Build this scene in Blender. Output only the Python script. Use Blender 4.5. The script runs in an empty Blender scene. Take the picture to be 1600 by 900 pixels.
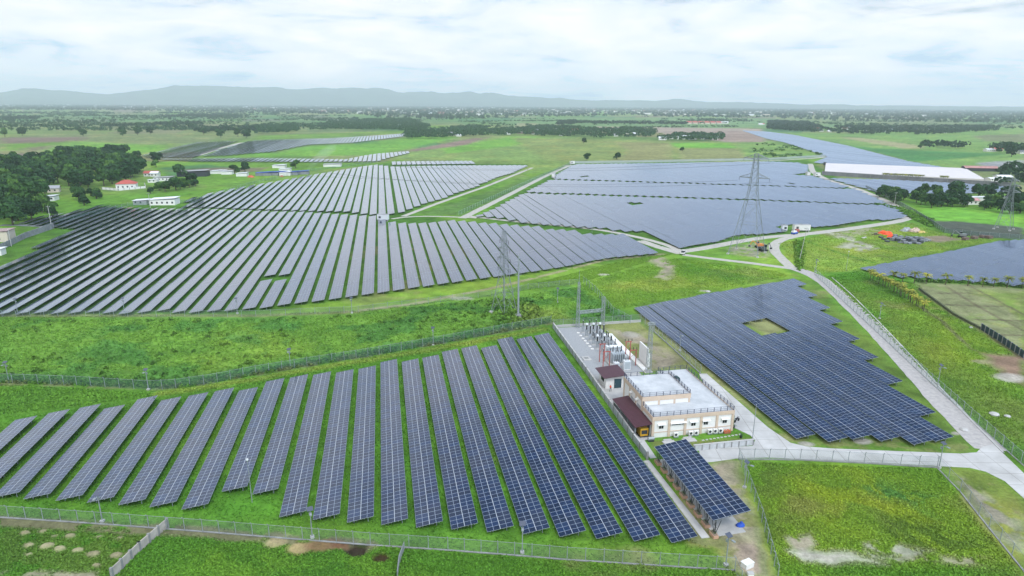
import bpy, math, random
import numpy as np
from mathutils import Matrix, Vector
random.seed(7)
RNG = np.random.default_rng(11)

# ------------------------------------------------------------ camera
CAM_H, FPX, HY, ROLL = 62.0, 1030.0, 161.7, 0.35
PITCH = math.atan((450-HY)/FPX)
_F = np.array([0, math.cos(PITCH), -math.sin(PITCH)]); _R = np.array([1.0, 0, 0]); _U = np.cross(_R, _F)
_c, _s = math.cos(math.radians(ROLL)), math.sin(math.radians(ROLL))
_R2 = _c*_R+_s*_U; _U2 = -_s*_R+_c*_U
sc = bpy.context.scene
col = sc.collection
cd = bpy.data.cameras.new('camera'); cam = bpy.data.objects.new('camera', cd); col.objects.link(cam)
cd.sensor_width = 36.0; cd.lens = 36.0*FPX/1600.0; cd.clip_start = 1.0; cd.clip_end = 120000
m = Matrix([[_R2[i], _U2[i], -_F[i], 0] for i in range(3)]+[[0, 0, 0, 1]]); m[2][3] = CAM_H
cam.matrix_world = m
sc.camera = cam
sc.render.resolution_x, sc.render.resolution_y = 1024, 576

# ------------------------------------------------------------ sky, sun, exposure
SUN_EL, SUN_AZ = 52.0, 150.0      # azimuth clockwise from the view direction
world = bpy.data.worlds.new('World'); sc.world = world; world.use_nodes = True
nt_ = world.node_tree; nt_.nodes.clear()
def N(tree, t, **kw):
    n = tree.nodes.new(t)
    for k, v in kw.items():
        if k == 'ins':
            for a, b in v.items(): n.inputs[a].default_value = b
        else: setattr(n, k, v)
    return n
L = nt_.links.new
sky = N(nt_, 'ShaderNodeTexSky', sky_type='NISHITA', sun_disc=False, sun_elevation=math.radians(SUN_EL), sun_rotation=math.radians(SUN_AZ), altitude=60, air_density=1.0, dust_density=1.2, ozone_density=1.4)
bg_sky = N(nt_, 'ShaderNodeBackground', ins={'Strength': 0.13}); L(sky.outputs[0], bg_sky.inputs[0])
tc = N(nt_, 'ShaderNodeTexCoord'); sep = N(nt_, 'ShaderNodeSeparateXYZ'); L(tc.outputs['Generated'], sep.inputs[0])
def M(tree, op, a, b=None, c=None, clamp=False):
    n = tree.nodes.new('ShaderNodeMath'); n.operation = op; n.use_clamp = clamp
    for i, v in enumerate((a, b, c)):
        if v is None: continue
        if isinstance(v, (int, float)): n.inputs[i].default_value = v
        else: tree.links.new(v, n.inputs[i])
    return n.outputs[0]
def ramp(tree, fac, stops, interp='LINEAR'):
    r = tree.nodes.new('ShaderNodeValToRGB'); r.color_ramp.interpolation = interp
    el = r.color_ramp.elements
    while len(el) < len(stops): el.new(0.5)
    for e, (p, c_) in zip(el, stops):
        e.position = p; e.color = (*c_, 1) if len(c_) == 3 else c_
    tree.links.new(fac, r.inputs[0]); return r.outputs[0]
def maprange(tree, v, a, b, c_, d, smooth=True):
    n = tree.nodes.new('ShaderNodeMapRange'); n.interpolation_type = 'SMOOTHSTEP' if smooth else 'LINEAR'
    tree.links.new(v, n.inputs[0])
    for i, x in enumerate((a, b, c_, d)): n.inputs[i+1].default_value = x
    return n.outputs[0]
z = M(nt_, 'MAXIMUM', sep.outputs['Z'], 0.0)
zz = M(nt_, 'ADD', z, 0.10)
cmb = N(nt_, 'ShaderNodeCombineXYZ')
L(M(nt_, 'DIVIDE', sep.outputs['X'], zz), cmb.inputs[0]); L(M(nt_, 'DIVIDE', sep.outputs['Y'], zz), cmb.inputs[1])
def noise(tree, vec, scale, detail=5, rough=0.55, w=None, dist=0.0):
    n = tree.nodes.new('ShaderNodeTexNoise'); n.inputs['Scale'].default_value = scale; n.inputs['Detail'].default_value = detail
    n.inputs['Roughness'].default_value = rough; n.inputs['Distortion'].default_value = dist
    if vec is not None: tree.links.new(vec, n.inputs['Vector'])
    return n.outputs['Fac']
n1 = noise(nt_, cmb.outputs[0], 0.42, 8, 0.60, dist=0.4)      # cover of the cloud sheet
n2 = noise(nt_, cmb.outputs[0], 1.0, 9, 0.66, dist=0.9)      # billows
mp = N(nt_, 'ShaderNodeMapping'); mp.inputs['Scale'].default_value = (7, 7, 26); mp.inputs['Location'].default_value = (3.1, 1.7, 0.4)
L(tc.outputs['Generated'], mp.inputs[0])
n3 = noise(nt_, mp.outputs[0], 1.0, 7, 0.58, dist=0.5)        # banks of cumulus low in the sky
# cover: nearly full low down and to the west, breaking up high on the east side
east = maprange(nt_, sep.outputs['X'], -0.45, 0.15, 0.10, 1.0)
high = M(nt_, 'MULTIPLY', maprange(nt_, sep.outputs['Z'], 0.36, 0.56, 0.0, 1.0), maprange(nt_, sep.outputs['Y'], 0.0, 0.5, 0.0, 1.0))
cov = M(nt_, 'ADD', n1, M(nt_, 'MULTIPLY', n3, 0.45))
thr = M(nt_, 'ADD', 0.42, M(nt_, 'MULTIPLY', M(nt_, 'MULTIPLY', high, east), 0.52))
patch = M(nt_, 'MULTIPLY', M(nt_, 'MULTIPLY', maprange(nt_, sep.outputs['Z'], 0.118, 0.150, 0.0, 1.0), maprange(nt_, sep.outputs['Z'], 0.17, 0.21, 1.0, 0.0)), maprange(nt_, sep.outputs['X'], 0.02, 0.16, 0.0, 1.0))
thr = M(nt_, 'ADD', thr, M(nt_, 'MULTIPLY', patch, 0.22))
mask = maprange(nt_, M(nt_, 'SUBTRACT', cov, thr), 0.0, 0.22, 0.05, 1.0)
bright = M(nt_, 'ADD', M(nt_, 'MULTIPLY', n2, 0.5), M(nt_, 'MULTIPLY', n3, 0.5))
ccol = ramp(nt_, bright, [(0.36, (0.50, 0.66, 0.84)), (0.46, (0.84, 0.90, 0.99)), (0.54, (0.97, 0.97, 1.00)), (0.62, (1.10, 1.06, 1.07))])
bg_cl = N(nt_, 'ShaderNodeBackground', ins={'Strength': 1.12}); tint = N(nt_, 'ShaderNodeMix', data_type='RGBA'); L(M(nt_, 'MULTIPLY', maprange(nt_, sep.outputs['Z'], 0.10, 0.20, 0.0, 1.0), maprange(nt_, sep.outputs['X'], -0.15, 0.35, 0.1, 1.0)), tint.inputs[0]); L(ccol, tint.inputs[6]); tint.inputs[7].default_value = (0.66, 0.84, 1.12, 1); lowb = N(nt_, 'ShaderNodeVectorMath', operation='SCALE'); L(tint.outputs[2], lowb.inputs[0]); vd = N(nt_, 'ShaderNodeVectorMath', operation='DOT_PRODUCT'); L(tc.outputs['Generated'], vd.inputs[0]); vd.inputs[1].default_value = (math.sin(math.radians(SUN_AZ))*math.cos(math.radians(SUN_EL)), math.cos(math.radians(SUN_AZ))*math.cos(math.radians(SUN_EL)), math.sin(math.radians(SUN_EL)))
glow = maprange(nt_, vd.outputs['Value'], 0.25, 1.0, 1.0, 2.6)       # cloud is brighter towards the hidden sun
L(M(nt_, 'MULTIPLY', maprange(nt_, sep.outputs['Z'], 0.0, 0.45, 1.34, 1.12), glow), lowb.inputs['Scale']); L(lowb.outputs[0], bg_cl.inputs[0])
mixw = N(nt_, 'ShaderNodeMixShader'); L(mask, mixw.inputs[0]); L(bg_sky.outputs[0], mixw.inputs[1]); L(bg_cl.outputs[0], mixw.inputs[2])
outw = N(nt_, 'ShaderNodeOutputWorld'); L(mixw.outputs[0], outw.inputs[0])
world.cycles.sampling_method = 'MANUAL'; world.cycles.sample_map_resolution = 512

sl = bpy.data.lights.new('sun', 'SUN'); sl.energy = 2.0; sl.angle = math.radians(10); sl.color = (1.0, 0.96, 0.90)
sun = bpy.data.objects.new('sun', sl); col.objects.link(sun)
_a, _e = math.radians(SUN_AZ), math.radians(SUN_EL)
sd = Vector((math.sin(_a)*math.cos(_e), math.cos(_a)*math.cos(_e), math.sin(_e)))
sun.rotation_euler = sd.to_track_quat('Z', 'Y').to_euler(); sun.location = sd*500
vs = sc.view_settings; vs.view_transform = 'Standard'; vs.look = 'None'; vs.gamma = 1.0; vs.use_curve_mapping = False
vs.exposure = -0.38
cy = sc.cycles; cy.max_bounces = 5; cy.diffuse_bounces = 2; cy.glossy_bounces = 3; cy.transparent_max_bounces = 12
cy.volume_bounces = 3; cy.caustics_reflective = False; cy.caustics_refractive = False; cy.use_denoising = True
cy.sample_clamp_indirect = 4.0

# ------------------------------------------------------------ frames of reference
def un(x, y, z=0.0):
    """photo pixel -> point of the plane at height z"""
    d = _F+(x-800)/FPX*_R2-(y-450)/FPX*_U2
    t = (CAM_H-z)/max(-d[2], 1e-5)
    return float(d[0]*t), float(d[1]*t)
AZ = math.radians(-11.07)                     # direction of the panel rows
UU = np.array([math.sin(AZ), math.cos(AZ)]); NN = np.array([UU[1], -UU[0]])
ROWROT = -AZ
def nt(x, y, z=0.0):
    p = np.array(un(x, y, z)); return float(p@NN), float(p@UU)
def W(a, b):
    p = a*NN+b*UU; return float(p[0]), float(p[1])

# ------------------------------------------------------------ materials
MATS = {}
def pmat(name, color, rough=0.8, metal=0.0, var=0.0, scale=1.0, spec=0.4, var2=None, bump=0.0, coord='Object'):
    if name in MATS: return MATS[name]
    mt = bpy.data.materials.new(name); mt.use_nodes = True; t = mt.node_tree
    b = t.nodes['Principled BSDF']; b.inputs['Roughness'].default_value = rough; b.inputs['Metallic'].default_value = metal
    b.inputs['Specular IOR Level'].default_value = spec
    if var or var2:
        tcn = t.nodes.new('ShaderNodeTexCoord')
        f = noise(t, tcn.outputs[coord], scale, 5, 0.65)
        c0 = tuple(v*(1-var) for v in color) if var2 is None else color
        c1 = tuple(min(1, v*(1+var)) for v in color) if var2 is None else var2
        o = ramp(t, f, [(0.32, c0), (0.68, c1)])
        t.links.new(o, b.inputs['Base Color'])
        if bump:
            bp = t.nodes.new('ShaderNodeBump'); bp.inputs['Strength'].default_value = bump; bp.inputs['Distance'].default_value = 0.1
            t.links.new(f, bp.inputs['Height']); t.links.new(bp.outputs[0], b.inputs['Normal'])
    else: b.inputs['Base Color'].default_value = (*color, 1)
    MATS[name] = mt; return mt

def panel_mat(name='solar_glass', cell=(0.004, 0.016, 0.050)):
    if name in MATS: return MATS[name]
    mt = bpy.data.materials.new(name); mt.use_nodes = True; t = mt.node_tree; lk = t.links.new
    b = t.nodes['Principled BSDF']
    tcn = t.nodes.new('ShaderNodeTexCoord'); sp = t.nodes.new('ShaderNodeSeparateXYZ'); lk(tcn.outputs['Object'], sp.inputs[0])
    def line(v, w, off=0.0, step=1.0):
        f = M(t, 'FRACT', M(t, 'DIVIDE', M(t, 'ADD', v, off), step))
        d = M(t, 'ABSOLUTE', M(t, 'SUBTRACT', f, 0.5))         # 0.5 on the line
        return M(t, 'GREATER_THAN', d, 0.5-w/step/2)
    lx = line(sp.outputs['X'], 0.045, 0.0); ly = line(sp.outputs['Y'], 0.055, 0.0)
    g = M(t, 'MAXIMUM', lx, ly)
    # each module its own tint
    fl = t.nodes.new('ShaderNodeVectorMath'); fl.operation = 'FLOOR'
    ad = t.nodes.new('ShaderNodeVectorMath'); ad.operation = 'MULTIPLY'; ad.inputs[1].default_value = (0.5, 1.0, 0.0)
    lk(tcn.outputs['Object'], ad.inputs[0]); lk(ad.outputs[0], fl.inputs[0])
    wn = t.nodes.new('ShaderNodeTexWhiteNoise'); wn.noise_dimensions = '3D'; lk(fl.outputs[0], wn.inputs['Vector'])
    cc = ramp(t, wn.outputs['Value'], [(0.0, tuple(v*0.75 for v in cell)), (0.6, cell), (0.85, (cell[0]*1.2, cell[1]*1.5, cell[2]*1.5)), (1.0, (cell[0]*2.0, cell[1]*1.15, cell[2]*1.1))])
    mx = t.nodes.new('ShaderNodeMix'); mx.data_type = 'RGBA'
    lk(g, mx.inputs[0]); lk(cc, mx.inputs[6]); mx.inputs[7].default_value = (0.36, 0.41, 0.47, 1)
    oi = t.nodes.new('ShaderNodeObjectInfo'); dn = noise(t, tcn.outputs['Object'], 0.35, 4, 0.6)
    du = M(t, 'ADD', M(t, 'MULTIPLY', oi.outputs['Random'], 0.05), maprange(t, dn, 0.35, 0.75, 0.0, 0.06))
    m2 = t.nodes.new('ShaderNodeMix'); m2.data_type = 'RGBA'; lk(du, m2.inputs[0]); lk(mx.outputs[2], m2.inputs[6]); m2.inputs[7].default_value = (0.24, 0.24, 0.25, 1)
    lk(m2.outputs[2], b.inputs['Base Color'])
    b.inputs['Roughness'].default_value = 0.12; b.inputs['IOR'].default_value = 1.54
    b.inputs['Specular Tint'].default_value = (0.86, 0.92, 1.0, 1); b.inputs['Coat Tint'].default_value = (0.92, 0.94, 1.0, 1); b.inputs['Coat Weight'].default_value = 0.5; b.inputs['Coat Roughness'].default_value = 0.08; b.inputs['Coat IOR'].default_value = 1.45
    MATS[name] = mt; return mt

STEEL = pmat('galvanised_steel', (0.32, 0.35, 0.36), 0.5, 0.3, 0.12, 2.0)
DARKST = pmat('dark_steel', (0.035, 0.04, 0.045), 0.6)
BACK = pmat('module_backsheet', (0.42, 0.43, 0.45), 0.7)
ALU = pmat('module_frame', (0.45, 0.48, 0.52), 0.45, 0.2)
CONC = pmat('pale_concrete', (0.45, 0.44, 0.42), 0.9, 0, 0.14, 0.35, bump=0.2)
CONC_D = pmat('grey_concrete', (0.26, 0.26, 0.25), 0.9, 0, 0.25, 0.6)
WHITE = pmat('white_paint', (0.76, 0.74, 0.70), 0.6, 0, 0.05, 0.8)
BEIGE = pmat('beige_paint', (0.58, 0.45, 0.34), 0.7, 0, 0.08, 0.9)
MAROON = pmat('maroon_roof_sheet', (0.085, 0.035, 0.045), 0.45, 0.1, 0.15, 1.2)
GLASSD = pmat('dark_window_glass', (0.015, 0.02, 0.025), 0.08)
WOOD = pmat('bark', (0.09, 0.07, 0.05), 0.95, 0, 0.3, 3.0)
BLACKI = pmat('black_porcelain', (0.012, 0.010, 0.012), 0.25)
REDP = pmat('red_oxide_paint', (0.38, 0.10, 0.08), 0.6)
ORANGE = pmat('orange_netting', (0.85, 0.10, 0.03), 0.7, 0, 0.2, 2.0)
YELLOW = pmat('yellow_paint', (0.62, 0.34, 0.02), 0.5)
BLUE = pmat('blue_tarpaulin', (0.02, 0.08, 0.42), 0.5, 0, 0.35, 0.5)
GREYW = pmat('grey_wall_render', (0.22, 0.23, 0.24), 0.9, 0, 0.25, 0.4)
TIN = pmat('grey_tin_roof', (0.36, 0.36, 0.37), 0.5, 0.2, 0.2, 0.4)
REDROOF = pmat('red_tile_roof', (0.42, 0.09, 0.07), 0.7, 0, 0.2, 0.8)
SOIL = pmat('bare_soil', (0.24, 0.18, 0.13), 0.95, 0, 0.3, 0.6)
RUBBER = pmat('rubber', (0.015, 0.015, 0.016), 0.8)
LAMPW = pmat('white_lamp_housing', (0.72, 0.74, 0.75), 0.5)
MESHG = {}
def mesh_mat(name, color, dens):
    """chain link seen from afar: mostly open"""
    mt = bpy.data.materials.new(name); mt.use_nodes = True; t = mt.node_tree
    b = t.nodes['Principled BSDF']; b.inputs['Base Color'].default_value = (*color, 1); b.inputs['Roughness'].default_value = 0.5; b.inputs['Metallic'].default_value = 0.3
    tr = t.nodes.new('ShaderNodeBsdfTransparent'); mx = t.nodes.new('ShaderNodeMixShader'); mx.inputs[0].default_value = dens
    t.links.new(tr.outputs[0], mx.inputs[1]); t.links.new(b.outputs[0], mx.inputs[2])
    t.links.new(mx.outputs[0], t.nodes['Material Output'].inputs[0]); return mt
CHAIN = mesh_mat('chain_link', (0.30, 0.38, 0.35), 0.09)
CHAIN_G = mesh_mat('green_chain_link', (0.16, 0.34, 0.26), 0.12)

# ------------------------------------------------------------ mesh building
class MB:
    def __init__(s): s.v = []; s.f = []; s.m = []; s.mats = []
    def mi(s, mat):
        if mat not in s.mats: s.mats.append(mat)
        return s.mats.index(mat)
    def add(s, vs_, fs, mat=None):
        o = len(s.v); s.v += [tuple(map(float, p)) for p in vs_]; k = s.mi(mat)
        for f in fs: s.f.append(tuple(i+o for i in f)); s.m.append(k)
        return s
    def box(s, x0, x1, y0, y1, z0, z1, mat=None, rot=0.0, piv=None):
        p = [(x, y, z_) for z_ in (z0, z1) for x, y in ((x0, y0), (x1, y0), (x1, y1), (x0, y1))]
        if rot:
            cx, cy_ = piv or ((x0+x1)/2, (y0+y1)/2); c_, s_ = math.cos(rot), math.sin(rot)
            p = [(cx+(x-cx)*c_-(y-cy_)*s_, cy_+(x-cx)*s_+(y-cy_)*c_, z_) for x, y, z_ in p]
        return s.add(p, [(3, 2, 1, 0), (4, 5, 6, 7), (0, 1, 5, 4), (1, 2, 6, 5), (2, 3, 7, 6), (3, 0, 4, 7)], mat)
    def tube(s, p0, p1, r0, r1=None, seg=6, mat=None, caps=True):
        r1 = r0 if r1 is None else r1
        a, b = Vector(p0), Vector(p1); d = (b-a)
        if d.length < 1e-6: return s
        q = d.to_track_quat('Z', 'Y'); vs_ = []
        for p, r in ((a, r0), (b, r1)):
            for i in range(seg):
                an = 2*math.pi*i/seg; vs_.append(p+q@Vector((math.cos(an)*r, math.sin(an)*r, 0)))
        fs = [(i, (i+1) % seg, seg+(i+1) % seg, seg+i) for i in range(seg)]
        if caps: fs += [tuple(range(seg-1, -1, -1)), tuple(range(seg, 2*seg))]
        return s.add(vs_, fs, mat)
    def prism(s, poly, z0, z1, mat=None):
        k = len(poly); ar = sum(poly[i][0]*poly[(i+1) % k][1]-poly[(i+1) % k][0]*poly[i][1] for i in range(k))
        if ar < 0: poly = poly[::-1]
        return s.add([(x, y, z0) for x, y in poly]+[(x, y, z1) for x, y in poly],
                     [tuple(range(k-1, -1, -1)), tuple(range(k, 2*k))]+[(i, (i+1) % k, k+(i+1) % k, k+i) for i in range(k)], mat)
    def slab(s, x0, x1, y0, y1, za, zb, th, mat=None, side=None):
        """panel tilted across x: height za at x0 and zb at x1; top face in mat, the rest in side"""
        p = [(x0, y0, za-th), (x1, y0, zb-th), (x1, y1, zb-th), (x0, y1, za-th), (x0, y0, za), (x1, y0, zb), (x1, y1, zb), (x0, y1, za)]
        s.add(p, [(4, 5, 6, 7)], mat)
        return s.add(p, [(3, 2, 1, 0), (0, 1, 5, 4), (1, 2, 6, 5), (2, 3, 7, 6), (3, 0, 4, 7)], side or mat)
    def lathe(s, prof, seg=8, mat=None, cx=0, cy_=0):
        k = len(prof); vs_ = [(cx+r*math.cos(2*math.pi*i/seg), cy_+r*math.sin(2*math.pi*i/seg), z_) for r, z_ in prof for i in range(seg)]
        fs = [(j*seg+i, j*seg+(i+1) % seg, (j+1)*seg+(i+1) % seg, (j+1)*seg+i) for j in range(k-1) for i in range(seg)]
        fs += [tuple(range(seg-1, -1, -1)), tuple(range((k-1)*seg, k*seg))]
        return s.add(vs_, fs, mat)
    def mesh(s, name, smooth=False):
        me = bpy.data.meshes.new(name); me.from_pydata(s.v, [], s.f)
        for mt in s.mats: me.materials.append(mt)
        if len(s.mats) > 1: me.polygons.foreach_set('material_index', s.m)
        if smooth: me.polygons.foreach_set('use_smooth', [True]*len(s.f))
        me.update(); return me
def link(name, me, parent=None, loc=None, rz=None):
    o = bpy.data.objects.new(name, me); col.objects.link(o)
    if parent is not None: o.parent = parent
    if loc is not None: o.location = loc
    if rz is not None: o.rotation_euler = (0, 0, rz)
    return o
def part(name, mb, parent, smooth=False, label=None):
    o = link(name, mb.mesh(name, smooth), parent)
    if label: o['label'] = label
    return o
def tag(o, label, cat, group=None):
    o['label'] = label; o['category'] = cat
    if group: o['group'] = group
    return o
def thing(name, label, cat, loc=(0, 0, 0), rz=0.0, group=None):
    o = bpy.data.objects.new(name, None); o.empty_display_size = 0.5; col.objects.link(o)
    o.location = loc; o.rotation_euler = (0, 0, rz); return tag(o, label, cat, group)
def struct(name, me, loc=None, rz=None, kind='structure'):
    o = link(name, me, None, loc, rz); o['kind'] = kind; return o
def copy_tree(src, loc, rz, label, group=None, scale=None, cat=None):
    r = src.copy(); col.objects.link(r); r.location = loc; r.rotation_euler = (0, 0, rz)
    if scale: r.scale = scale if hasattr(scale, '__len__') else (scale,)*3
    r['label'] = label
    if group: r['group'] = group
    if cat: r['category'] = cat
    for ch in src.children:
        c_ = ch.copy(); col.objects.link(c_); c_.parent = r
        for g in ch.children:
            d = g.copy(); col.objects.link(d); d.parent = c_
    return r
ONES = ['', 'first', 'second', 'third', 'fourth', 'fifth', 'sixth', 'seventh', 'eighth', 'ninth', 'tenth', 'eleventh', 'twelfth', 'thirteenth', 'fourteenth', 'fifteenth', 'sixteenth', 'seventeenth', 'eighteenth', 'nineteenth']
TENS = {2: ('twenty', 'twentieth'), 3: ('thirty', 'thirtieth'), 4: ('forty', 'fortieth'), 5: ('fifty', 'fiftieth'), 6: ('sixty', 'sixtieth'), 7: ('seventy', 'seventieth'), 8: ('eighty', 'eightieth'), 9: ('ninety', 'ninetieth')}
def ordn(k):
    if k < 20: return ONES[k]
    if k >= 100: return 'hundred-and-'+ordn(k-100) if k > 100 else 'hundredth'
    a, b = divmod(k, 10)
    return TENS[a][1] if b == 0 else TENS[a][0]+'-'+ONES[b]

# ------------------------------------------------------------ numpy helpers
def vnoise(x, y, scale, seed=0, oct_=3):
    """value noise on numpy arrays, about 0..1"""
    out = np.zeros_like(x); amp = 1.0; tot = 0.0
    for o in range(oct_):
        X = x/scale*(2**o)+seed*17.3; Y = y/scale*(2**o)+seed*9.1
        xi = np.floor(X); yi = np.floor(Y); fx = X-xi; fy = Y-yi; fx = fx*fx*(3-2*fx); fy = fy*fy*(3-2*fy)
        def h(a, b):
            t = np.sin(a*127.1+b*311.7+seed*74.7+o*13.7)*43758.5453; return t-np.floor(t)
        v = (h(xi, yi)*(1-fx)+h(xi+1, yi)*fx)*(1-fy)+(h(xi, yi+1)*(1-fx)+h(xi+1, yi+1)*fx)*fy
        out += v*amp; tot += amp; amp *= 0.5
    return out/tot
def inpoly(x, y, poly):
    ins = np.zeros(x.shape, bool); k = len(poly)
    for i in range(k):
        x0, y0 = poly[i]; x1, y1 = poly[(i+1) % k]
        c_ = (y0 > y) != (y1 > y)
        if y1 != y0: ins ^= c_ & (x < (x1-x0)*(y-y0)/(y1-y0)+x0)
    return ins
def edgedist(x, y, poly, closed=True):
    d = np.full(x.shape, 1e9); k = len(poly)
    for i in range(k if closed else k-1):
        x0, y0 = poly[i]; x1, y1 = poly[(i+1) % k]; dx, dy = x1-x0, y1-y0; l2 = dx*dx+dy*dy+1e-9
        t = np.clip(((x-x0)*dx+(y-y0)*dy)/l2, 0, 1); d = np.minimum(d, np.hypot(x-x0-t*dx, y-y0-t*dy))
    return d
def wp(pts, z=0.0): return [un(x, y, z) for x, y in pts]

# ------------------------------------------------------------ ground
LUSH = (0.062, 0.185, 0.014); MID = (0.090, 0.205, 0.020); YEL = (0.165, 0.245, 0.035); WEED = (0.062, 0.175, 0.026)
OLIVE = (0.120, 0.170, 0.055); BROWN = (0.165, 0.120, 0.090); TAN = (0.27, 0.24, 0.13); DIRT = (0.32, 0.27, 0.20); PALE = (0.36, 0.33, 0.28)
DKG = (0.028, 0.055, 0.022); BRIGHT = (0.10, 0.27, 0.025); SCRUB = (0.10, 0.20, 0.045); TEAL = (0.045, 0.14, 0.045)
az_ = np.concatenate([np.linspace(-180, -62, 24), np.linspace(-60, -43, 30), np.linspace(-42, 42, 1000), np.linspace(43, 60, 30), np.linspace(62, 180, 24)])
dep = np.concatenate([np.linspace(89.0, 42, 26)[:-1], np.linspace(42, 0.9, 560), np.array([0.62, 0.45, 0.33, 0.25, 0.18, 0.13])])   # angle below the horizon
rr = CAM_H/np.tan(np.radians(dep))
A_, R_ = np.meshgrid(np.radians(az_), rr)
gx = (R_*np.sin(A_)).ravel(); gy = (R_*np.cos(A_)).ravel()
gc = np.zeros((gx.size, 3)); amp = np.full(gx.size, 0.14)
# far country: a patchwork of fields
qx = gx*0.94+gy*0.34; qy = -gx*0.34+gy*0.94
ci = np.floor(qx/130+vnoise(qx*0+3.0, np.floor(qy/190), 1.0, 3, 1)*1.7); cj = np.floor(qy/190)
hs = np.sin(ci*91.7+cj*47.3)*43758.5453; hs = hs-np.floor(hs)
pal = np.array([MID, OLIVE, SCRUB, (0.085, 0.17, 0.035), TEAL, (0.15, 0.20, 0.06), (0.12, 0.21, 0.04), BROWN, OLIVE, (0.19, 0.19, 0.08)])
far_c = pal[(hs*len(pal)).astype(int) % len(pal)]
near_c = np.array(MID)*0.6+np.array(LUSH)*0.4
rad = np.hypot(gx, gy)
wf = np.clip((rad-520)/150, 0, 1)[:, None]
gc[:] = near_c*(1-wf)+(far_c*0.92+np.array(OLIVE)*0.08)*wf
wx = vnoise(gx, gy, 6.0, 5)-0.5; wy = vnoise(gx, gy, 6.0, 6)-0.5
WX = vnoise(gx, gy, 60.0, 7)-0.5; WY = vnoise(gx, gy, 60.0, 8)-0.5
def paint(px, c, feather=2.0, wob=2.0, a=1.0, amp_=None, world_pts=None, breakup=0.0, seed=21, bs=2.4):
    poly = world_pts or wp(px)
    xs = [p[0] for p in poly]; ys = [p[1] for p in poly]; mg = feather+wob*2+5
    sel = np.where((gx > min(xs)-mg) & (gx < max(xs)+mg) & (gy > min(ys)-mg) & (gy < max(ys)+mg))[0]
    if sel.size == 0: return
    X = gx[sel]+wx[sel]*wob*2; Y = gy[sel]+wy[sel]*wob*2
    if wob > 8: X = X+WX[sel]*wob; Y = Y+WY[sel]*wob
    d = edgedist(X, Y, poly); d = np.where(inpoly(X, Y, poly), d, -d)
    k = np.clip(d/feather*0.5+0.5, 0, 1)*a
    if breakup: k = k*np.clip((vnoise(X, Y, bs, seed, 4)-breakup)*7+0.5, 0, 1)
    k = k[:, None]; gc[sel] = gc[sel]*(1-k)+np.array(c)*k
    if amp_ is not None: amp[sel] = amp[sel]*(1-k[:, 0])+amp_*k[:, 0]
def stroke(px, w, c, feather=0.8, a=1.0, wob=0.6, breakup=0.0, amp_=None, seed=31, bs=3.0):
    pl = wp(px); xs = [p[0] for p in pl]; ys = [p[1] for p in pl]; mg = w+feather+wob*2+4
    sel = np.where((gx > min(xs)-mg) & (gx < max(xs)+mg) & (gy > min(ys)-mg) & (gy < max(ys)+mg))[0]
    if sel.size == 0: return
    X = gx[sel]+wx[sel]*wob*2; Y = gy[sel]+wy[sel]*wob*2
    d = edgedist(X, Y, pl, False); k = np.clip((w/2-d)/feather+0.5, 0, 1)*a
    if breakup: k = k*np.clip((vnoise(X, Y, bs, seed, 4)-breakup)*7+0.5, 0, 1)
    k = k[:, None]; gc[sel] = gc[sel]*(1-k)+np.array(c)*k
    if amp_ is not None: amp[sel] = amp[sel]*(1-k[:, 0])+amp_*k[:, 0]
def blot(x, y, r, c, a=1.0, elong=1.0, h=0.0):
    cx, cy_ = un(x, y); sel = np.where((abs(gx-cx) < r*3*elong) & (abs(gy-cy_) < r*3*elong))[0]
    X = gx[sel]+wx[sel]*r*0.9-cx; Y = gy[sel]+wy[sel]*r*0.9-cy_
    d = np.hypot(X/elong, Y); k = np.clip((r-d)/(r*0.5)+0.5, 0, 1)*a; gc[sel] = gc[sel]*(1-k[:, None])+np.array(c)*k[:, None]
    return sel, k*h
bumps = []
# --- far fields
paint([(-300, 158), (400, 160), (800, 163), (1700, 169), (1700, 184), (1340, 182), (1000, 178), (600, 178), (400, 172), (-300, 168)], (0.028, 0.060, 0.026), 150, 150, 0.9, breakup=0.34, bs=700)
paint([(0, 176), (1600, 188), (1600, 200), (0, 190)], TEAL, 60, 60, 0.5)
paint([(0, 190), (420, 190), (600, 205), (430, 214), (300, 220), (250, 232), (0, 215)], OLIVE, 30, 30, 0.7)
paint([(0, 215), (135, 214), (120, 222), (0, 224)], BROWN, 12, 10)
paint([(0, 225), (110, 222), (60, 234), (0, 236)], MID, 12, 10)
paint([(30, 232), (110, 225), (95, 232), (50, 237)], BROWN, 10, 8, 0.8)
paint([(0, 240), (152, 239), (150, 250), (60, 256), (0, 262)], (0.19, 0.15, 0.115), 6, 8)
paint([(110, 220), (265, 228), (225, 243), (150, 241), (60, 236)], BRIGHT, 10, 8, 0.75)
paint([(150, 214), (300, 214), (300, 220), (230, 226), (140, 220)], OLIVE, 10, 8)
paint([(220, 252), (330, 252), (600, 254), (640, 243), (640, 250), (590, 258), (480, 268), (330, 290), (250, 282), (232, 262)], MID, 5, 5)
paint([(250, 262), (320, 257), (380, 262), (330, 272), (265, 276)], TEAL, 4, 4, 0.8)
paint([(262, 267), (330, 262), (420, 262), (400, 268), (330, 270)], BROWN, 4, 4, 0.8)
paint([(400, 235), (430, 240), (484, 228), (560, 225), (655, 212), (720, 214), (640, 232), (590, 242), (400, 246)], BRIGHT, 8, 6, 0.85)
paint([(310, 243), (345, 240), (425, 235), (400, 246), (320, 246)], BRIGHT, 6, 5, 0.7)
paint([(400, 212), (660, 203), (640, 208), (520, 214), (400, 218)], MID, 8, 8, 0.9)
paint([(640, 233), (755, 216), (800, 212), (900, 215), (880, 250), (640, 250), (610, 248)], (0.13, 0.22, 0.05), 6, 8)
paint([(690, 233), (800, 213), (860, 215), (800, 228), (700, 240)], BRIGHT, 6, 6, 0.8)
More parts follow.
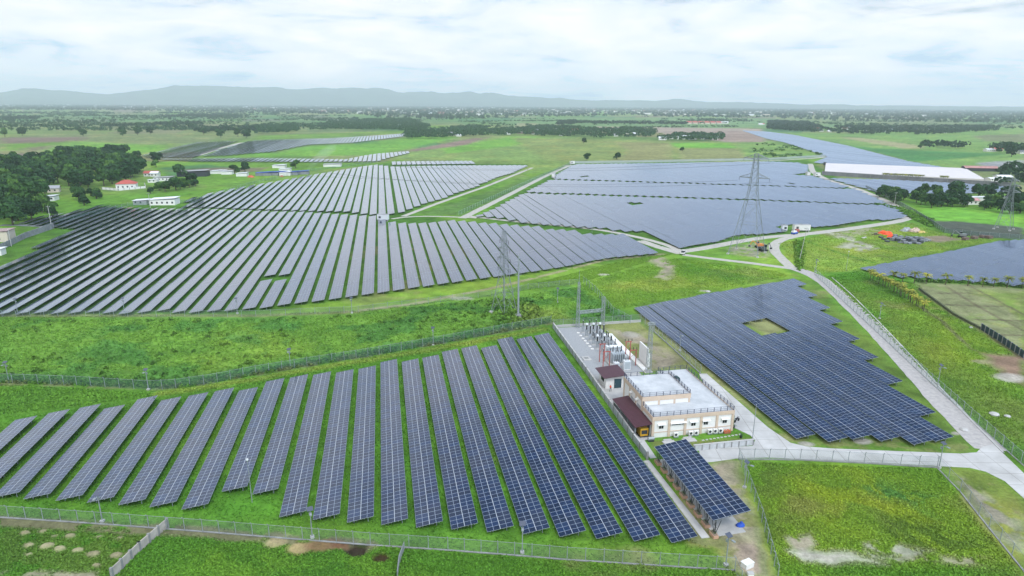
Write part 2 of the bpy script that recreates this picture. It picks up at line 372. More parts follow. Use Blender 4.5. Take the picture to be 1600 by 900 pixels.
paint([(622, 238), (740, 216), (762, 215), (730, 226), (650, 236)], (0.20, 0.14, 0.11), 5, 5)
paint([(800, 215), (1200, 223), (1292, 246), (1200, 251), (890, 254), (850, 250)], (0.14, 0.205, 0.05), 6, 8)
paint([(960, 222), (1048, 224), (1045, 251), (965, 251), (985, 235)], (0.22, 0.215, 0.085), 6, 8, 0.9)
paint([(1062, 232), (1150, 233), (1172, 251), (1066, 251)], (0.21, 0.22, 0.085), 6, 6, 0.9)
paint([(1045, 223), (1142, 223), (1150, 231), (1060, 231)], BRIGHT, 6, 6)
paint([(1148, 224), (1205, 221), (1292, 245), (1200, 251), (1170, 247)], (0.12, 0.23, 0.045), 5, 5, 1.0)
for _i in range(60):
    _x, _y = random.uniform(1175, 1270), random.uniform(228, 250)
    if _x < 1200 or _y > 222+(_x-1200)*0.28: blot(_x, _y, random.uniform(2, 5), (0.045, 0.11, 0.03), 0.8, 2.0)
paint([(930, 197), (1190, 201), (1200, 215), (1190, 222), (1135, 222), (1030, 207), (930, 204)], (0.30, 0.24, 0.185), 8, 8)
paint([(1030, 210), (1150, 205), (1190, 210), (1190, 222), (1135, 221)], (0.25, 0.18, 0.14), 6, 6, 0.8)
paint([(800, 185), (1090, 184), (1350, 188), (1390, 199), (1100, 200), (900, 197), (800, 200)], (0.10, 0.20, 0.06), 20, 15)
paint([(810, 192), (890, 196), (870, 202), (800, 206)], TAN, 8, 8, 0.8)
paint([(1200, 206), (1330, 208), (1600, 198), (1600, 270), (1480, 265), (1420, 251), (1320, 225)], (0.11, 0.22, 0.045), 8, 8)
paint([(1307, 214), (1340, 215), (1440, 228), (1438, 232), (1412, 232)], (0.28, 0.26, 0.13), 6, 6)
paint([(1322, 227), (1372, 232), (1570, 241), (1430, 253), (1415, 250)], (0.045, 0.16, 0.035), 5, 5)
paint([(1520, 212), (1600, 209), (1600, 222), (1540, 220)], BROWN, 8, 8, 0.6)
paint([(1525, 254), (1600, 250), (1600, 262), (1535, 260)], (0.20, 0.22, 0.20), 5, 5, 0.9)
paint([(1220, 181), (1600, 195), (1600, 199), (1340, 196), (1210, 190)], OLIVE, 20, 20, 0.7)
paint([(1582, 290), (1600, 288), (1600, 306), (1580, 305)], TAN, 3, 3, 0.7)
paint([(1432, 320), (1600, 330), (1600, 356), (1455, 345)], BRIGHT, 3, 3, amp_=0.1)
paint([(1457, 345), (1500, 346), (1600, 355), (1600, 376), (1500, 366), (1481, 362)], (0.060, 0.078, 0.050), 1.5, 1)
# --- inside the plant
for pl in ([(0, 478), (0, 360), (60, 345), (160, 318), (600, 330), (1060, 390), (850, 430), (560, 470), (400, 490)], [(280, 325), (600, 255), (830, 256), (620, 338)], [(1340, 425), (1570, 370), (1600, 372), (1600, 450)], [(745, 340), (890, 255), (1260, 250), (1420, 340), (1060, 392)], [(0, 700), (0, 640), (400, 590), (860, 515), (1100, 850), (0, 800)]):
    paint(pl, LUSH if pl[0][0] == 0 and pl[0][1] == 700 else (0.046, 0.135, 0.012), 3, 2)  # aisles behind the front block: lush grass darkened, under-panel shade painted in
paint([(650, 334), (700, 320), (880, 260), (885, 264), (760, 320), (725, 337)], (0.075, 0.165, 0.03), 2, 2, amp_=0.35)
paint([(0, 498), (400, 495), (560, 489), (725, 468), (790, 463), (905, 446), (1000, 500), (863, 504), (800, 514), (677, 537), (480, 570), (400, 582), (275, 603), (0, 592)], WEED, 2.5, 1.5, amp_=0.85)
paint([(0, 498), (400, 495), (560, 489), (725, 468), (860, 450), (940, 470), (863, 500), (800, 510), (480, 560), (275, 590), (0, 580)], (0.115, 0.245, 0.026), 3, 3, 0.8, breakup=0.42, bs=9.0)
paint([(820, 480), (870, 480), (905, 505), (862, 503), (810, 512)], YEL, 3, 3, 0.7)
stroke([(-20, 598), (120, 602), (232, 608), (275, 605), (400, 585), (480, 571), (575, 556), (677, 538), (800, 515), (862, 505)], 2.2, (0.16, 0.15, 0.08), 0.8, 0.55, breakup=0.42)
paint([(0, 610), (240, 615), (400, 592), (850, 513), (860, 518), (600, 558), (400, 600), (240, 622), (0, 650)], (0.085, 0.205, 0.02), 2, 2, 0.9)
stroke([(250, 615), (400, 593), (480, 578), (640, 552), (800, 523), (850, 514)], 2.6, YEL, 1.5, 0.85)
paint([(440, 486), (620, 456), (850, 422), (1055, 395), (1060, 402), (900, 442), (790, 460), (700, 470), (560, 486)], (0.12, 0.235, 0.022), 3, 3, 0.9)
stroke([(540, 487), (640, 476), (770, 450), (860, 428), (950, 405), (1010, 400), (1035, 397)], 2.0, (0.33, 0.27, 0.17), 1.2, 0.8, breakup=0.36)
stroke([(0, 493), (400, 493), (560, 487)], 2.5, (0.17, 0.19, 0.07), 1.5, 0.7)
paint([(900, 443), (960, 425), (1060, 402), (1150, 410), (1225, 422), (1240, 432), (1100, 458), (1000, 476), (985, 485), (940, 470)], (0.115, 0.235, 0.02), 3, 4, 1.0, amp_=0.3)
paint([(930, 440), (1100, 425), (1200, 425), (1050, 460), (990, 470)], YEL, 6, 5, 0.6, breakup=0.5, bs=12)
paint([(1060, 402), (1200, 420), (1180, 440), (1080, 430)], LUSH, 5, 5, 0.7, breakup=0.45, bs=8)
paint([(1012, 410), (1036, 402), (1050, 415), (1052, 428), (1044, 438), (1030, 434), (1040, 420), (1030, 414)], DIRT, 1.5, 2.5, 0.95, breakup=0.3)
blot(942, 429, 1.4, PALE, 0.8, 1.5); blot(1101, 454, 1.0, PALE, 0.8, 1.8); blot(720, 466, 2.0, PALE, 0.5, 2.0)
paint([(1060, 402), (1110, 385), (1210, 372), (1215, 395), (1230, 415)], (0.10, 0.22, 0.022), 2, 2)
paint([(1140, 388), (1195, 378), (1205, 392), (1196, 402), (1150, 398)], (0.28, 0.24, 0.19), 2, 3, 0.75, breakup=0.4)
paint([(1215, 380), (1290, 366), (1420, 348), (1480, 366), (1560, 374), (1340, 422), (1290, 428), (1250, 422), (1225, 400)], (0.13, 0.235, 0.025), 2, 2)
paint([(1230, 385), (1330, 380), (1400, 400), (1290, 425), (1250, 415)], YEL, 5, 5, 0.6, breakup=0.48, bs=9)
paint([(1285, 362), (1318, 365), (1372, 387), (1350, 392), (1310, 386), (1330, 378)], PALE, 1.5, 2.5, 0.8, breakup=0.42)
paint([(1310, 360), (1360, 356), (1400, 362), (1330, 370)], (0.30, 0.26, 0.2), 2, 2, 0.5, breakup=0.45)
paint([(1440, 370), (1475, 368), (1500, 374), (1470, 379), (1448, 376)], (0.27, 0.20, 0.15), 1.5, 1.5, 0.9)
stroke([(1250, 372), (1310, 395), (1365, 410)], 1.6, LUSH, 1.0, 0.9)
paint([(1243, 374), (1256, 374), (1258, 400), (1250, 424), (1244, 420)], LUSH, 1.5, 1.5, 0.9, amp_=0.5)
paint([(1285, 430), (1340, 424), (1436, 442), (1600, 565), (1600, 735), (1455, 590), (1330, 470)], (0.085, 0.20, 0.018), 3, 3)
paint([(1330, 450), (1430, 500), (1560, 610), (1600, 680), (1500, 610), (1400, 520)], (0.15, 0.20, 0.035), 8, 6, 0.6, breakup=0.5, bs=14)
paint([(1420, 470), (1500, 500), (1540, 560), (1600, 600), (1600, 640), (1470, 560), (1400, 490)], (0.13, 0.235, 0.02), 5, 5, 0.7)
paint([(1285, 424), (1345, 424), (1430, 440), (1360, 440), (1300, 436)], LUSH, 2, 2)
paint([(1436, 441), (1510, 444), (1600, 452), (1600, 560), (1560, 535), (1490, 492), (1436, 452)], (0.19, 0.205, 0.095), 1.5, 1.5)
paint([(1520, 452), (1600, 458), (1600, 500), (1560, 475)], MID, 3, 3, 0.8)
paint([(1436, 441), (1510, 444), (1600, 452), (1600, 560), (1560, 535), (1490, 492), (1436, 452)], (0.10, 0.20, 0.03), 3, 3, 0.55, breakup=0.55, bs=7)
for l_ in ([(1478, 447), (1530, 480), (1600, 517)], [(1510, 444), (1560, 470), (1600, 492)], [(1436, 452), (1490, 492), (1535, 515), (1560, 535), (1600, 562)], [(1460, 458), (1520, 458)], [(1480, 476), (1565, 479)], [(1520, 499), (1600, 501)], [(1553, 523), (1600, 524)]):
    stroke(l_, 1.0, (0.11, 0.085, 0.055), 0.6, 0.8, 0.3)
stroke([(1436, 478), (1470, 500), (1508, 536), (1545, 560), (1575, 590)], 1.4, (0.12, 0.12, 0.06), 0.7, 0.7, breakup=0.4)
paint([(1536, 551), (1600, 556), (1600, 600), (1575, 590), (1545, 565)], (0.22, 0.14, 0.10), 1.5, 1.5, 0.95)
blot(1578, 590, 2.6, PALE, 0.9, 1.3); blot(1536, 565, 1.5, TAN, 0.8, 1.6)
# compound, building surroundings, array E
paint([(996, 478), (1240, 436), (1270, 440), (1530, 700), (1260, 697), (1200, 668), (1010, 503)], (0.085, 0.165, 0.022), 2, 2)
paint([(998, 484), (1010, 484), (1215, 676), (1260, 690), (1235, 692), (1150, 624), (1090, 575), (1015, 510)], (0.22, 0.225, 0.09), 1.2, 1.2, 0.9, breakup=0.3)
paint([(1160, 500), (1200, 495), (1236, 515), (1195, 525)], (0.17, 0.20, 0.07), 1.5, 1.5)
paint([(1245, 684), (1440, 690), (1500, 690), (1525, 700), (1500, 706), (1280, 700)], (0.17, 0.20, 0.06), 1.2, 1.5, 0.75, breakup=0.42)
blot(1348, 689, 1.2, PALE, 0.9, 1.5); blot(1261, 694, 0.9, PALE, 0.9, 1.6); blot(1493, 677, 0.6, PALE, 0.9, 1.4)
paint([(940, 505), (1000, 503), (1087, 575), (1035, 577), (1005, 581), (950, 525)], (0.20, 0.22, 0.07), 1, 1, 1)
paint([(945, 510), (995, 512), (1060, 560), (1050, 575), (1012, 575), (990, 540), (955, 522)], DIRT, 2, 2, 0.9, breakup=0.46, bs=5)
blot(986, 523, 2.4, PALE, 0.85)
paint([(1016, 690), (1175, 684), (1178, 694), (1020, 705)], (0.12, 0.165, 0.035), 0.5, 0.5)
paint([(1082, 728), (1160, 722), (1170, 770), (1215, 900), (1160, 900), (1130, 848), (1085, 845), (1060, 800)], (0.20, 0.20, 0.08), 1.5, 1.5)
paint([(1100, 728), (1158, 722), (1166, 775), (1190, 850), (1140, 840), (1150, 790)], DIRT, 1.2, 1.5, 0.85, breakup=0.40)
paint([(1150, 850), (1185, 845), (1208, 900), (1165, 900)], (0.33, 0.26, 0.20), 1, 1, 0.95, breakup=0.25)
paint([(1088, 842), (1130, 850), (1150, 870), (1110, 858)], (0.28, 0.22, 0.12), 1, 1, 0.6, breakup=0.4)
# field in the lower right
paint([(1160, 720), (1465, 733), (1600, 900), (1212, 905)], (0.105, 0.225, 0.018), 1.5, 1, amp_=0.28)
paint([(1165, 722), (1240, 722), (1300, 790), (1230, 850), (1200, 850), (1180, 790)], (0.09, 0.16, 0.025), 3, 3, 0.7, breakup=0.45)
paint([(1240, 760), (1330, 745), (1400, 770), (1480, 800), (1400, 830), (1300, 820)], (0.17, 0.27, 0.016), 5, 5, 0.7, breakup=0.45, bs=8)
paint([(1320, 755), (1380, 750), (1460, 775), (1450, 800), (1380, 780)], (0.035, 0.15, 0.03), 2, 3, 0.8, breakup=0.42)
paint([(1225, 838), (1262, 834), (1280, 850), (1262, 868), (1238, 860)], DIRT, 0.7, 1.2, 0.9, breakup=0.34)
paint([(1228, 862), (1290, 862), (1340, 868), (1385, 880), (1330, 884), (1255, 880)], PALE, 0.8, 1.2, 0.9, breakup=0.30)
paint([(1355, 850), (1390, 848), (1450, 856), (1400, 872), (1365, 870)], PALE, 0.8, 1.4, 0.85, breakup=0.40)
paint([(1400, 868), (1480, 866), (1555, 876), (1550, 886), (1480, 880)], DIRT, 0.8, 1.2, 0.8, breakup=0.38)
paint([(1215, 885), (1600, 885), (1600, 905), (1215, 905)], LUSH, 1.5, 2, 0.8)
paint([(1345, 815), (1460, 812), (1560, 850), (1480, 862), (1380, 850)], (0.055, 0.13, 0.015), 2, 3, 0.8, breakup=0.45)
paint([(1470, 730), (1525, 735), (1560, 745), (1600, 778), (1600, 900), (1580, 880)], (0.13, 0.20, 0.03), 1, 1)
paint([(1490, 745), (1525, 755), (1600, 830), (1600, 868), (1545, 815)], (0.32, 0.28, 0.22), 1.2, 1.6, 0.85, breakup=0.36)
paint([(1550, 755), (1600, 790), (1600, 815), (1560, 780)], (0.30, 0.22, 0.12), 1.2, 1.6, 0.7, breakup=0.45)
# strip south of the lowest fence
paint([(0, 808), (317, 829), (579, 850), (886, 873), (1150, 892), (1180, 905), (0, 905)], (0.060, 0.170, 0.014), 1.0, 1.0, amp_=0.32)
paint([(0, 815), (240, 830), (170, 905), (0, 905)], (0.085, 0.16, 0.022), 1.5, 2, 0.8, breakup=0.42)
paint([(330, 860), (600, 875), (560, 905), (220, 905)], (0.09, 0.22, 0.018), 2, 2, 0.8, breakup=0.45)
paint([(0, 896), (150, 896), (150, 905), (0, 905)], DIRT, 0.5, 1.0, 0.8, breakup=0.35)
stroke([(-20, 812), (317, 832), (421, 840), (579, 853)], 2.4, (0.19, 0.15, 0.10), 0.8, 0.75, breakup=0.36)
for x, y, r in ((40, 832, .8), (68, 830, .7), (85, 838, .6), (110, 837, .9), (155, 839, .6), (187, 840, .6), (73, 854, 1.1), (93, 858, .9), (45, 852, .8), (143, 867, 1.0), (180, 869, 1.0), (120, 860, .9), (205, 865, .8), (150, 884, .7), (45, 866, .6)):
    bumps.append(blot(x, y, r*0.62, (0.40, 0.31, 0.22) if r > .65 else (0.30, 0.25, 0.17), 0.62, 1.4, h=r*0.55))
blot(432, 848, 1.2, (0.30, 0.24, 0.13), 0.8, 1.3); blot(470, 856, 1.3, (0.38, 0.28, 0.14), 0.85, 1.2); blot(505, 851, 1.4, (0.26, 0.15, 0.08), 0.85, 1.8)
bumps.append(blot(556, 859, 1.5, (0.030, 0.020, 0.014), 0.95, 1.2, h=-0.7)); bumps.append(blot(596, 869, 1.0, (0.060, 0.030, 0.018), 0.9, 1.2, h=-0.4)); blot(530, 852, 0.8, (0.22, 0.11, 0.06), 0.8, 1.6)
# yellow-green and darker drifts everywhere in the grass
v = vnoise(gx, gy, 23.0, 41, 4); k = np.clip((v-0.52)*5, 0, 1)*0.45; grn = gc[:, 1] > gc[:, 0]*1.35
kk = (k*grn)[:, None]; gc[:] = gc*(1-kk)+gc*np.array([1.7, 1.22, 1.2])*kk
v = vnoise(gx, gy, 9.0, 43, 4); kk = (np.clip((v-0.55)*6, 0, 1)*0.35*grn)[:, None]; gc[:] = gc*(1-kk)+gc*np.array([0.55, 0.70, 0.8])*kk
v = vnoise(gx, gy, 14.0, 45, 5); v2 = vnoise(gx, gy, 70.0, 46, 2); kk = (np.clip((v-0.60)*9, 0, 1)*np.clip((v2-0.42)*5, 0, 1)*0.5*grn*(rad < 420))[:, None]; gc[:] = gc*(1-kk)+np.array([0.19, 0.17, 0.075])*kk   # dry, thin turf
# relief
gz = (vnoise(gx, gy, 1.7, 51, 3)-0.6)*amp
gz = np.where(rad < 700, gz, 0.0)
for sel, h in bumps: gz[sel] += h
FLATS = [[(1090, 580), (1540, 712), (1600, 745), (1600, 785), (1530, 740), (1100, 726), (1010, 700), (860, 505), (1000, 500)], [(1020, 700), (1170, 790), (1170, 830), (1100, 845)]]
for fl in FLATS:
    pl = wp(fl); ins = inpoly(gx, gy, pl); gz[ins] = np.minimum(gz[ins]*0.15, -0.01)
gz = np.where(rad < 700, np.minimum(gz, 0.5), 0.0)
def grid_mesh(name, X, Y, Z, nr, nc, colr=None, mat=None):
    me = bpy.data.meshes.new(name); nv = X.size
    me.vertices.add(nv); co = np.stack([X, Y, Z], 1).astype(np.float32); me.vertices.foreach_set('co', co.ravel())
    i = np.arange(nr-1)[:, None]*nc+np.arange(nc-1)[None, :]
    q = np.stack([i, i+1, i+nc+1, i+nc], -1).reshape(-1, 4)
    # keep faces looking up
    a, b, c_ = co[q[0, 0]], co[q[0, 1]], co[q[0, 2]]
    if np.cross(b-a, c_-a)[2] < 0: q = q[:, ::-1]
    nf = len(q); me.loops.add(nf*4); me.loops.foreach_set('vertex_index', q.ravel().astype(np.int32))
    me.polygons.add(nf); me.polygons.foreach_set('loop_start', np.arange(0, nf*4, 4, dtype=np.int32)); me.polygons.foreach_set('loop_total', np.full(nf, 4, dtype=np.int32))
    me.polygons.foreach_set('use_smooth', np.ones(nf, bool))
    if colr is not None:
        at = me.color_attributes.new('paint', 'FLOAT_COLOR', 'POINT'); at.data.foreach_set('color', np.concatenate([colr, np.ones((nv, 1))], 1).astype(np.float32).ravel())
    if mat: me.materials.append(mat)
    me.update(calc_edges=True); return me
gm = bpy.data.materials.new('grass_and_earth'); gm.use_nodes = True; t = gm.node_tree; bs = t.nodes['Principled BSDF']
at = t.nodes.new('ShaderNodeAttribute'); at.attribute_name = 'paint'; tcg = t.nodes.new('ShaderNodeTexCoord')
f1 = noise(t, tcg.outputs['Object'], 1.6, 6, 0.72); f2 = noise(t, tcg.outputs['Object'], 0.16, 5, 0.6, dist=0.6); f3 = noise(t, tcg.outputs['Object'], 0.012, 5, 0.65)
g1 = maprange(t, f1, 0.28, 0.72, 0.68, 1.32, False); g2 = maprange(t, f2, 0.3, 0.7, 0.66, 1.34, False); g3 = maprange(t, f3, 0.3, 0.7, 0.74, 1.26, False)
fm = M(t, 'MULTIPLY', M(t, 'MULTIPLY', g1, g2), g3)
vm = t.nodes.new('ShaderNodeVectorMath'); vm.operation = 'SCALE'; t.links.new(at.outputs['Color'], vm.inputs[0]); t.links.new(fm, vm.inputs['Scale'])
t.links.new(vm.outputs[0], bs.inputs['Base Color']); bs.inputs['Roughness'].default_value = 0.95; bs.inputs['Specular IOR Level'].default_value = 0.15
bp = t.nodes.new('ShaderNodeBump'); bp.inputs['Strength'].default_value = 0.55; bp.inputs['Distance'].default_value = 0.35; t.links.new(f1, bp.inputs['Height']); t.links.new(bp.outputs[0], bs.inputs['Normal'])
gsel = (gc[:, 1] > gc[:, 0]*1.12)[:, None]; gcol = np.where(gsel, gc*np.array([1.30, 1.16, 1.35]), gc*1.05)
ground = struct('ground', grid_mesh('ground', gx, gy, gz, len(rr), len(az_), gcol, gm))

# ------------------------------------------------------------ hills far behind the plain
hp = [(-500, 148), (-200, 146), (0, 143), (40, 137), (66, 129), (100, 135), (190, 143), (250, 135), (300, 130), (380, 127), (440, 131), (480, 134), (560, 130), (640, 135), (700, 139), (735, 137), (800, 143), (870, 151), (960, 154), (1040, 151), (1100, 156), (1200, 160), (1300, 162), (1400, 164), (1600, 165), (2100, 166)]
hx = np.linspace(-500, 2100, 500); hy = np.interp(hx, [p[0] for p in hp], [p[1] for p in hp])
hy = hy-(vnoise(hx, hx*0, 40, 61, 4)-0.5)*3.0
haz = np.arctan2((hx-800)/FPX, 1.0); hel = (161.7+0.35*math.pi/180*(hx-800)-hy)/FPX*np.cos(haz)
nr_ = 26; dd = np.linspace(11500, 16500, nr_)
HA, HD = np.meshgrid(haz, dd); prof = np.interp(dd, [11500, 12500, 14200, 16500], [0, 0.30, 1.0, 0.0])[:, None]
HH = (CAM_H+14200*hel*0.70)[None, :]*prof*(0.72+0.56*vnoise(HA*30, HD/700, 1.0, 63, 4)*np.where(prof < 1, 1, 0.5))
HX, HYY = HD*np.sin(HA), HD*np.cos(HA)
struct('hills', grid_mesh('hills', HX.ravel(), HYY.ravel(), HH.ravel()-4, nr_, len(hx), None, pmat('forested_hillside', (0.05, 0.085, 0.035), 0.95, 0, 0.35, 0.004)))

# ------------------------------------------------------------ haze: the damp air over the plain
hz = MB().box(-17000, 17000, -900, 17000, -5, 480); hm = bpy.data.materials.new('damp_air'); hm.use_nodes = True; th = hm.node_tree
th.nodes.remove(th.nodes['Principled BSDF']); pv = th.nodes.new('ShaderNodeVolumePrincipled'); pv.inputs['Color'].default_value = (0.84, 0.94, 1.0, 1)
HAZE_D = 0.000100
pv.inputs['Density'].default_value = HAZE_D; pv.inputs['Anisotropy'].default_value = 0.05; th.links.new(pv.outputs[0], th.nodes['Material Output'].inputs['Volume'])
hz.mats = [hm]; hzo = struct('haze', hz.mesh('haze'), kind='stuff')

# ------------------------------------------------------------ roads and paths
def ribbon(name, px, w, mat, z0=0.03, edge=0.12, thick=0.14, wob=0.15, step=None):
    pl = [Vector(un(x, y)) for x, y in px]; pts = []
    for a, b in zip(pl, pl[1:]):
        k = max(1, int((b-a).length/(step or max(2.0, a.length/60))))
        pts += [a.lerp(b, i/k) for i in range(k)]
    pts.append(pl[-1])
    for _ in range(3): pts = [pts[0]]+[(pts[i-1]+pts[i]*2+pts[i+1])/4 for i in range(1, len(pts)-1)]+[pts[-1]]
    Lf, Rt = [], []
    for i, p in enumerate(pts):
        d = (pts[min(i+1, len(pts)-1)]-pts[max(i-1, 0)]).normalized(); nn = Vector((d.y, -d.x))
        Lf.append(p-nn*(w/2+random.uniform(-wob, wob))); Rt.append(p+nn*(w/2+random.uniform(-wob, wob)))
    k = len(pts); vs_ = [(p.x, p.y, z0) for p in Lf]+[(p.x, p.y, z0) for p in Rt]+[(p.x, p.y, z0-thick) for p in Lf]+[(p.x, p.y, z0-thick) for p in Rt]
    fs = []
    for i in range(k-1):
        fs += [(i, k+i, k+i+1, i+1), (2*k+i, i, i+1, 2*k+i+1), (k+i, 3*k+i, 3*k+i+1, k+i+1)]
    me = bpy.data.meshes.new(name); me.from_pydata(vs_, [], fs); me.materials.append(mat); me.update(); return struct(name, me)
ROADC = pmat('road_concrete', (0.40, 0.39, 0.37), 0.9, 0, 0, 0.22, var2=(0.55, 0.54, 0.52), bump=0.15)
_t = ROADC.node_tree; _b = _t.nodes['Principled BSDF']; _src = _b.inputs['Base Color'].links[0].from_socket; _tc = _t.nodes.new('ShaderNodeTexCoord'); _mp = _t.nodes.new('ShaderNodeMapping'); _mp.inputs['Rotation'].default_value = (0, 0, 0.02); _t.links.new(_tc.outputs['Object'], _mp.inputs[0])
_bk = _t.nodes.new('ShaderNodeTexBrick'); _bk.offset = 0.0; _bk.inputs['Scale'].default_value = 1.0; _bk.inputs['Brick Width'].default_value = 4.5; _bk.inputs['Row Height'].default_value = 3.6; _bk.inputs['Mortar Size'].default_value = 0.06; _bk.inputs['Color1'].default_value = (1, 1, 1, 1); _bk.inputs['Color2'].default_value = (0.93, 0.93, 0.93, 1); _bk.inputs['Mortar'].default_value = (0.62, 0.6, 0.57, 1)
_t.links.new(_mp.outputs[0], _bk.inputs[0]); _mx = _t.nodes.new('ShaderNodeMix'); _mx.data_type = 'RGBA'; _mx.blend_type = 'MULTIPLY'; _mx.inputs[0].default_value = 1.0; _t.links.new(_src, _mx.inputs[6]); _t.links.new(_bk.outputs[0], _mx.inputs[7]); _t.links.new(_mx.outputs[2], _b.inputs['Base Color'])
ROADG = pmat('worn_gravel_road', (0.33, 0.31, 0.30), 0.95, 0, 0, 1.1, var2=(0.48, 0.45, 0.42), bump=0.3)
TRACK = pmat('pale_gravel_track', (0.36, 0.34, 0.29), 0.95, 0, 0, 0.7, var2=(0.50, 0.47, 0.42), bump=0.3)
rd = MB(); rd.prism(wp([(1092, 584), (1104, 584), (1150, 624), (1200, 668), (1235, 692), (1260, 698), (1300, 701), (1400, 705), (1500, 709), (1526, 707), (1534, 699), (1552, 694), (1600, 740), (1700, 830), (1700, 860), (1600, 779), (1570, 752), (1540, 737), (1515, 731), (1460, 728), (1350, 722), (1200, 715), (1155, 716), (1112, 722), (1095, 723), (1092, 702), (1176, 697), (1180, 688), (1172, 680), (1146, 668), (1148, 650), (1146, 640), (1100, 600)]), -0.1, 0.05, ROADC)
struct('road', rd.mesh('road'))
ribbon('gravel_road', [(1548, 703), (1480, 637), (1420, 570), (1360, 507), (1310, 459), (1285, 437), (1262, 424), (1240, 419)], 5.6, ROADG, 0.045)
kb = ribbon('kerb', [(1568, 708), (1490, 629), (1430, 563), (1372, 502), (1326, 456), (1300, 434)], 0.35, CONC, 0.15, thick=0.3, wob=0.02)
ribbon('gravel_path', [(1240, 420), (1190, 413), (1120, 405), (1068, 398)], 3.6, TRACK, 0.030)
ribbon('gravel_path', [(1066, 394), (1045, 383), (1000, 371), (940, 359), (860, 351), (790, 344.5), (745, 339), (728, 337)], 3.6, TRACK, 0.034)
ribbon('gravel_path', [(1050, 395), (1075, 392), (1110, 386), (1150, 378), (1200, 370), (1260, 366), (1330, 357), (1400, 347), (1424, 341.5), (1421, 334), (1385, 314), (1345, 297), (1290, 280), (1270, 269), (1266, 256)], 5.4, TRACK, 0.038)
ribbon('gravel_path', [(1238, 420), (1222, 405), (1209, 392), (1207, 384), (1214, 376), (1232, 370), (1256, 367)], 4.4, TRACK, 0.042)
ribbon('gravel_path', [(722, 341), (760, 322), (800, 302), (850, 276), (888, 259)], 4.6, TRACK, 0.046)
ribbon('gravel_path', [(612, 342), (640, 337), (690, 338), (745, 340.5)], 2.6, TRACK, 0.026)
ribbon('gravel_path', [(630, 338), (680, 319), (760, 291), (832, 262)], 3.4, TRACK, 0.022)
ribbon('gravel_path', [(880, 258.5), (1000, 256), (1200, 251.5), (1285, 246.5), (1297, 243)], 5.0, TRACK, 0.018)
ribbon('gravel_path', [(1000, 376), (1040, 390), (1066, 396)], 5.0, TRACK, 0.014)
ribbon('gravel_path', [(306, 244), (345, 231), (378, 223)], 8.0, TRACK, 0.03)
ribbon('farm_track', [(0, 352), (40, 350), (85, 356)], 4.0, pmat('grey_track', (0.17, 0.18, 0.18), 0.95, 0, 0.2, 0.4), 0.03)

# ------------------------------------------------------------ solar rows
PANEL = panel_mat()
TILT = math.tan(math.radians(8.5))
def ntpoly(px, z=1.0): return [nt(x, y, z) for x, y in px]
def cross(poly, nv):
    ts = []; k = len(poly)
    for i in range(k):
        a, b = poly[i], poly[(i+1) % k]
        if (a[0] > nv) != (b[0] > nv): ts.append(a[1]+(b[1]-a[1])*(nv-a[0])/(b[0]-a[0]))
    ts.sort(); return [(ts[i], ts[i+1]) for i in range(0, len(ts)-1, 2)]
def minus(iv, cuts):
    out = iv
    for c0, c1 in cuts:
        nx = []
        for a, b in out:
            if c1 <= a or c0 >= b: nx.append((a, b)); continue
            if c0 > a: nx.append((a, c0))
            if c1 < b: nx.append((c1, b))
        out = nx
    return out
LEG = MB(); LEG.tube((0, 0, -0.3), (0, 0, 1.0), 0.07, seg=6, mat=STEEL); LEG_ME = LEG.mesh('leg')
NROWS = 0
def solar_row(nL, segs, lod, label, group, brk=None, zj=0.06, tj=0.3, wid=4.0, tilt=TILT, zc=1.0, cat='solar panel row'):
    global NROWS
    segs = [(a, b) for a, b in segs if b-a > 3.0]
    if not segs: return None
    t0 = segs[0][0]; x, y = W(nL+wid/2, t0); zb = random.uniform(-zj, zj)
    r = thing('solar_panel_row', label, cat, (x, y, zb), ROWROT, group); NROWS += 1
    hw = wid/2; fr = MB()
    for a, b in segs:
        a = round(a-t0); b = max(a+3, round(b-t0))
        cuts = [a]
        if brk:
            c_ = a+brk*random.uniform(0.5, 1.0)
            while c_ < b-5: cuts.append(round(c_)); c_ += brk
        cuts.append(b)
        for s0, s1 in zip(cuts, cuts[1:]):
            tl = tilt+math.tan(math.radians(random.uniform(-tj, tj))); dz = random.uniform(-0.03, 0.03)
            zz_ = lambda xx: zc+dz+xx*tl
            y0, y1 = s0+0.03, s1-(0.17 if s1 != b else 0.03)
            if lod == 0:
                for xa, xb in ((-hw, -0.05), (0.05, hw)):
                    part('panel_bank', MB().slab(xa, xb, y0, y1, zz_(xa), zz_(xb), 0.05, PANEL, ALU), r)
                part('centre_rail', MB().slab(-0.047, 0.047, y0, y1, zz_(-0.05)-0.012, zz_(0.05)-0.012, 0.04, ALU), r)
            else:
                part('panel_table', MB().slab(-hw, hw, y0, y1, zz_(-hw), zz_(hw), 0.06, PANEL, BACK), r)
        for xx in ((-1.5, -0.55, 0.55, 1.5) if lod == 0 else (-1.2, 1.2)):
            zt = zc+xx*tilt-0.12; fr.box(xx-0.04, xx+0.04, a+0.1, b-0.1, zt-0.12, zt, STEEL)
        yy = a+0.8; st = 4.5 if lod == 0 else 9.0
        while yy < b:
            fr.slab(-hw*0.85, hw*0.85, yy-0.05, yy+0.05, zc-hw*0.85*tilt-0.24, zc+hw*0.85*tilt-0.24, 0.10, STEEL)
            if lod == 0:
                for xx in (-1.0, 1.1):
                    lg = link('leg', LEG_ME, r, (xx, yy, xx*tilt-0.30))
            else: fr.tube((0, yy, -0.3), (0, yy, zc-0.25), 0.07, seg=4, mat=STEEL, caps=False)
            yy += st
    part('support_frame', fr, r)
    return r
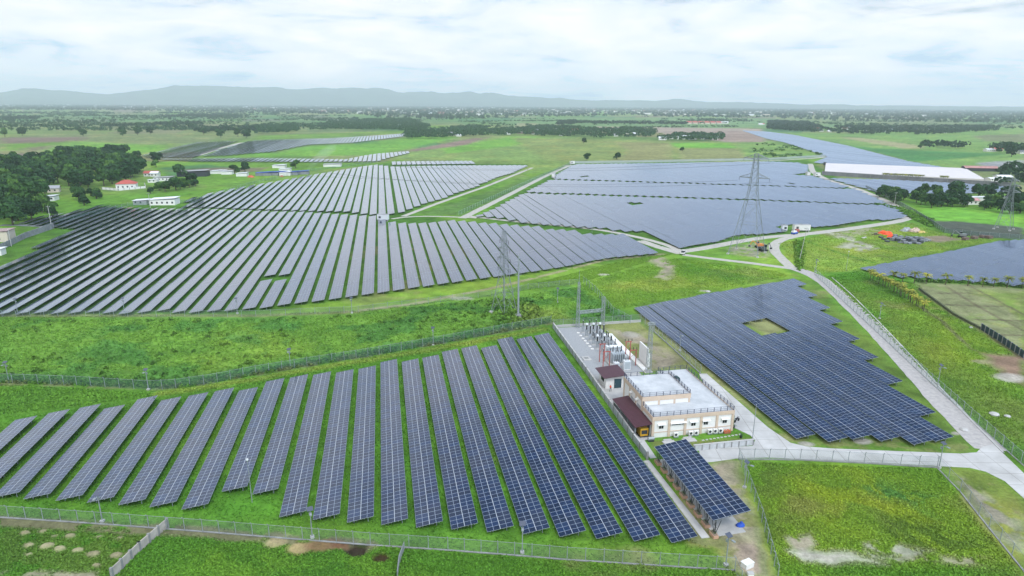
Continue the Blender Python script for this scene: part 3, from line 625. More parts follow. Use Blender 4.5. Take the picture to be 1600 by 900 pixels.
# A: the block in front, measured row by row (row: start, end along the row)
A_PTS = {1: (112, 136.0), 2: (109, 138.0), 3: (106.7, 139.6), 4: (105.5, 138.1), 5: (104.0, 141.6), 6: (102.6, 140.4), 7: (101.0, 142.2), 8: (99.4, 143.4), 9: (97.9, 143.1), 10: (101.9, 147.2), 11: (100.2, 148.3), 12: (93.1, 149.1), 13: (91.4, 149.2), 14: (89.7, 150.8), 15: (88.3, 154.0), 16: (86.7, 153.9), 17: (85.1, 154.7), 18: (83.6, 158.3), 19: (82.1, 159.9), 20: (80.6, 159.5), 21: (79.1, 164.6), 22: (77.6, 164.4), 23: (76.2, 165.8)}
RES = [0, 0.15, 0.15, 0.18, 0.03, 0.17, 0.13, 0.1, 0.0, -0.07, -0.13, -0.17, -0.21, -0.2, -0.19, -0.21, -0.2, -0.21, -0.17, -0.13, -0.1, -0.06, 0.05, 0.14, 0.25]
for k, (a, b) in A_PTS.items():
    nL = -79.33+5.1295*k+RES[k]
    solar_row(nL, [(a, b)], 0, f'{ordn(k)} from the left among the broad dark blue panel rows on grass in front', 'solar rows in the front block')
# E: the dark block between the control building and the gravel road
E_NEAR = {0: 101.1, 1: 98.6, 2: 98.6, 3: 97.2, 4: 94.8, 5: 95.2}
E_TOP = ntpoly([(985, 481), (996, 479), (1094, 461), (1200, 442.5), (1245, 435), (1262, 437)])
E_BOT = [(100.5, 95.6), (104.8, 95.8), (107.9, 100.6), (111.0, 108), (114.9, 120.3), (119.7, 133.6), (124.3, 145.5), (130, 161), (136, 176), (143, 195), (150, 212)]
hole = ntpoly([(1163, 505), (1200, 497), (1236, 516), (1196, 524)])
for k in range(15):
    nL = 75.35+5.06*k; nc_ = nL+2
    tb = E_NEAR.get(k) or float(np.interp(nL+4, [p[0] for p in E_BOT], [p[1] for p in E_BOT]))
    tt = float(np.interp(nc_, [p[0] for p in E_TOP], [p[1] for p in E_TOP]))
    segs = minus([(tb, tt)], cross(hole, nc_))
    solar_row(nL, segs, 0, f'{ordn(k+1)} from the building side among the deep blue rows beside the gravel road', 'solar rows between building and road', zj=0.14)
# B: the long pale rows across the middle
B_POLY = ntpoly([(-40, 430), (0, 414), (62, 383), (100, 362), (117, 356), (88, 355), (28, 347), (60, 338), (110, 331), (153, 320), (190, 322.5), (225, 325), (317, 326), (432, 330), (472, 331), (530, 334.5), (572, 337), (598, 337.5), (598, 346), (619, 347), (636, 349.3), (652, 347.5), (667, 349), (680, 347), (697, 344.5), (715, 344.5), (747, 347.5), (782, 350), (805, 352), (837, 354), (857, 358), (896, 360), (920, 366), (990, 366), (1015, 367), (1053, 393), (955, 402), (920, 408), (888, 415), (852, 421), (810, 427), (771, 432), (728, 438), (683, 444), (638, 450), (590, 457), (540, 464), (487, 471), (455, 473), (432, 478), (405, 481), (377, 482), (350, 485.5), (325, 484), (295, 488), (271, 485.5), (247, 483), (214, 488.5), (187, 489.5), (161, 487), (137, 486), (105, 489), (58, 488), (24, 489), (-40, 492)])
b_hole = ntpoly([(411, 430), (456, 429), (446, 437.5), (399, 438.5)])
# pitch and phase of block B bend slightly along it
bi = np.arange(-40, 44)
def b_n(k): return -110.17+5.091*k+float(np.interp(k, [0, 4, 12, 16, 24, 29], [0.3, 0.0, -0.1, -0.55, 0.0, 0.9]))
cnt = 0; rowsB = []
for k in range(-45, 44):
    nL = b_n(k); segs = cross(B_POLY, nL+2)
    segs = minus(segs, cross(b_hole, nL+2))
    if segs and max(b-a for a, b in segs) > 4: rowsB.append((nL, segs))
for i, (nL, segs) in enumerate(rowsB):
    solar_row(nL, segs, 1, f'{ordn(i+1)} from the left among the long grey panel rows across the middle', 'long solar rows across the middle', brk=19)
# C: the paler rows beyond, narrowing to the north
C_POLY = ntpoly([(290, 324), (285, 322), (300, 317), (286, 314), (320, 303), (400, 288), (432, 283), (482, 274), (536, 265), (572, 259), (589, 257), (604, 259), (609.5, 260), (700, 258.5), (826, 258), (800, 270), (775, 277), (745, 291), (710, 302), (692, 310), (665, 317), (646, 324), (628, 331), (606, 334.5), (577, 334.5), (562, 333), (549, 330.5), (450, 328), (382, 326), (330, 324)])
c_line = (ntpoly([(575, 279), (742, 286.5)]))
sl_c = (c_line[1][1]-c_line[0][1])/(c_line[1][0]-c_line[0][0])
rowsC = []
for k in range(-24, 40):
    nL = -23.5+5.06*k if k <= 5 else 7.9+5.1*(k-6)
    segs = cross(C_POLY, nL+2); tc_ = c_line[0][1]+sl_c*(nL-c_line[0][0])
    segs = minus(segs, [(tc_-1.0, tc_+1.0)])
    if segs and max(b-a for a, b in segs) > 4: rowsC.append((nL, segs))
for i, (nL, segs) in enumerate(rowsC):
    solar_row(nL, segs, 1, f'{ordn(i+1)} from the left among the palest rows beyond the inverter station', 'pale solar rows beyond the inverter station')
# D: the wide blue field, crossed by two lanes
D_POLY = ntpoly([(745, 337), (775, 325), (800, 311), (837, 292), (854, 284), (871, 272), (892, 259), (900, 256.5), (1200, 252.5), (1245, 254), (1262, 258), (1260, 272), (1282, 279), (1325, 292), (1345, 299), (1387, 318), (1416, 339), (1380, 344), (1360, 342), (1345, 345), (1310, 351), (1275, 354), (1255, 349), (1222, 351), (1209, 356), (1228, 361), (1200, 364.5), (1150, 366.5), (1120, 377), (1100, 380), (1065, 386.5), (1007, 361), (975, 360.5), (942, 356), (907, 354.5), (877, 351.5), (845, 349.5), (815, 347), (790, 341)])
d1 = ntpoly([(872, 280), (1200, 290), (1320, 294)]); d2 = ntpoly([(831, 301), (1200, 313), (1362, 319)])
DHOLES = [ntpoly([(975, 317), (990, 315), (1006, 318), (990, 320)]), ntpoly([(905, 275.6), (915, 274.4), (923, 275.6), (913, 276.6)]), ntpoly([(1226, 286), (1238, 285), (1248, 287), (1238, 288)]), ntpoly([(1236, 272), (1262, 270), (1262, 274), (1244, 274)])]
rowsD = []
for k in range(-6, 90):
    nL = 71.5+5.13*k; nc_ = nL+2; segs = cross(D_POLY, nc_)
    cut = []
    for dl, g in ((d1, 3.6), (d2, 3.6)):
        q = sorted(dl); tq = float(np.interp(nc_, [p[0] for p in q], [p[1] for p in q])); cut.append((tq-g, tq+g))
    for h_ in DHOLES: cut += cross(h_, nc_)
    segs = minus(segs, cut)
    if segs and max(b-a for a, b in segs) > 4: rowsD.append((nL, segs))
for i, (nL, segs) in enumerate(rowsD):
    solar_row(nL, segs, 1, f'{ordn(i+1)} from the west track in the wide blue field behind the tall pylon', 'solar rows of the wide blue field', brk=38, zj=0.12, tj=0.8)
# F: the block at the east edge, behind the palms
F_POLY = ntpoly([(1336, 420), (1450, 399), (1565, 376), (1587, 374), (1700, 382), (1760, 400), (1760, 452), (1600, 446), (1560, 442), (1475, 436), (1375, 429)])
rowsF = []
for k in range(0, 60):
    nL = 177+5.12*k; segs = cross(F_POLY, nL+2)
    if segs and max(b-a for a, b in segs) > 4: rowsF.append((nL, segs))
NF_VIEW = [r_ for r_ in rowsF]
for i, (nL, segs) in enumerate(NF_VIEW):
    solar_row(nL, segs, 1, f'{ordn(i+1)} from its pointed west end in the blue-grey block behind the palms', 'solar rows behind the palms', brk=22, zj=0.12, tj=0.8)
# far blocks, hundreds of rows too small to single out
def far_rows(name, polys, n0, n1, phase=0.0, zc=1.2, TILT=TILT):
    mb = MB()
    for poly in polys:
        k = math.floor((n0-phase)/5.12)
        while phase+5.12*k < n1:
            nL = phase+5.12*k; k += 1
            for a, b in cross(poly, nL+2):
                if b-a < 5: continue
                c4 = [W(nL, a), W(nL+4, a), W(nL+4, b), W(nL, b)]; jt = random.uniform(-0.02, 0.02); za, zb = zc-2*TILT-jt*2, zc+2*TILT+jt*2+random.uniform(-.1, .1)
                z4 = (za, zb, zb, za)
                mb.add([(p[0], p[1], q-0.06) for p, q in zip(c4, z4)]+[(p[0], p[1], q) for p, q in zip(c4, z4)], [(4, 5, 6, 7)], PANEL)
                mb.add([(p[0], p[1], q-0.06) for p, q in zip(c4, z4)]+[(p[0], p[1], q-0.001) for p, q in zip(c4, z4)], [(3, 2, 1, 0), (0, 1, 5, 4), (1, 2, 6, 5), (2, 3, 7, 6), (3, 0, 4, 7)], ALU)
    o = struct(name, mb.mesh(name), kind='stuff'); return o
far_rows('distant_solar_rows', [ntpoly([(222, 243), (265, 232), (307, 222), (350, 220), (372, 220), (340, 232), (300, 246), (230, 246)]), ntpoly([(314, 244), (380, 222), (400, 219), (517, 216), (600, 211), (662, 206), (655, 210), (550, 223), (482, 226), (425, 237), (350, 243)]),
    ntpoly([(236, 248), (310, 247.5), (400, 247), (540, 249), (570, 243), (590, 240), (642, 236), (640, 239), (605, 247), (590, 252), (480, 253), (400, 252.5), (300, 252)]), ntpoly([(611, 257.5), (611, 252.5), (740, 251.5), (740, 256)])], -600, 300, TILT=math.tan(math.radians(7.2)))
far_rows('distant_solar_rows', [ntpoly([(1160, 204), (1200, 206), (1240, 211), (1320, 227), (1370, 240), (1417, 252), (1482, 263), (1390, 260), (1285, 255), (1271, 254), (1294, 245), (1257, 232), (1225, 222), (1200, 217)]),
    ntpoly([(1297, 279), (1375, 280.5), (1480, 286), (1577, 292), (1572, 300), (1482, 303), (1400, 301), (1372, 299.5), (1325, 287)])], 300, 1100, 1.0)
print('rows', NROWS, len(rowsB), len(rowsC), len(rowsD), len(NF_VIEW))

# ------------------------------------------------------------ the control building compound
def T(name, label, cat, n, t, z=0.0, rot=0.0, group=None):
    x, y = W(n, t); return thing(name, label, cat, (x, y, z), ROWROT+rot, group)
gy_ = MB(); GRAV = pmat('grey_crushed_stone', (0.27, 0.28, 0.285), 0.95, 0, 0, 3.0, var2=(0.38, 0.385, 0.39), bump=0.4)
gy_.prism([W(a, b) for a, b in ((46.5, 138.5), (59.5, 138.5), (59.5, 173.3), (46.5, 173.3))], -0.1, 0.06, GRAV); struct('gravel_yard', gy_.mesh('gravel_yard'))
ap = MB(); ap.prism([W(a, b) for a, b in ((45.4, 100.2), (46.6, 100.2), (46.9, 106.8), (48.4, 106.9), (48.4, 122.5), (58.3, 122.8), (58.3, 138.4), (46.3, 138.4))], -0.1, 0.07, CONC)
struct('concrete_apron', ap.mesh('concrete_apron'))
st_ = MB(); st_.prism([W(a, b) for a, b in ((59.62, 137.6), (61.0, 137.6), (61.0, 166), (59.62, 166))], -0.1, 0.10, WHITE); struct('pavement', st_.mesh('pavement'))
st_ = MB(); st_.prism([W(a, b) for a, b in ((44.0, 77.2), (45.3, 77.2), (44.9, 99.6), (43.8, 99.6))], -0.1, 0.08, CONC); struct('pavement', st_.mesh('pavement'))
st_ = MB(); st_.prism([W(a, b) for a, b in ((46.2, 77.2), (51.3, 77.4), (51.4, 99.2), (46.2, 99.6))], -0.1, 0.06, CONC); struct('carport_floor', st_.mesh('carport_floor'))
sq = MB().box(-1, 1, -1.3, 1.3, 0, 0.22, CONC); o = T('manhole_cover', 'pale square concrete slab lying alone in the grey gravel yard', 'slab', 48.4, 149); part('slab', sq, o)
part('lid', MB().box(-0.5, 0.5, -0.6, 0.6, 0.22, 0.27, CONC_D), o)

# building, local x along its front, y towards the back
BW, BD, SPLIT_X, SPLIT_Y0, SPLIT_Y1, LOW, UP = 16.7, 21.2, 9.9, 5.2, 15.6, 4.3, 6.15
bl = T('control_building', 'flat roofed white and beige control building with railed terrace roof', 'building', 48.7, 107.4)
w = MB(); w.prism([(0, 0), (BW, 0), (BW, BD), (SPLIT_X, BD), (SPLIT_X, SPLIT_Y0), (0, SPLIT_Y0)], -0.2, LOW-0.25, WHITE); part('wall', w, bl)
w = MB(); w.box(-0.1, SPLIT_X-0.004, SPLIT_Y0+0.004, SPLIT_Y1, -0.2, UP-0.25, WHITE); part('wall', w, bl, label='taller white wall of the upper block')
ROOFM = pmat('pale_grey_roof_coating', (0.40, 0.42, 0.43), 0.7, 0, 0, 0.35, var2=(0.58, 0.59, 0.60), bump=0.1)
w = MB(); w.prism([(-0.15, -0.15), (BW+0.15, -0.15), (BW+0.15, BD+0.15), (SPLIT_X-0.1, BD+0.15), (SPLIT_X-0.1, SPLIT_Y0-0.1), (-0.15, SPLIT_Y0-0.1)], LOW-0.25, LOW, ROOFM); part('roof', w, bl)
w = MB(); w.box(-0.25, SPLIT_X+0.1, SPLIT_Y0-0.12, SPLIT_Y1+0.15, UP-0.25, UP, ROOFM); part('roof', w, bl, label='upper roof slab')
# beige bands
w = MB()
for (x0, x1, y0, y1, z0, z1) in ((-0.19, BW+0.19, -0.19, -0.02, LOW-0.62, LOW+0.14), (BW+0.02, BW+0.19, -0.02, BD+0.19, LOW-0.62, LOW+0.14), (-0.19, -0.02, -0.02, SPLIT_Y0-0.14, LOW-0.62, LOW+0.14), (0.2, BW-0.2, -0.06, 0.02, 1.02, 1.20)):
    w.box(x0, x1, y0, y1, z0, z1, BEIGE)
part('cornice', w, bl)
w = MB()
for (x0, x1, y0, y1) in ((-0.29, SPLIT_X+0.14, SPLIT_Y0-0.16, SPLIT_Y0-0.125), (-0.29, -0.255, SPLIT_Y0-0.12, SPLIT_Y1+0.16), (SPLIT_X+0.105, SPLIT_X+0.14, SPLIT_Y0-0.12, SPLIT_Y1+0.16)):
    w.box(x0, x1, y0, y1, UP-0.85, UP+0.12, BEIGE)
w.box(-0.1, SPLIT_X, SPLIT_Y0-0.06, SPLIT_Y0+0.01, LOW+0.02, UP-0.86, WHITE)
part('cornice', w, bl)
for k in range(6):
    x = 0.05+k*(BW-0.1)/5; part('pilaster', MB().box(x-0.24, x+0.24, -0.14, 0.10, -0.2, LOW-0.63, BEIGE), bl)
for k in range(1, 5):
    y = k*BD/4; part('pilaster', MB().box(BW-0.1, BW+0.12, y-0.25, y+0.25, -0.2, LOW-0.63, BEIGE), bl)
for y in (SPLIT_Y0+0.2, 8.7, 12.2, SPLIT_Y1-0.2): part('pilaster', MB().box(-0.22, 0.0, y-0.24, y+0.24, -0.2, UP-0.86, BEIGE), bl)
for x in (0.1, 3.3, 6.6, SPLIT_X-0.15): part('pilaster', MB().box(x-0.2, x+0.2, SPLIT_Y0-0.11, SPLIT_Y0-0.01, LOW+0.01, UP-0.86, BEIGE), bl)
def window(x, z0, wd, h, n_=2, awn=True, par=bl):
    f = part('window', MB().box(x-wd/2-0.06, x+wd/2+0.06, -0.05, 0.06, z0-0.06, z0+h+0.06, WHITE), par)
    for i in range(n_):
        a = x-wd/2+i*wd/n_+0.03; part('pane', MB().box(a, a+wd/n_-0.06, -0.065, -0.045, z0, z0+h, GLASSD), f)
    if awn:
        aw = MB(); aw.add([(x-wd/2-0.35, -0.02, z0+h+0.50), (x+wd/2+0.35, -0.02, z0+h+0.50), (x+wd/2+0.35, -0.5, z0+h+0.32), (x-wd/2-0.35, -0.5, z0+h+0.32), (x-wd/2-0.35, -0.02, z0+h+0.45), (x+wd/2+0.35, -0.02, z0+h+0.45), (x+wd/2+0.35, -0.5, z0+h+0.27), (x-wd/2-0.35, -0.5, z0+h+0.27)], [(3, 2, 1, 0), (4, 5, 6, 7), (0, 1, 5, 4), (1, 2, 6, 5), (2, 3, 7, 6), (3, 0, 4, 7)], WHITE)
        part('awning', aw, f)
window(1.75, 1.85, 0.95, 0.62); window(8.4, 1.85, 0.95, 0.62); window(11.0, 1.85, 0.95, 0.62); window(15.0, 1.85, 0.95, 0.62)
window(5.2, 2.35, 2.6, 0.18, 4)
for y in (7.0, 10.4):
    part('louvre', MB().box(-0.14, -0.101, y-0.9, y+0.9, 3.2, 3.8, TIN), bl)
    part('duct', MB().tube((-0.1, y+0.8, 4.6), (-0.6, y+0.8, 4.5), 0.28, seg=10, mat=WHITE), bl)
part('door', MB().box(-0.06, 0.02, 1.2, 2.3, 0.05, 2.2, GREYW), bl)
part('door', MB().box(SPLIT_X-0.2, SPLIT_X-0.15, SPLIT_Y1+0.6, SPLIT_Y1+2.0, 0.05, 2.3, GREYW), bl)
RAILM = pmat('dark_blue_railing', (0.07, 0.08, 0.12), 0.5)
def railing(pts, z, closed=False, hgt=0.9):
    r_ = MB()
    for a, b in zip(pts, pts[1:]+([pts[0]] if closed else [])):
        a, b = Vector((*a, z)), Vector((*b, z)); k = max(1, round((b-a).length/1.35))
        for zz in (0.12, hgt*0.55, hgt): r_.tube(a+Vector((0, 0, zz)), b+Vector((0, 0, zz)), 0.03, seg=4, mat=RAILM)
        for i in range(k+1):
            p = a.lerp(b, i/k); r_.box(p.x-0.05, p.x+0.05, p.y-0.05, p.y+0.05, z, z+hgt+0.03, RAILM)
        for i in range(k*6):
            p = a.lerp(b, i/(k*6)); r_.tube(p, p+Vector((0, 0, hgt)), 0.012, seg=3, mat=RAILM, caps=False)
    part('railing', r_, bl)
railing([(-0.02, SPLIT_Y0-0.2), (-0.02, 0.0), (BW+0.03, 0.0), (BW+0.03, BD), (SPLIT_X+0.05, BD), (SPLIT_X+0.05, SPLIT_Y1+0.3)], LOW+0.13)
railing([(-0.16, SPLIT_Y0), (SPLIT_X-0.02, SPLIT_Y0), (SPLIT_X-0.02, SPLIT_Y1), (-0.16, SPLIT_Y1)], UP, True)
fn = T('exhaust_fan', 'round dark roof fan standing beside the upper block on the terrace roof', 'roof fan', 58.7+0.8, 121.0, LOW)
part('stand', MB().box(-0.4, 0.4, -0.4, 0.4, 0, 0.5, DARKST), fn)
part('drum', MB().tube((0, -0.35, 1.25), (0, 0.35, 1.25), 0.75, seg=18, mat=pmat('dark_green_paint', (0.02, 0.06, 0.05), 0.4)), fn)
part('hub', MB().tube((0, -0.42, 1.25), (0, -0.36, 1.25), 0.32, seg=12, mat=STEEL), fn)
# air conditioners standing along the front
def make_ac():
    r = T('air_conditioner', '', 'air conditioner', 50, 106)
    part('cabinet', MB().box(-0.45, 0.45, -0.2, 0.2, 0.25, 1.0, WHITE), r); part('fan_grille', MB().tube((-0.08, -0.215, 0.62), (-0.08, -0.2, 0.62), 0.28, seg=14, mat=DARKST), r)
    part('bracket', MB().box(-0.45, 0.45, -0.2, 0.2, 0, 0.25, STEEL), r); return r
ac0 = make_ac(); ACL = ['white air conditioner on the ground under the first awning slot, left of the pair', 'white air conditioner between the slot window and the middle window', 'white air conditioner close beside its twin under the middle window', 'white air conditioner, left of the three together near the right corner', 'white air conditioner in the middle of the three near the right corner', 'white air conditioner, right of the three together near the right corner']
for i, dx in enumerate((4.6, 7.7, 8.8, 11.7, 12.8, 13.9)):
    x, y = W(48.7+dx, 107.4-0.7)
    if i == 0: ac0.location = (x, y, 0.08); ac0['label'] = ACL[0]; ac0['group'] = 'air conditioners along the building front'
    else: copy_tree(ac0, (x, y, 0.08), ROWROT, ACL[i], 'air conditioners along the building front')
pb = MB().box(-0.7, 0.7, -0.25, 0.25, 0, 0.35, pmat('terracotta', (0.35, 0.12, 0.06), 0.8)); pp = T('planter', 'terracotta planter trough with red flowers at the right front corner', 'planter', 64.0, 106.6); part('trough', pb, pp)
fl_ = MB()
for _ in range(60):
    a = Vector((random.uniform(-0.7, 0.7), random.uniform(-0.25, 0.25), random.uniform(0.35, 0.65))); s_ = 0.08
    fl_.add([a+Vector((-s_, 0, 0)), a+Vector((s_, 0, 0)), a+Vector((0, s_, s_*2))], [(0, 1, 2)], ORANGE if random.random() < 0.5 else pmat('garden_leaf', (0.05, 0.14, 0.03), 0.8))
part('foliage', fl_, pp)
for i, (a, b, w_, d_) in enumerate(((51.2, 105.2, 2.4, 1.0), (55.4, 105.2, 2.6, 1.3))):
    o = T('concrete_step', ['pale concrete pad in the lawn near the left front corner', 'pale concrete pad in the lawn below the middle window'][i], 'concrete pad', a, b); o.rotation_euler.z = ROWROT
    part('slab', MB().box(-w_/2, w_/2, -d_/2, d_/2, -0.1, 0.14, CONC), o); part('step', MB().box(-w_/3, w_/3, d_/2, d_/2+0.4, -0.1, 0.26, CONC), o)
for i in range(11):
    x, y = W(58.0+i*0.82, 104.7+i*0.09); o = link('stepping_stone', MB().box(-0.24, 0.24, -0.17, 0.17, 0, 0.08, CONC).mesh('stepping_stone') if i == 0 else o.data, None, (x, y, 0), ROWROT+random.uniform(-.1, .1))
    tag(o, f'{ordn(i+1)} white stepping stone from the concrete pad across the lawn', 'stepping stone', 'stepping stones across the lawn')
gw = MB(); gw.box(0, 12.1, -0.12, 0.12, 0, 1.15, pmat('pale_block_wall', (0.47, 0.48, 0.48), 0.85, 0, 0.12, 1.5)); o = T('garden_wall', 'low pale block wall in front of the lawn and building', 'wall', 54.4, 101.4); part('wall_body', gw, o); part('coping', MB().box(-0.05, 12.15, -0.17, 0.17, 1.153, 1.24, CONC), o)
for k in range(9): part('pier', MB().box(0.05+k*1.49, 0.25+k*1.49, -0.20, -0.122, 0, 1.15, CONC_D), o)
hd = MB()
for _ in range(2600):
    u_ = random.random()*10.5; a = Vector((u_, random.gauss(0, 0.28), abs(random.gauss(0.35, 0.22)))); s_ = random.uniform(0.07, 0.14)
    d1_, d2_ = Vector((random.uniform(-1, 1), random.uniform(-1, 1), random.uniform(-1, 1)))*s_, Vector((random.uniform(-1, 1), random.uniform(-1, 1), random.uniform(-1, 1)))*s_
    hd.add([a, a+d1_, a+d2_], [(0, 1, 2)], ORANGE if (random.random() < 0.10 and u_ < 5) else pmat('garden_leaf', (0.05, 0.14, 0.03), 0.8))
x, y = W(55.2, 102.5); hdo = link('flower_hedge', hd.mesh('flower_hedge'), None, (x, y, 0), ROWROT); tag(hdo, 'low hedge with red flowers behind the pale garden wall', 'hedge')
fp = T('flag_pole', 'tall slim pole standing at the right end of the garden wall', 'pole', 66.6, 101.9); part('pole', MB().tube((0, 0, 0), (0, 0, 8.0), 0.09, 0.05, 8, STEEL), fp); part('pole_base', MB().box(-0.3, 0.3, -0.3, 0.3, 0, 0.25, CONC), fp); part('finial', MB().lathe([(0.02, 8.0), (0.09, 8.08), (0.02, 8.18)], 8, STEEL), fp)

# maroon roofed shelter beside the building
cp = T('side_shelter', 'long lean-to shelter with maroon sheet roof between wall and building', 'shelter', 44.9, 107.0)
rf = MB(); rf.slab(0.05, 3.55, 0, 13.0, 2.75, 3.2, 0.08, MAROON); part('roof', rf, cp)
rr_ = MB()
for k in range(27): rr_.slab(0.05, 3.55, 0.1+k*0.49, 0.14+k*0.49, 2.79, 3.24, 0.04, MAROON)
part('roof_rib', rr_, cp)
for y in (0.4, 4.4, 8.4, 12.5):
    for x in (0.25, 3.3): part('post', MB().box(x-0.06, x+0.06, y-0.06, y+0.06, 0, 2.7+x*0.12, STEEL), cp)
part('mesh_wall', MB().box(0.2, 0.23, 0.4, 12.5, 0.2, 2.3, pmat('dark_louvres', (0.05, 0.055, 0.06), 0.6)), cp)
gs = T('generator_set', 'yellow generator cabinet under the front end of the maroon shelter', 'generator', 47.3, 108.4)
part('cabinet', MB().box(-0.8, 0.8, -0.5, 1.4, 0.3, 1.9, YELLOW), gs); part('skid', MB().box(-0.9, 0.9, -0.6, 1.5, 0, 0.28, DARKST), gs); part('vent', MB().box(-0.6, 0.6, -0.52, -0.5, 0.7, 1.5, DARKST), gs)
tk = T('water_tank', 'small steel tank and pipes standing before the yellow generator', 'tank', 47.9, 106.2); part('tank', MB().tube((-0.5, 0, 0.6), (0.7, 0, 0.6), 0.35, seg=12, mat=STEEL), tk); part('stand', MB().box(-0.4, 0.6, -0.25, 0.25, 0, 0.4, DARKST), tk)
# guard house
gh = T('guard_house', 'small white guard house with tilted maroon roof at the gravel yard', 'guard house', 46.9, 130.6)
part('wall', MB().box(0.3, 4.4, 0, 4.6, 0, 2.9, WHITE), gh); part('roof', MB().slab(-0.5, 4.9, -0.9, 5.4, 3.05, 3.5, 0.12, MAROON), gh)
dr = part('door', MB().box(2.3, 4.0, -0.05, 0.03, 0.1, 2.3, pmat('dark_teal_paint', (0.03, 0.07, 0.09), 0.4)), gh); part('handle', MB().box(2.45, 2.55, -0.09, -0.05, 1.0, 1.2, STEEL), dr)
part('window', MB().box(0.26, 0.31, 1.2, 3.2, 1.2, 2.1, GLASSD), gh)
o = T('air_conditioner', 'air conditioner', 'air conditioner', 0, 0); bpy.data.objects.remove(o)
for a, b, lb in ((51.9, 129.3, 'dark barrel standing right of the guard house door'), (52.7, 129.6, 'dark barrel farthest right of the guard house door')):
    o = T('barrel', lb, 'barrel', a, b, 0.07); part('drum', MB().lathe([(0.3, 0), (0.32, 0.3), (0.3, 0.45), (0.32, 0.6), (0.3, 0.9)], 12, DARKST), o); part('lid', MB().lathe([(0.28, 0.9), (0.28, 0.93)], 12, STEEL), o)

# person walking on the apron
def person(n_, t_, label, shirt=(0.75, 0.16, 0.12), pants=(0.03, 0.03, 0.04)):
    me = bpy.data.meshes.new('body'); J = [(0, 0, 0.95), (0, 0, 1.15), (0, 0, 1.38), (0, 0, 1.50), (0, 0.01, 1.62), (0, 0.01, 1.72), (-0.18, 0, 1.40), (-0.25, 0.05, 1.15), (-0.24, -0.08, 0.93), (0.18, 0, 1.40), (0.26, -0.02, 1.15), (0.25, -0.10, 0.95), (-0.10, 0, 0.88), (-0.12, -0.12, 0.50), (-0.12, -0.05, 0.08), (-0.12, -0.20, 0.04), (0.10, 0, 0.88), (0.12, 0.02, 0.48), (0.12, 0.20, 0.08), (0.12, 0.08, 0.04)]
    E_ = [(0, 1), (1, 2), (2, 3), (3, 4), (4, 5), (2, 6), (6, 7), (7, 8), (2, 9), (9, 10), (10, 11), (0, 12), (12, 13), (13, 14), (14, 15), (0, 16), (16, 17), (17, 18), (18, 19)]
    R_ = [.14, .13, .15, .055, .10, .08, .065, .045, .035, .065, .045, .035, .09, .065, .045, .035, .09, .065, .045, .035]
    me.from_pydata(J, E_, []); x, y = W(n_, t_); o = link('person', me, None, (x, y, 0.07), ROWROT+2.2); tag(o, label, 'person')
    md = o.modifiers.new('skin', 'SKIN'); sv = me.skin_vertices[0].data
    for i, r in enumerate(R_): sv[i].radius = (r, r*0.8)
    sv[0].use_root = True
    mt = bpy.data.materials.new('skin_and_trousers'); mt.use_nodes = True; tt = mt.node_tree; tc_ = tt.nodes.new('ShaderNodeTexCoord'); s_ = tt.nodes.new('ShaderNodeSeparateXYZ'); tt.links.new(tc_.outputs['Object'], s_.inputs[0])
    tt.links.new(ramp(tt, M(tt, 'DIVIDE', s_.outputs['Z'], 2.0), [(0.0, (0.02, 0.02, 0.02)), (0.05, pants), (0.49, shirt), (0.745, (0.30, 0.16, 0.10))], 'CONSTANT'), tt.nodes['Principled BSDF'].inputs['Base Color'])
    me.materials.append(mt); sb = o.modifiers.new('sub', 'SUBSURF'); sb.levels = 1; sb.render_levels = 1
    hl = MB().lathe([(0.13, 1.70), (0.125, 1.76), (0.08, 1.83), (0.01, 1.85)], 12, WHITE); part('helmet', hl, o, True)
    vt = MB().lathe([(0.175, 1.0), (0.19, 1.2), (0.185, 1.38), (0.10, 1.46)], 12, ORANGE); vo = part('vest', vt, o, True); vo.scale = (1, 0.75, 1)
person(47.8, 129.0, 'person in a red vest and white helmet walking near the guard house')

# compound walls and fences -------------------------------------------------
def fence(name, pts, h, label, mesh=CHAIN, post_every=3.0, kerb=0.0, outrig=0.3, world_pts=None, cat='fence', postm=STEEL, rails=(1.0,)):
    pl = [Vector((*p, 0)) for p in (world_pts or wp(pts))]
    o = thing(name, label, cat, pl[0]); org = pl[0]; rl = MB(); ms = MB(); kb_ = MB(); poss = []
    for a, b in zip(pl, pl[1:]):
        a, b = a-org, b-org; k = max(1, round((b-a).length/post_every)); n_ = (b-a).normalized(); nn = Vector((n_.y, -n_.x, 0))
        for i in range(k): poss.append((a.lerp(b, i/k), nn))
        for f in rails: rl.tube(a+Vector((0, 0, h*f)), b+Vector((0, 0, h*f)), 0.026, seg=5, mat=postm)
        q_ = [a, b, b+Vector((0, 0, h)), a+Vector((0, 0, h))]
        if mesh is not None: ms.add([p+nn*s for s in (0.012, -0.012) for p in q_], [(0, 1, 2, 3), (7, 6, 5, 4)], mesh)
        if kerb: kb_.prism([tuple((p+nn*s).xy) for p, s in ((a, .12), (b, .12), (b, -.12), (a, -.12))], 0, kerb, CONC_D)
    poss.append((pl[-1]-org, nn))
    if len(poss) > 99: poss = poss[::math.ceil(len(poss)/99)]
    pm = MB(); pm.tube((0, 0, -0.2), (0, 0, h+0.05), 0.055, seg=6, mat=postm)
    if outrig: pm.tube((0, 0, h), (0.0, outrig, h+outrig*1.2), 0.05, seg=5, mat=postm)
    pme = pm.mesh('post')
    for p, nn in poss: link('post', pme, o, p, math.atan2(-nn.x, nn.y))
    if rails: part('rail', rl, o)
    if mesh is not None: part('mesh_panel', ms, o)
    if kerb: part('kerb', kb_, o)
    return o
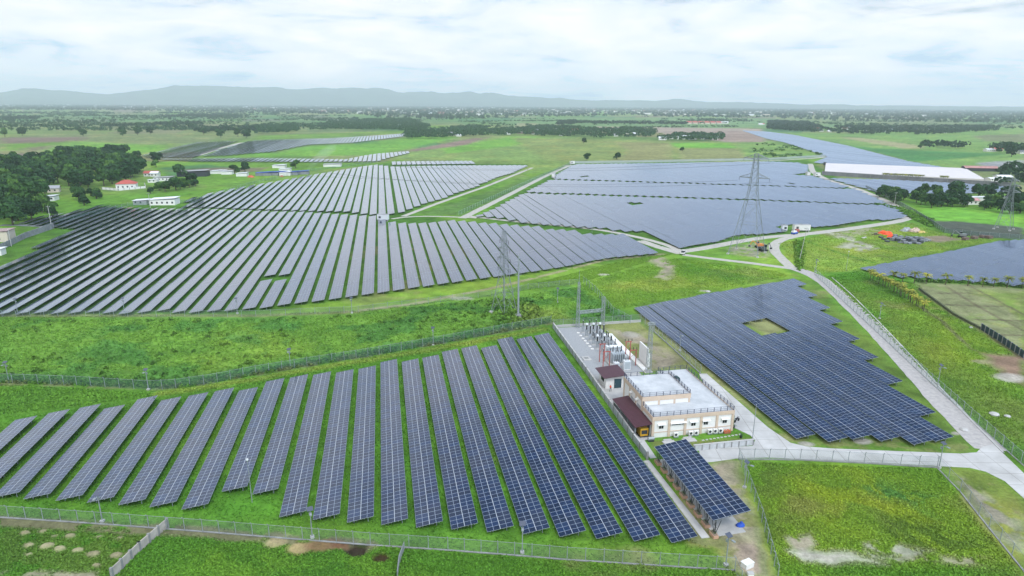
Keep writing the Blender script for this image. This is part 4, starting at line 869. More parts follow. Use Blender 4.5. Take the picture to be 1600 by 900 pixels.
def wall(name, pts, h, th, mat, label, piers=0.0, cope=None, world_pts=None, cat='wall'):
    pl = [Vector((*p, 0)) for p in (world_pts or wp(pts))]; o = thing(name, label, cat, pl[0]); org = pl[0]; wb = MB(); cb = MB()
    for a, b in zip(pl, pl[1:]):
        a, b = a-org, b-org; n_ = (b-a).normalized(); nn = Vector((n_.y, -n_.x, 0))
        wb.prism([tuple((p+nn*s).xy) for p, s in ((a, th/2), (b, th/2), (b, -th/2), (a, -th/2))], -0.2, h, mat)
        if cope: cb.prism([tuple((p+nn*s).xy) for p, s in ((a, th/2+.06), (b, th/2+.06), (b, -th/2-.06), (a, -th/2-.06))], h+0.002, h+0.1, cope)
        if piers:
            k = max(1, round((b-a).length/piers)); ang = math.atan2(n_.y, n_.x)
            for i in range(min(k+1, 60)):
                p = a.lerp(b, i/k); pb_ = MB().box(-0.16, 0.16, -th/2-0.10, th/2+0.10, -0.2, h+0.12, CONC_D); po = part('pier', pb_, o); po.location = p; po.rotation_euler = (0, 0, ang)
    part('wall_body', wb, o)
    if cope: part('coping', cb, o)
    return o
wall('compound_wall', None, 1.5, 0.2, pmat('blue_grey_wall', (0.34, 0.37, 0.40), 0.85, 0, 0.15, 0.8), 'blue-grey wall with piers along the west side of the compound', 3.0, CONC, [W(46.1, 173.6), W(45.6, 140), W(44.75, 107), W(44.7, 100.0)])
wall('compound_wall', None, 0.6, 0.2, CONC, 'pale low wall closing the north end of the gravel yard', 0, CONC, [W(46.3, 173.8), W(59.6, 174.1), W(73.0, 174.3)])
fence('compound_fence', None, 2.2, 'wire fence along the north edge of the compound', CHAIN, 3.0, 0, 0.3, [W(46.2, 174.2), W(73.2, 174.8), W(73.4, 165.5)], rails=(1.0,))
fence('compound_fence', None, 2.2, 'wire fence between the bare yard and the deep blue rows', CHAIN, 3.0, 0.25, 0.3, [W(73.4, 165.2), W(72.9, 150), W(72.4, 134.8)], rails=(1.0, 0.5))
fw = T('fire_wall', 'tall free-standing white wall between gravel yard and bare ground', 'wall', 61.5, 143.7); part('wall_body', MB().box(-0.17, 0.17, -2.7, 2.7, 0, 4.8, WHITE), fw); part('footing', MB().box(-0.5, 0.5, -2.9, 2.9, 0, 0.3, CONC), fw)
for y in (-2.5, 0, 2.5): part('buttress', MB().box(0.17, 0.5, y-0.15, y+0.15, 0.3, 3.6, WHITE), fw)

# lattice work
def lattice(mb, p0, p1, w0, w1, bays, r=0.05, mat=STEEL):
    a, b = Vector(p0), Vector(p1); d = (b-a).normalized(); s1 = d.orthogonal().normalized(); s2 = d.cross(s1)
    if abs(d.z) > 0.9: s1, s2 = Vector((1, 0, 0)), Vector((0, 1, 0))
    def C(t_, i):
        w_ = w0+(w1-w0)*t_; sx, sy = ((-1, -1), (1, -1), (1, 1), (-1, 1))[i % 4]
        return a.lerp(b, t_)+s1*sx*w_/2+s2*sy*w_/2
    for i in range(4): mb.tube(C(0, i), C(1, i), r*1.3, seg=4, mat=mat)
    for k in range(bays):
        t0_, t1_ = k/bays, (k+1)/bays
        for i in range(4):
            mb.tube(C(t0_, i), C(t1_, i+1), r*0.8, seg=3, mat=mat, caps=False)
            if k % 2 == 0: mb.tube(C(t1_, i), C(t0_, i+1), r*0.8, seg=3, mat=mat, caps=False)
            mb.tube(C(t1_, i), C(t1_, i+1), r*0.8, seg=3, mat=mat, caps=False)
g = T('gantry_mast', 'tall lattice gantry mast beside the free-standing white wall', 'lattice mast', 60.6, 138.3)
mb = MB(); lattice(mb, (0, 0, 0), (0, 0, 12.6), 1.0, 0.7, 12, 0.042); part('lattice_shaft', mb, g); part('footing', MB().box(-0.8, 0.8, -0.8, 0.8, 0, 0.3, CONC), g)
mb = MB(); lattice(mb, (-0.9, 0, 12.2), (0.9, 0, 12.2), 0.5, 0.5, 2, 0.04); part('head_frame', mb, g)
g = T('line_gantry', 'two legged lattice line gantry at the north end of the gravel yard', 'gantry', 53.0, 172.4)
mb = MB(); lattice(mb, (0, 0, 0), (0, 0, 13.6), 0.9, 0.5, 13, 0.042); part('mast', mb, g); mb = MB(); mb.tube((0, 0, 13.6), (0, 0, 17.2), 0.07, 0.03, 6, STEEL); part('lightning_spike', mb, g)
mb = MB(); lattice(mb, (7.9, 1.2, 0), (7.9, 1.2, 8.6), 0.9, 0.7, 8, 0.042); part('mast', mb, g)
mb = MB(); lattice(mb, (0.3, 0.1, 4.6), (7.5, 1.1, 4.6), 0.7, 0.7, 8, 0.05); part('crossbeam', mb, g)
for k in range(4):
    mb = MB()
    for j in range(7): mb.lathe([(0.04, 8.0+k*1.3+j*0.12), (0.15, 8.03+k*1.3+j*0.12), (0.04, 8.07+k*1.3+j*0.12)], 8, BLACKI, 0.55+0.0*j, 0)
    part('insulator', mb, g)

# switchgear
def insul(mb, x, y, z0, z1, r=0.16, mat=BLACKI, sheds=8):
    pr_ = []
    for j in range(sheds):
        z_ = z0+(z1-z0)*j/sheds; pr_ += [(r*0.55, z_), (r, z_+(z1-z0)/sheds*0.45)]
    pr_.append((r*0.55, z1)); mb.lathe(pr_, 8, mat, x, y)
def stand(mb, h, w=0.5):
    for sx in (-1, 1):
        for sy in (-1, 1): mb.box(sx*w/2-0.04, sx*w/2+0.04, sy*w/2-0.04, sy*w/2+0.04, 0.15, h, STEEL)
    mb.box(-w/2-.05, w/2+.05, -w/2-.05, w/2+.05, h-0.1, h, STEEL)
    for sy in (-1, 1): mb.tube((-w/2, sy*w/2, 0.3), (w/2, sy*w/2, h-0.2), 0.03, seg=3, mat=STEEL)
PH = ['west', 'middle', 'east']; BAYS = [('surge_arrester', 168.2, 'slim black surge arrester in the northernmost bay'), ('current_transformer', 164.8, 'current transformer, fat black insulator, white cap, second bay from the north'), ('circuit_breaker', 161.6, 'tall circuit breaker, largest black insulator, third bay from the north'), ('disconnect_switch', 158.4, 'disconnect switch on two black insulators, fourth bay from the north'), ('voltage_transformer', 155.4, 'voltage transformer with white head, fifth bay from the north'), ('post_insulator', 152.4, 'black post insulator in the bay nearest the grey transformer')]
ROWN = ['northernmost row', 'second row from the north', 'third row from the north', 'fourth row from the north', 'fifth row from the north', 'row nearest the transformer']
for bi_, (nm, tt, ds) in enumerate(BAYS):
    for pi_, n_ in enumerate((53.3, 55.2, 57.1)):
        o = T(nm, f'{ds}, {PH[pi_]} phase', nm.replace('_', ' ') if len(nm) < 20 else 'transformer', n_, tt, group=f'{nm.replace("_", " ")}s in the gravel yard')
        part('foundation', MB().box(-0.5, 0.5, -0.5, 0.5, 0, 0.16, CONC), o); s_ = MB(); stand(s_, 2.1); part('stand', s_, o)
        if nm == 'disconnect_switch':
            for yy in (-0.7, 0.7):
                i_ = MB(); insul(i_, 0, yy, 2.2, 3.5); part('insulator', i_, o)
            part('beam', MB().box(-0.12, 0.12, -0.9, 0.9, 2.102, 2.2, STEEL), o); part('blade', MB().tube((0, -0.8, 3.6), (0, 0.8, 3.6), 0.05, seg=6, mat=ALU), o)
        elif nm == 'circuit_breaker':
            part('mechanism_box', MB().box(-0.3, 0.3, -0.25, 0.25, 1.2, 2.05, ALU), o); i_ = MB(); insul(i_, 0, 0, 2.1, 4.3, 0.24); part('insulator', i_, o); part('terminal', MB().lathe([(0.2, 4.3), (0.22, 4.4), (0.1, 4.5)], 10, ALU), o)
        elif nm in ('current_transformer', 'voltage_transformer'):
            i_ = MB(); insul(i_, 0, 0, 2.1, 3.4, 0.23); part('insulator', i_, o); part('head', MB().lathe([(0.2, 3.4), (0.32, 3.5), (0.32, 3.8), (0.2, 3.95)], 12, LAMPW), o)
        else:
            i_ = MB(); insul(i_, 0, 0, 2.1, 3.6, 0.14); part('insulator', i_, o); part('cap', MB().lathe([(0.14, 3.6), (0.15, 3.68)], 8, ALU), o)
for i, tt in enumerate((168.0, 165.7, 163.4, 161.4, 159.4, 157.2, 155.2)):
    o = T('cable_pit', f'{ordn(i+1)} round white pit cover from the north along the switchgear', 'pit cover', 51.9, tt, group='pit covers beside the switchgear'); part('cover', MB().lathe([(0.42, 0.06), (0.42, 0.2), (0.36, 0.24)], 12, WHITE), o); part('lifting_ring', MB().tube((-.08, 0, .27), (.08, 0, .27), 0.03, mat=DARKST), o)
# power transformer
tr_ = T('power_transformer', 'large grey power transformer with radiators and black bushings in the yard', 'transformer', 55.0, 145.3)
GREYP = pmat('grey_tank_paint', (0.40, 0.44, 0.46), 0.5, 0, 0.1, 0.8)
part('tank', MB().box(-1.7, 1.7, -1.3, 1.3, 0.5, 3.1, GREYP), tr_); part('plinth', MB().box(-2.4, 2.4, -2.2, 2.2, 0, 0.45, CONC), tr_)
for s in (-1, 1):
    for k in range(6): part('radiator', MB().box(-1.5+k*0.55, -1.35+k*0.55, s*1.35 if s > 0 else -2.1, 2.1 if s > 0 else -1.35, 0.9, 2.9, GREYP), tr_)
part('conservator', MB().tube((-1.5, 1.0, 3.9), (1.5, 1.0, 3.9), 0.38, seg=14, mat=LAMPW), tr_); part('conservator_support', MB().box(-1.0, -0.85, 0.9, 1.1, 3.1, 3.6, GREYP).box(0.85, 1.0, 0.9, 1.1, 3.1, 3.6, GREYP), tr_)
for x in (-1.1, 0, 1.1):
    i_ = MB(); insul(i_, x, -0.2, 3.1, 4.5, 0.15); part('bushing', i_, tr_)
for x in (-0.6, 0, 0.6):
    i_ = MB(); insul(i_, x, -1.0, 3.1, 3.7, 0.10, BLACKI, 4); part('bushing', i_, tr_)
part('cabinet', MB().box(1.9, 2.35, -0.6, 0.6, 0.5, 2.0, LAMPW), tr_)
def busframe(n_, t_, label, wd=3.2, h=4.4):
    o = T('bus_support_frame', label, 'steel frame', n_, t_, group='red bus support frames')
    for x in (-wd/2, wd/2): part('post', MB().box(x-0.09, x+0.09, -0.09, 0.09, 0, h, REDP), o)
    part('crossbeam', MB().box(-wd/2-0.2, wd/2+0.2, -0.10, 0.10, h+0.002, h+0.2, REDP), o)
    for x in (-0.9, 0, 0.9):
        i_ = MB(); insul(i_, x, 0, h+0.2, h+0.9, 0.10, BLACKI, 4); part('insulator', i_, o)
    part('brace', MB().tube((-wd/2, 0, h*0.5), (wd/2, 0, h*0.9), 0.05, seg=4, mat=REDP), o)
busframe(51.6, 146.5, 'red steel frame west of the large grey transformer', 1.2, 4.6); busframe(51.5, 142.8, 'red steel frame just north of the guard house roof', 1.6, 4.0)
busframe(58.6, 147.0, 'red steel frame east of the large grey transformer', 1.2, 4.6); busframe(58.2, 142.6, 'red steel frame east of the control cabinet', 1.6, 4.0)
for i, (a, b, wd, h, lb) in enumerate(((55.9, 140.6, 1.6, 2.4, 'pale control cabinet nearest the taller block of the building'), (53.3, 140.7, 1.2, 2.1, 'pale control cabinet behind the guard house roof'), (54.8, 149.8, 2.0, 2.8, 'pale neutral cabinet just north of the transformer'))):
    o = T('control_cabinet', lb, 'cabinet', a, b); part('cabinet_body', MB().box(-wd/2, wd/2, -0.6, 0.6, 0.2, h, LAMPW), o); part('cabinet_base', MB().box(-wd/2-.1, wd/2+.1, -0.7, 0.7, 0, 0.2, CONC), o)
    dd_ = part('cabinet_door', MB().box(-wd/2+.08, wd/2-.08, -0.63, -0.6, 0.35, h-0.15, GREYP), o)
    for x in (-0.4, 0, 0.4):
        i_ = MB(); insul(i_, x, 0, h, h+0.7, 0.09, BLACKI, 4); part('insulator', i_, o)

# solar carport ---------------------------------------------------------------
sp_ = T('solar_carport', 'solar carport on black trestles beside the last panel row', 'carport', 48.45, 77.0)
TL = math.tan(math.radians(9.0)); zc = 3.55; L_ = 22.0
zf = lambda x: zc+x*TL
for xa, xb in ((-3.0, -1.04), (-0.96, 0.96), (1.04, 3.0)): part('panel_bank', MB().slab(xa, xb, 0, L_, zf(xa), zf(xb), 0.05, PANEL, ALU), sp_)
for x in (-1.0, 1.0): part('centre_rail', MB().slab(x-0.037, x+0.037, 0, L_, zf(x-.037)-.01, zf(x+.037)-.01, 0.04, ALU), sp_)
for x in (-2.6, -1.6, -0.3, 1.0, 2.4): part('purlin', MB().box(x-0.06, x+0.06, 0.1, L_-0.1, zf(x)-0.27, zf(x)-0.10, DARKST), sp_)
for k in range(9):
    y = 0.45+k*2.6
    c_ = MB()
    for dx, dy in ((-0.05, -0.65), (-0.05, 0.65), (0.75, -0.65), (0.75, 0.65)): c_.tube((-2.55+0.25, y+dy*0.25, 0.35), (-2.55+dx, y+dy, zf(-2.5+dx)-0.25), 0.055, seg=5, mat=DARKST)
    c_.tube((-2.3, y-0.4, 1.7), (-2.3, y+0.4, 1.7), 0.045, seg=4, mat=DARKST); c_.tube((-2.6, y-0.62, zf(-2.5)-0.4), (-2.3, y+0.4, 1.7), 0.04, seg=4, mat=DARKST)
    part('trestle', c_, sp_)
    part('rafter', MB().slab(-2.8, 2.9, y-0.07, y+0.07, zf(-2.8)-0.28, zf(2.9)-0.28, 0.16, DARKST), sp_)
for k in range(9):
    y = 77.0+0.45+k*2.6; o = T('planter_box', f'{ordn(k+1)} terracotta planter box from the open end under the carport trestles', 'planter', 46.0, y, group='planter boxes under the carport')
    part('box', MB().box(-0.35, 0.45, -0.75, 0.75, 0, 0.5, pmat('terracotta_pale', (0.50, 0.30, 0.20), 0.85)), o); part('earth', MB().box(-0.27, 0.37, -0.67, 0.67, 0.5, 0.53, SOIL), o)
    if k < 8:
        pl_ = MB()
        for _ in range(50):
            a = Vector((random.uniform(-0.3, 0.4), random.uniform(-0.6, 0.6), random.uniform(0.5, 0.95))); s_ = 0.13
            pl_.add([a, a+Vector((random.uniform(-s_, s_), random.uniform(-s_, s_), s_)), a+Vector((random.uniform(-s_, s_), random.uniform(-s_, s_), 0))], [(0, 1, 2)], pmat('garden_leaf', (0.05, 0.14, 0.03), 0.8))
        part('foliage', pl_, o)
def pot(n_, t_, lb, s=1.0):
    o = T('potted_plant', lb, 'potted plant', n_, t_, 0.05, group='potted plants by the building'); part('pot', MB().lathe([(0.2*s, 0), (0.3*s, 0.5*s)], 10, DARKST), o); c_ = MB()
    for _ in range(60):
        a = Vector((random.gauss(0, .2), random.gauss(0, .2), 0.75+random.gauss(0, .18)))*s; k_ = 0.16*s
        c_.add([a, a+Vector((random.uniform(-k_, k_), random.uniform(-k_, k_), k_)), a+Vector((random.uniform(-k_, k_), random.uniform(-k_, k_), -k_*0.3))], [(0, 1, 2)], pmat('pot_leaf', (0.03, 0.09, 0.03), 0.8))
    part('foliage', c_, o)
for i in range(5): pot(66.3, 108.2+i*1.0, f'{ordn(i+1)} potted plant from the front along the east wall of the building', 0.8)
pot(65.6, 104.2, 'round potted bush on the lawn by the slim pole')
mbk = T('motorbike', 'black motorbike parked on the concrete east of the building', 'motorbike', 68.3, 110.6, 0.05, 0.5)
for x in (-0.65, 0.65):
    wl = MB(); wl.tube((x, -0.06, 0.3), (x, 0.06, 0.3), 0.3, seg=14, mat=RUBBER); wo = part('wheel', wl, mbk)
part('frame', MB().tube((-0.6, 0, 0.35), (0.1, 0, 0.6), 0.09, seg=6, mat=DARKST).tube((0.65, 0, 0.3), (0.45, 0, 1.0), 0.04, seg=6, mat=STEEL), mbk); part('saddle', MB().box(-0.65, 0.05, -0.13, 0.13, 0.72, 0.84, RUBBER), mbk); part('fuel_tank', MB().lathe([(0.12, 0.65), (0.2, 0.75), (0.12, 0.92)], 10, DARKST, 0.25, 0), mbk); part('handlebar', MB().tube((0.42, -0.35, 1.02), (0.42, 0.35, 1.02), 0.03, seg=6, mat=DARKST), mbk)
tb = T('tarpaulin_bundle', 'crumpled blue tarpaulin bundle on the ground at the carport corner', 'tarpaulin', 51.2, 78.9)
m_ = MB(); m_.lathe([(0.55, 0), (0.62, 0.2), (0.5, 0.42), (0.2, 0.55)], 9, BLUE); oo = part('sheet', m_, tb); oo.scale = (1.2, 0.8, 1); part('knot', MB().lathe([(0.2, 0.5), (0.25, 0.6), (0.05, 0.75)], 7, BLUE, 0.2, 0.1), tb)
wb_ = T('concrete_box', 'white concrete chest lying in the soil by the lowest fence corner', 'box', 47.4, 70.3, 0, 0.3); part('chest', MB().box(-0.75, 0.75, -0.5, 0.5, 0, 0.7, WHITE), wb_); part('lid', MB().box(-0.8, 0.8, -0.55, 0.55, 0.703, 0.82, WHITE), wb_)
wb_ = T('water_meter_box', 'small white box half buried just south of the white chest', 'box', 46.9, 68.6, 0, -0.2); part('chest', MB().box(-0.4, 0.4, -0.3, 0.3, 0, 0.4, WHITE), wb_); part('lid', MB().box(-0.42, 0.42, -0.32, 0.32, 0.403, 0.48, CONC), wb_)

# ------------------------------------------------------------ pylons, masts, poles
TST = pmat('weathered_steel', (0.24, 0.265, 0.28), 0.6, 0.2)
def pylon(name, label, loc, rz, h, base, waist_z, waist, top_w, arms, r=0.09, bays=7, alen=None, ins=1.5):
    o = thing(name, label, 'pylon', (*loc, 0), rz); mb = MB()
    def Wd(z_): return base+(waist-base)*z_/waist_z if z_ < waist_z else waist+(top_w-waist)*(z_-waist_z)/(h-waist_z)
    def C(z_, i):
        w_ = Wd(z_)/2; sx, sy = ((-1, -1), (1, -1), (1, 1), (-1, 1))[i % 4]; return Vector((sx*w_, sy*w_, z_))
    zs = [0]; z_ = 0
    while z_ < h-0.5: z_ += max(1.6, Wd(z_)*1.05); zs.append(min(z_, h))
    for a, b in zip(zs, zs[1:]):
        for i in range(4):
            mb.tube(C(a, i), C(b, i), r*1.25, seg=4, mat=TST, caps=False)
            mb.tube(C(a, i), C(b, i+1), r*0.6, seg=3, mat=TST, caps=False); mb.tube(C(a, i+1), C(b, i), r*0.6, seg=3, mat=TST, caps=False)
            mb.tube(C(b, i), C(b, i+1), r*0.6, seg=3, mat=TST, caps=False)
            if Wd(a) > 4:
                m_ = (C(a, i)+C(b, i+1))/2; mb.tube(m_, (C(a, i)+C(b, i))/2, r*0.5, seg=3, mat=TST, caps=False)
    part('tower_body', mb, o)
    for i in range(4): c_ = C(0, i); part('footing', MB().box(c_.x-0.5, c_.x+0.5, c_.y-0.5, c_.y+0.5, -0.2, 0.45, CONC), o)
    for az2, al in arms:
        for s in (-1, 1):
            w_ = Wd(az2)/2; tip = Vector((s*(w_+al), 0, az2+0.1)); a_ = MB()
            for sy in (-1, 1):
                a_.tube((s*w_, sy*w_, az2), tip, r*1.4, seg=4, mat=TST); a_.tube((s*w_, sy*w_, az2+al*0.38), tip, r*1.1, seg=4, mat=TST)
                for f in (0.33, 0.66): a_.tube(Vector((s*w_, sy*w_, az2)).lerp(tip, f), Vector((s*w_, sy*w_, az2+al*0.38)).lerp(tip, f), r*0.4, seg=3, mat=TST)
            part('crossarm', a_, o)
            i_ = MB()
            if ins:
                i_.tube(tip, tip-Vector((0, 0, ins)), 0.05, seg=5, mat=DARKST)
                for j in range(5): i_.lathe([(0.05, tip.z-ins*(j+1)/5.5), (0.16, tip.z-ins*(j+1)/5.5+0.05), (0.05, tip.z-ins*(j+1)/5.5+0.1)], 7, DARKST, tip.x, tip.y)
                part('insulator_string', i_, o)
    return o
pylon('pylon', 'tallest lattice pylon, standing in the fork of the gravel paths', W(153.5, 255.0), ROWROT-math.radians(45), 43.0, 12.5, 27.0, 3.4, 1.4, [(32.5, 4.8), (40.5, 4.2)], 0.10)
pylon('pylon', 'slender pale pylon in the weedy strip, beside the round steel mast', W(34.8, 190.6), ROWROT-math.radians(52), 25.5, 5.6, 12.0, 2.1, 0.8, [(14.0, 1.5), (17.0, 1.7), (20.0, 1.5), (22.6, 1.2)], 0.072, ins=1.2)
pylon('pylon', 'grey pylon beside the dark ploughed field near the green shrubs', W(318.5, 286.0), ROWROT-math.radians(60), 27.0, 7.0, 16.0, 2.6, 1.2, [(19.5, 3.0), (22.6, 2.6), (25.2, 2.2)], 0.095)
mm = T('steel_mast', 'tall round grey steel mast on a concrete block beside the pale pylon', 'mast', 37.7, 182.8)
part('pole', MB().tube((0, 0, 0.8), (0, 0, 19.8), 0.34, 0.20, 10, STEEL), mm); part('footing', MB().box(-0.8, 0.8, -0.8, 0.8, -0.2, 1.6, CONC_D), mm)
for k in range(3):
    a_ = MB(); a_.tube((0, 0, 13.5+k*2.2), (0.9, 0, 13.8+k*2.2), 0.06, seg=5, mat=STEEL); a_.tube((0, 0, 13.5+k*2.2), (-0.9, 0, 13.8+k*2.2), 0.06, seg=5, mat=STEEL); part('crossarm', a_, mm)
# wires with sag
def wire(label, a, b, sag, r=0.05):
    mb = MB(); a, b = Vector(a), Vector(b); k = 24; pts = [a.lerp(b, i/k)-Vector((0, 0, sag*4*(i/k)*(1-i/k))) for i in range(k+1)]
    for p, q_ in zip(pts, pts[1:]): mb.tube(p, q_, r, seg=3, mat=DARKST, caps=False)
    o = link('power_line', mb.mesh('power_line')); tag(o, label, 'power line', 'thin wires between pylons')
bx, by = W(153.5, 255.0)
fx, fy = W(-60, 560)
c45, s45 = math.cos(ROWROT-math.radians(45)), math.sin(ROWROT-math.radians(45))
for s, zz_ in ((-1, 31.0), (1, 31.0), (-1, 39.0), (1, 39.0)):
    d_ = s*7.0; wire(f'thin {"lower" if zz_ < 35 else "upper"} wire from the {"near" if s < 0 else "far"} arm of the tallest pylon over the blue field', (bx+d_*c45, by+d_*s45, zz_), (bx-330+d_*c45, by+240+d_*s45, zz_-8), 10, 0.045)
g1 = W(53.0, 172.4); p2 = W(34.8, 190.6)
for i, zz_ in enumerate((8.6, 10.2, 11.8)):
    wire(f'{["lowest", "middle", "highest"][i]} thin wire between the line gantry and the pale pylon', (*g1, zz_), (*p2, zz_+5.5), 1.6, 0.03)

def make_light():
    r = thing('solar_street_light', '', 'street light', (0, 0, 0))
    part('pole', MB().tube((0, 0, 0.2), (0, 0, 4.7), 0.09, 0.06, 8, STEEL), r); part('pole_base', MB().box(-0.28, 0.28, -0.28, 0.28, -0.1, 0.3, CONC), r)
    pn = MB(); pn.add([(-0.45, -0.35, 4.75), (0.45, -0.35, 4.75), (0.45, 0.35, 5.05), (-0.45, 0.35, 5.05), (-0.45, -0.35, 4.71), (0.45, -0.35, 4.71), (0.45, 0.35, 5.01), (-0.45, 0.35, 5.01)], [(0, 1, 2, 3), (7, 6, 5, 4), (4, 5, 1, 0), (5, 6, 2, 1), (6, 7, 3, 2), (7, 4, 0, 3)], pmat('small_pv', (0.08, 0.09, 0.12), 0.3))
    part('solar_panel', pn, r)
    part('lamp_arm', MB().tube((0, 0, 4.3), (0.0, -0.7, 4.45), 0.04, seg=6, mat=STEEL), r); part('lamp_head', MB().box(-0.16, 0.16, -1.15, -0.6, 4.40, 4.52, STEEL), r); part('battery_box', MB().box(-0.18, 0.18, 0.07, 0.32, 3.7, 4.1, STEEL), r)
    return r
sl0 = make_light(); spots = [((160, 815), 0, 'at the lowest fence, west of the kinked grey wall'), ((488, 840), 0.4, 'at the lowest fence beside the burnt hollow'), ((816, 864), 0, 'at the lowest fence, between the two front row ends'), ((1134, 883), 0.5, 'at the corner where the lowest fence meets bare soil'),
    ((14, 597), 0, 'at the west end of the weedy strip fence'), ((232, 609), 0, 'in the bend of the weedy strip fence'), ((454, 575), 0, 'on the weedy strip fence above the middle of the front rows'), ((677, 539), 0, 'on the weedy strip fence nearest the compound'), ((550, 489), 0, 'on the field track, mid-way below the long rows'),
    ((1467, 731), 0.4, 'where the concrete road meets the lower field fence'), ((1465, 601), 0.5, 'on the roadside fence beyond the deep blue rows'), ((1163, 762), 0.9, 'by the green fence next to the carport'), ((1374, 498), 0.5, 'on the roadside fence nearest the palms'), ((28, 491), 0, 'at the western corner below the long rows'),
    ((195, 490), 0, 'below the long rows, second from the west'), ((371, 490), 0, 'below the long rows, where the fence straightens'), ((1274, 425), 0.3, 'at the fork of the gravel road'), ((22, 347), 0, 'between the grey track and the tree edge'), ((871, 473), 0, 'in the grass west of the line gantry'), ((1062, 548), 0.3, 'on the fence between bare yard and deep blue rows')]
for i, ((x, y), rz, lb) in enumerate(spots):
    p = un(x, y)
    if i == 0: sl0.location = (*p, 0); sl0['label'] = 'solar street light '+lb; sl0['group'] = 'solar street lights of the plant'
    else: copy_tree(sl0, (*p, 0), rz, 'solar street light '+lb, 'solar street lights of the plant')
def plain_pole(x, y, h, label, arm=False, r=0.10, name='utility_pole', lean=0.0):
    o = thing(name, label, 'pole', (*un(x, y), 0)); o.rotation_euler = (0, lean, 0)
    part('pole', MB().tube((0, 0, -0.3), (0, 0, h), r, r*0.6, 8, STEEL if name != 'utility_pole' else CONC), o)
    if arm:
        part('crossarm', MB().box(-0.9, 0.9, -0.06, 0.06, h-0.7, h-0.55, DARKST), o)
        for s in (-0.8, 0, 0.8): part('insulator', MB().lathe([(0.07, h-0.55), (0.1, h-0.4), (0.04, h-0.25)], 6, LAMPW, s, 0), o)
    else: part('cap_fitting', MB().box(-0.15, 0.15, -0.12, 0.12, h, h+0.25, LAMPW), o)
    return o
plain_pole(394, 785, 7.6, 'tall thin camera pole in front of the short tenth row', name='camera_pole', r=0.07)
plain_pole(1249, 407, 14.0, 'tall dark utility pole leaning east in a strip of tall grass', True, 0.14, lean=math.radians(6))
plain_pole(1322, 423, 7.6, 'slender pole at the pointed end of the palm side rows', name='camera_pole', r=0.07)
plain_pole(81, 357, 11.5, 'pale utility pole where the grey wall meets the grey track', True, 0.2)
plain_pole(235, 325, 9.0, 'utility pole by the white farm shed', True, 0.16); plain_pole(18, 385, 7.5, 'short pale pole behind the grey wall by the beige house', False, 0.16)
plain_pole(1397, 322, 9.0, 'utility pole at the east bend of the gravel path', True, 0.14); plain_pole(925, 364, 6, 'thin pole by the path between the long rows and blue field', name='camera_pole', r=0.08)

# ------------------------------------------------------------ fences
F = fence
F('boundary_fence', [(-40, 806), (150, 818.5), (317, 831), (421, 839.5), (579, 852), (700, 860), (804, 868), (886, 875), (1060, 886), (1148, 891.5), (1158, 912)], 2.1, 'long wire fence with outrigger posts across the foreground grass', CHAIN, 2.75, 0.12)
F('boundary_fence', [(-40, 595), (0, 597.5), (120, 602), (232, 609), (275, 607), (340, 597), (400, 585), (480, 572), (575, 557), (677, 539), (800, 516), (861, 505)], 2.2, 'wire fence curving along the south side of the weedy strip', CHAIN_G, 3.2)
F('boundary_fence', [(-40, 495), (200, 495), (400, 494.5), (560, 487.5), (650, 477), (725, 467), (790, 461), (825, 452), (905, 444)], 1.9, 'wire fence along the north side of the weedy strip', CHAIN, 4.2)
F('boundary_fence', [(912, 443), (930, 458), (958, 492), (985, 506)], 2.4, 'short green fence curving from the gantry towards the north', CHAIN_G, 3.0)
F('boundary_fence', [(1272, 428), (1310, 464), (1372, 521), (1455, 599), (1540, 675), (1610, 737), (1660, 780)], 2.2, 'green wire fence following the gravel road on its east side', CHAIN_G, 3.0, 0.1)
F('boundary_fence', [(1154, 718), (1250, 719), (1350, 724), (1464, 731)], 2.1, 'wire fence between the concrete road and the lower field', CHAIN, 2.9, 0.2)
F('boundary_fence', [(1154, 718), (1168, 755), (1190, 815), (1215, 905)], 2.2, 'bright green mesh fence running south beside the carport ground', CHAIN_G, 2.6)
F('boundary_fence', [(1464, 731), (1500, 768), (1545, 825), (1600, 893), (1620, 920)], 2.1, 'wire fence dividing the lower field from the bare soil', CHAIN, 3.0, 0.1)
F('boundary_fence', [(1352, 294), (1382, 308), (1430, 334), (1476, 364), (1530, 370), (1640, 377)], 2.4, 'dark wire fence around the dark ploughed field', mesh_mat('dark_chain_link', (0.15, 0.2, 0.19), 0.45), 4.0)
F('boundary_fence', [(717, 336.5), (790, 302), (840, 280), (884, 260.5), (893, 256)], 2.4, 'wire fence beside the northbound gravel path', CHAIN_G, 5.0)
F('boundary_fence', [(893, 255.5), (1000, 254), (1200, 250), (1290, 245)], 2.6, 'long pale fence along the far edge of the wide blue field', mesh_mat('pale_chain_link', (0.5, 0.55, 0.55), 0.5), 8.0)
F('boundary_fence', [(90, 348), (150, 334), (200, 322), (300, 316), (400, 286), (480, 268), (590, 254)], 2.0, 'thin fence along the north-west side of the long rows', CHAIN_G, 6.0)
wall('precast_wall', [(176, 903), (219, 861.5), (262, 824)], 1.5, 0.15, pmat('weathered_precast', (0.42, 0.38, 0.33), 0.9, 0, 0.2, 1.0), 'weathered beige precast wall running from the bottom edge to the fence', 2.0)
wall('corrugated_wall', [(621, 905), (624, 880), (632, 858)], 1.3, 0.06, TIN, 'bent grey sheet metal wall ending at the lowest fence', 0)
wall('boundary_wall', [(-60, 402), (-20, 398), (8, 388), (40, 372), (84, 357)], 2.6, 0.25, GREYW, 'long dark grey wall on the west edge near the beige house', 3.5)
wall('hedge_bank', [(1436, 452), (1490, 492), (1533, 515)], 0.7, 0.5, pmat('dry_hedge', (0.09, 0.10, 0.05), 0.95, 0, 0.4, 1.0), 'low dry earth bank edging the dry plots', 0, cat='bank')
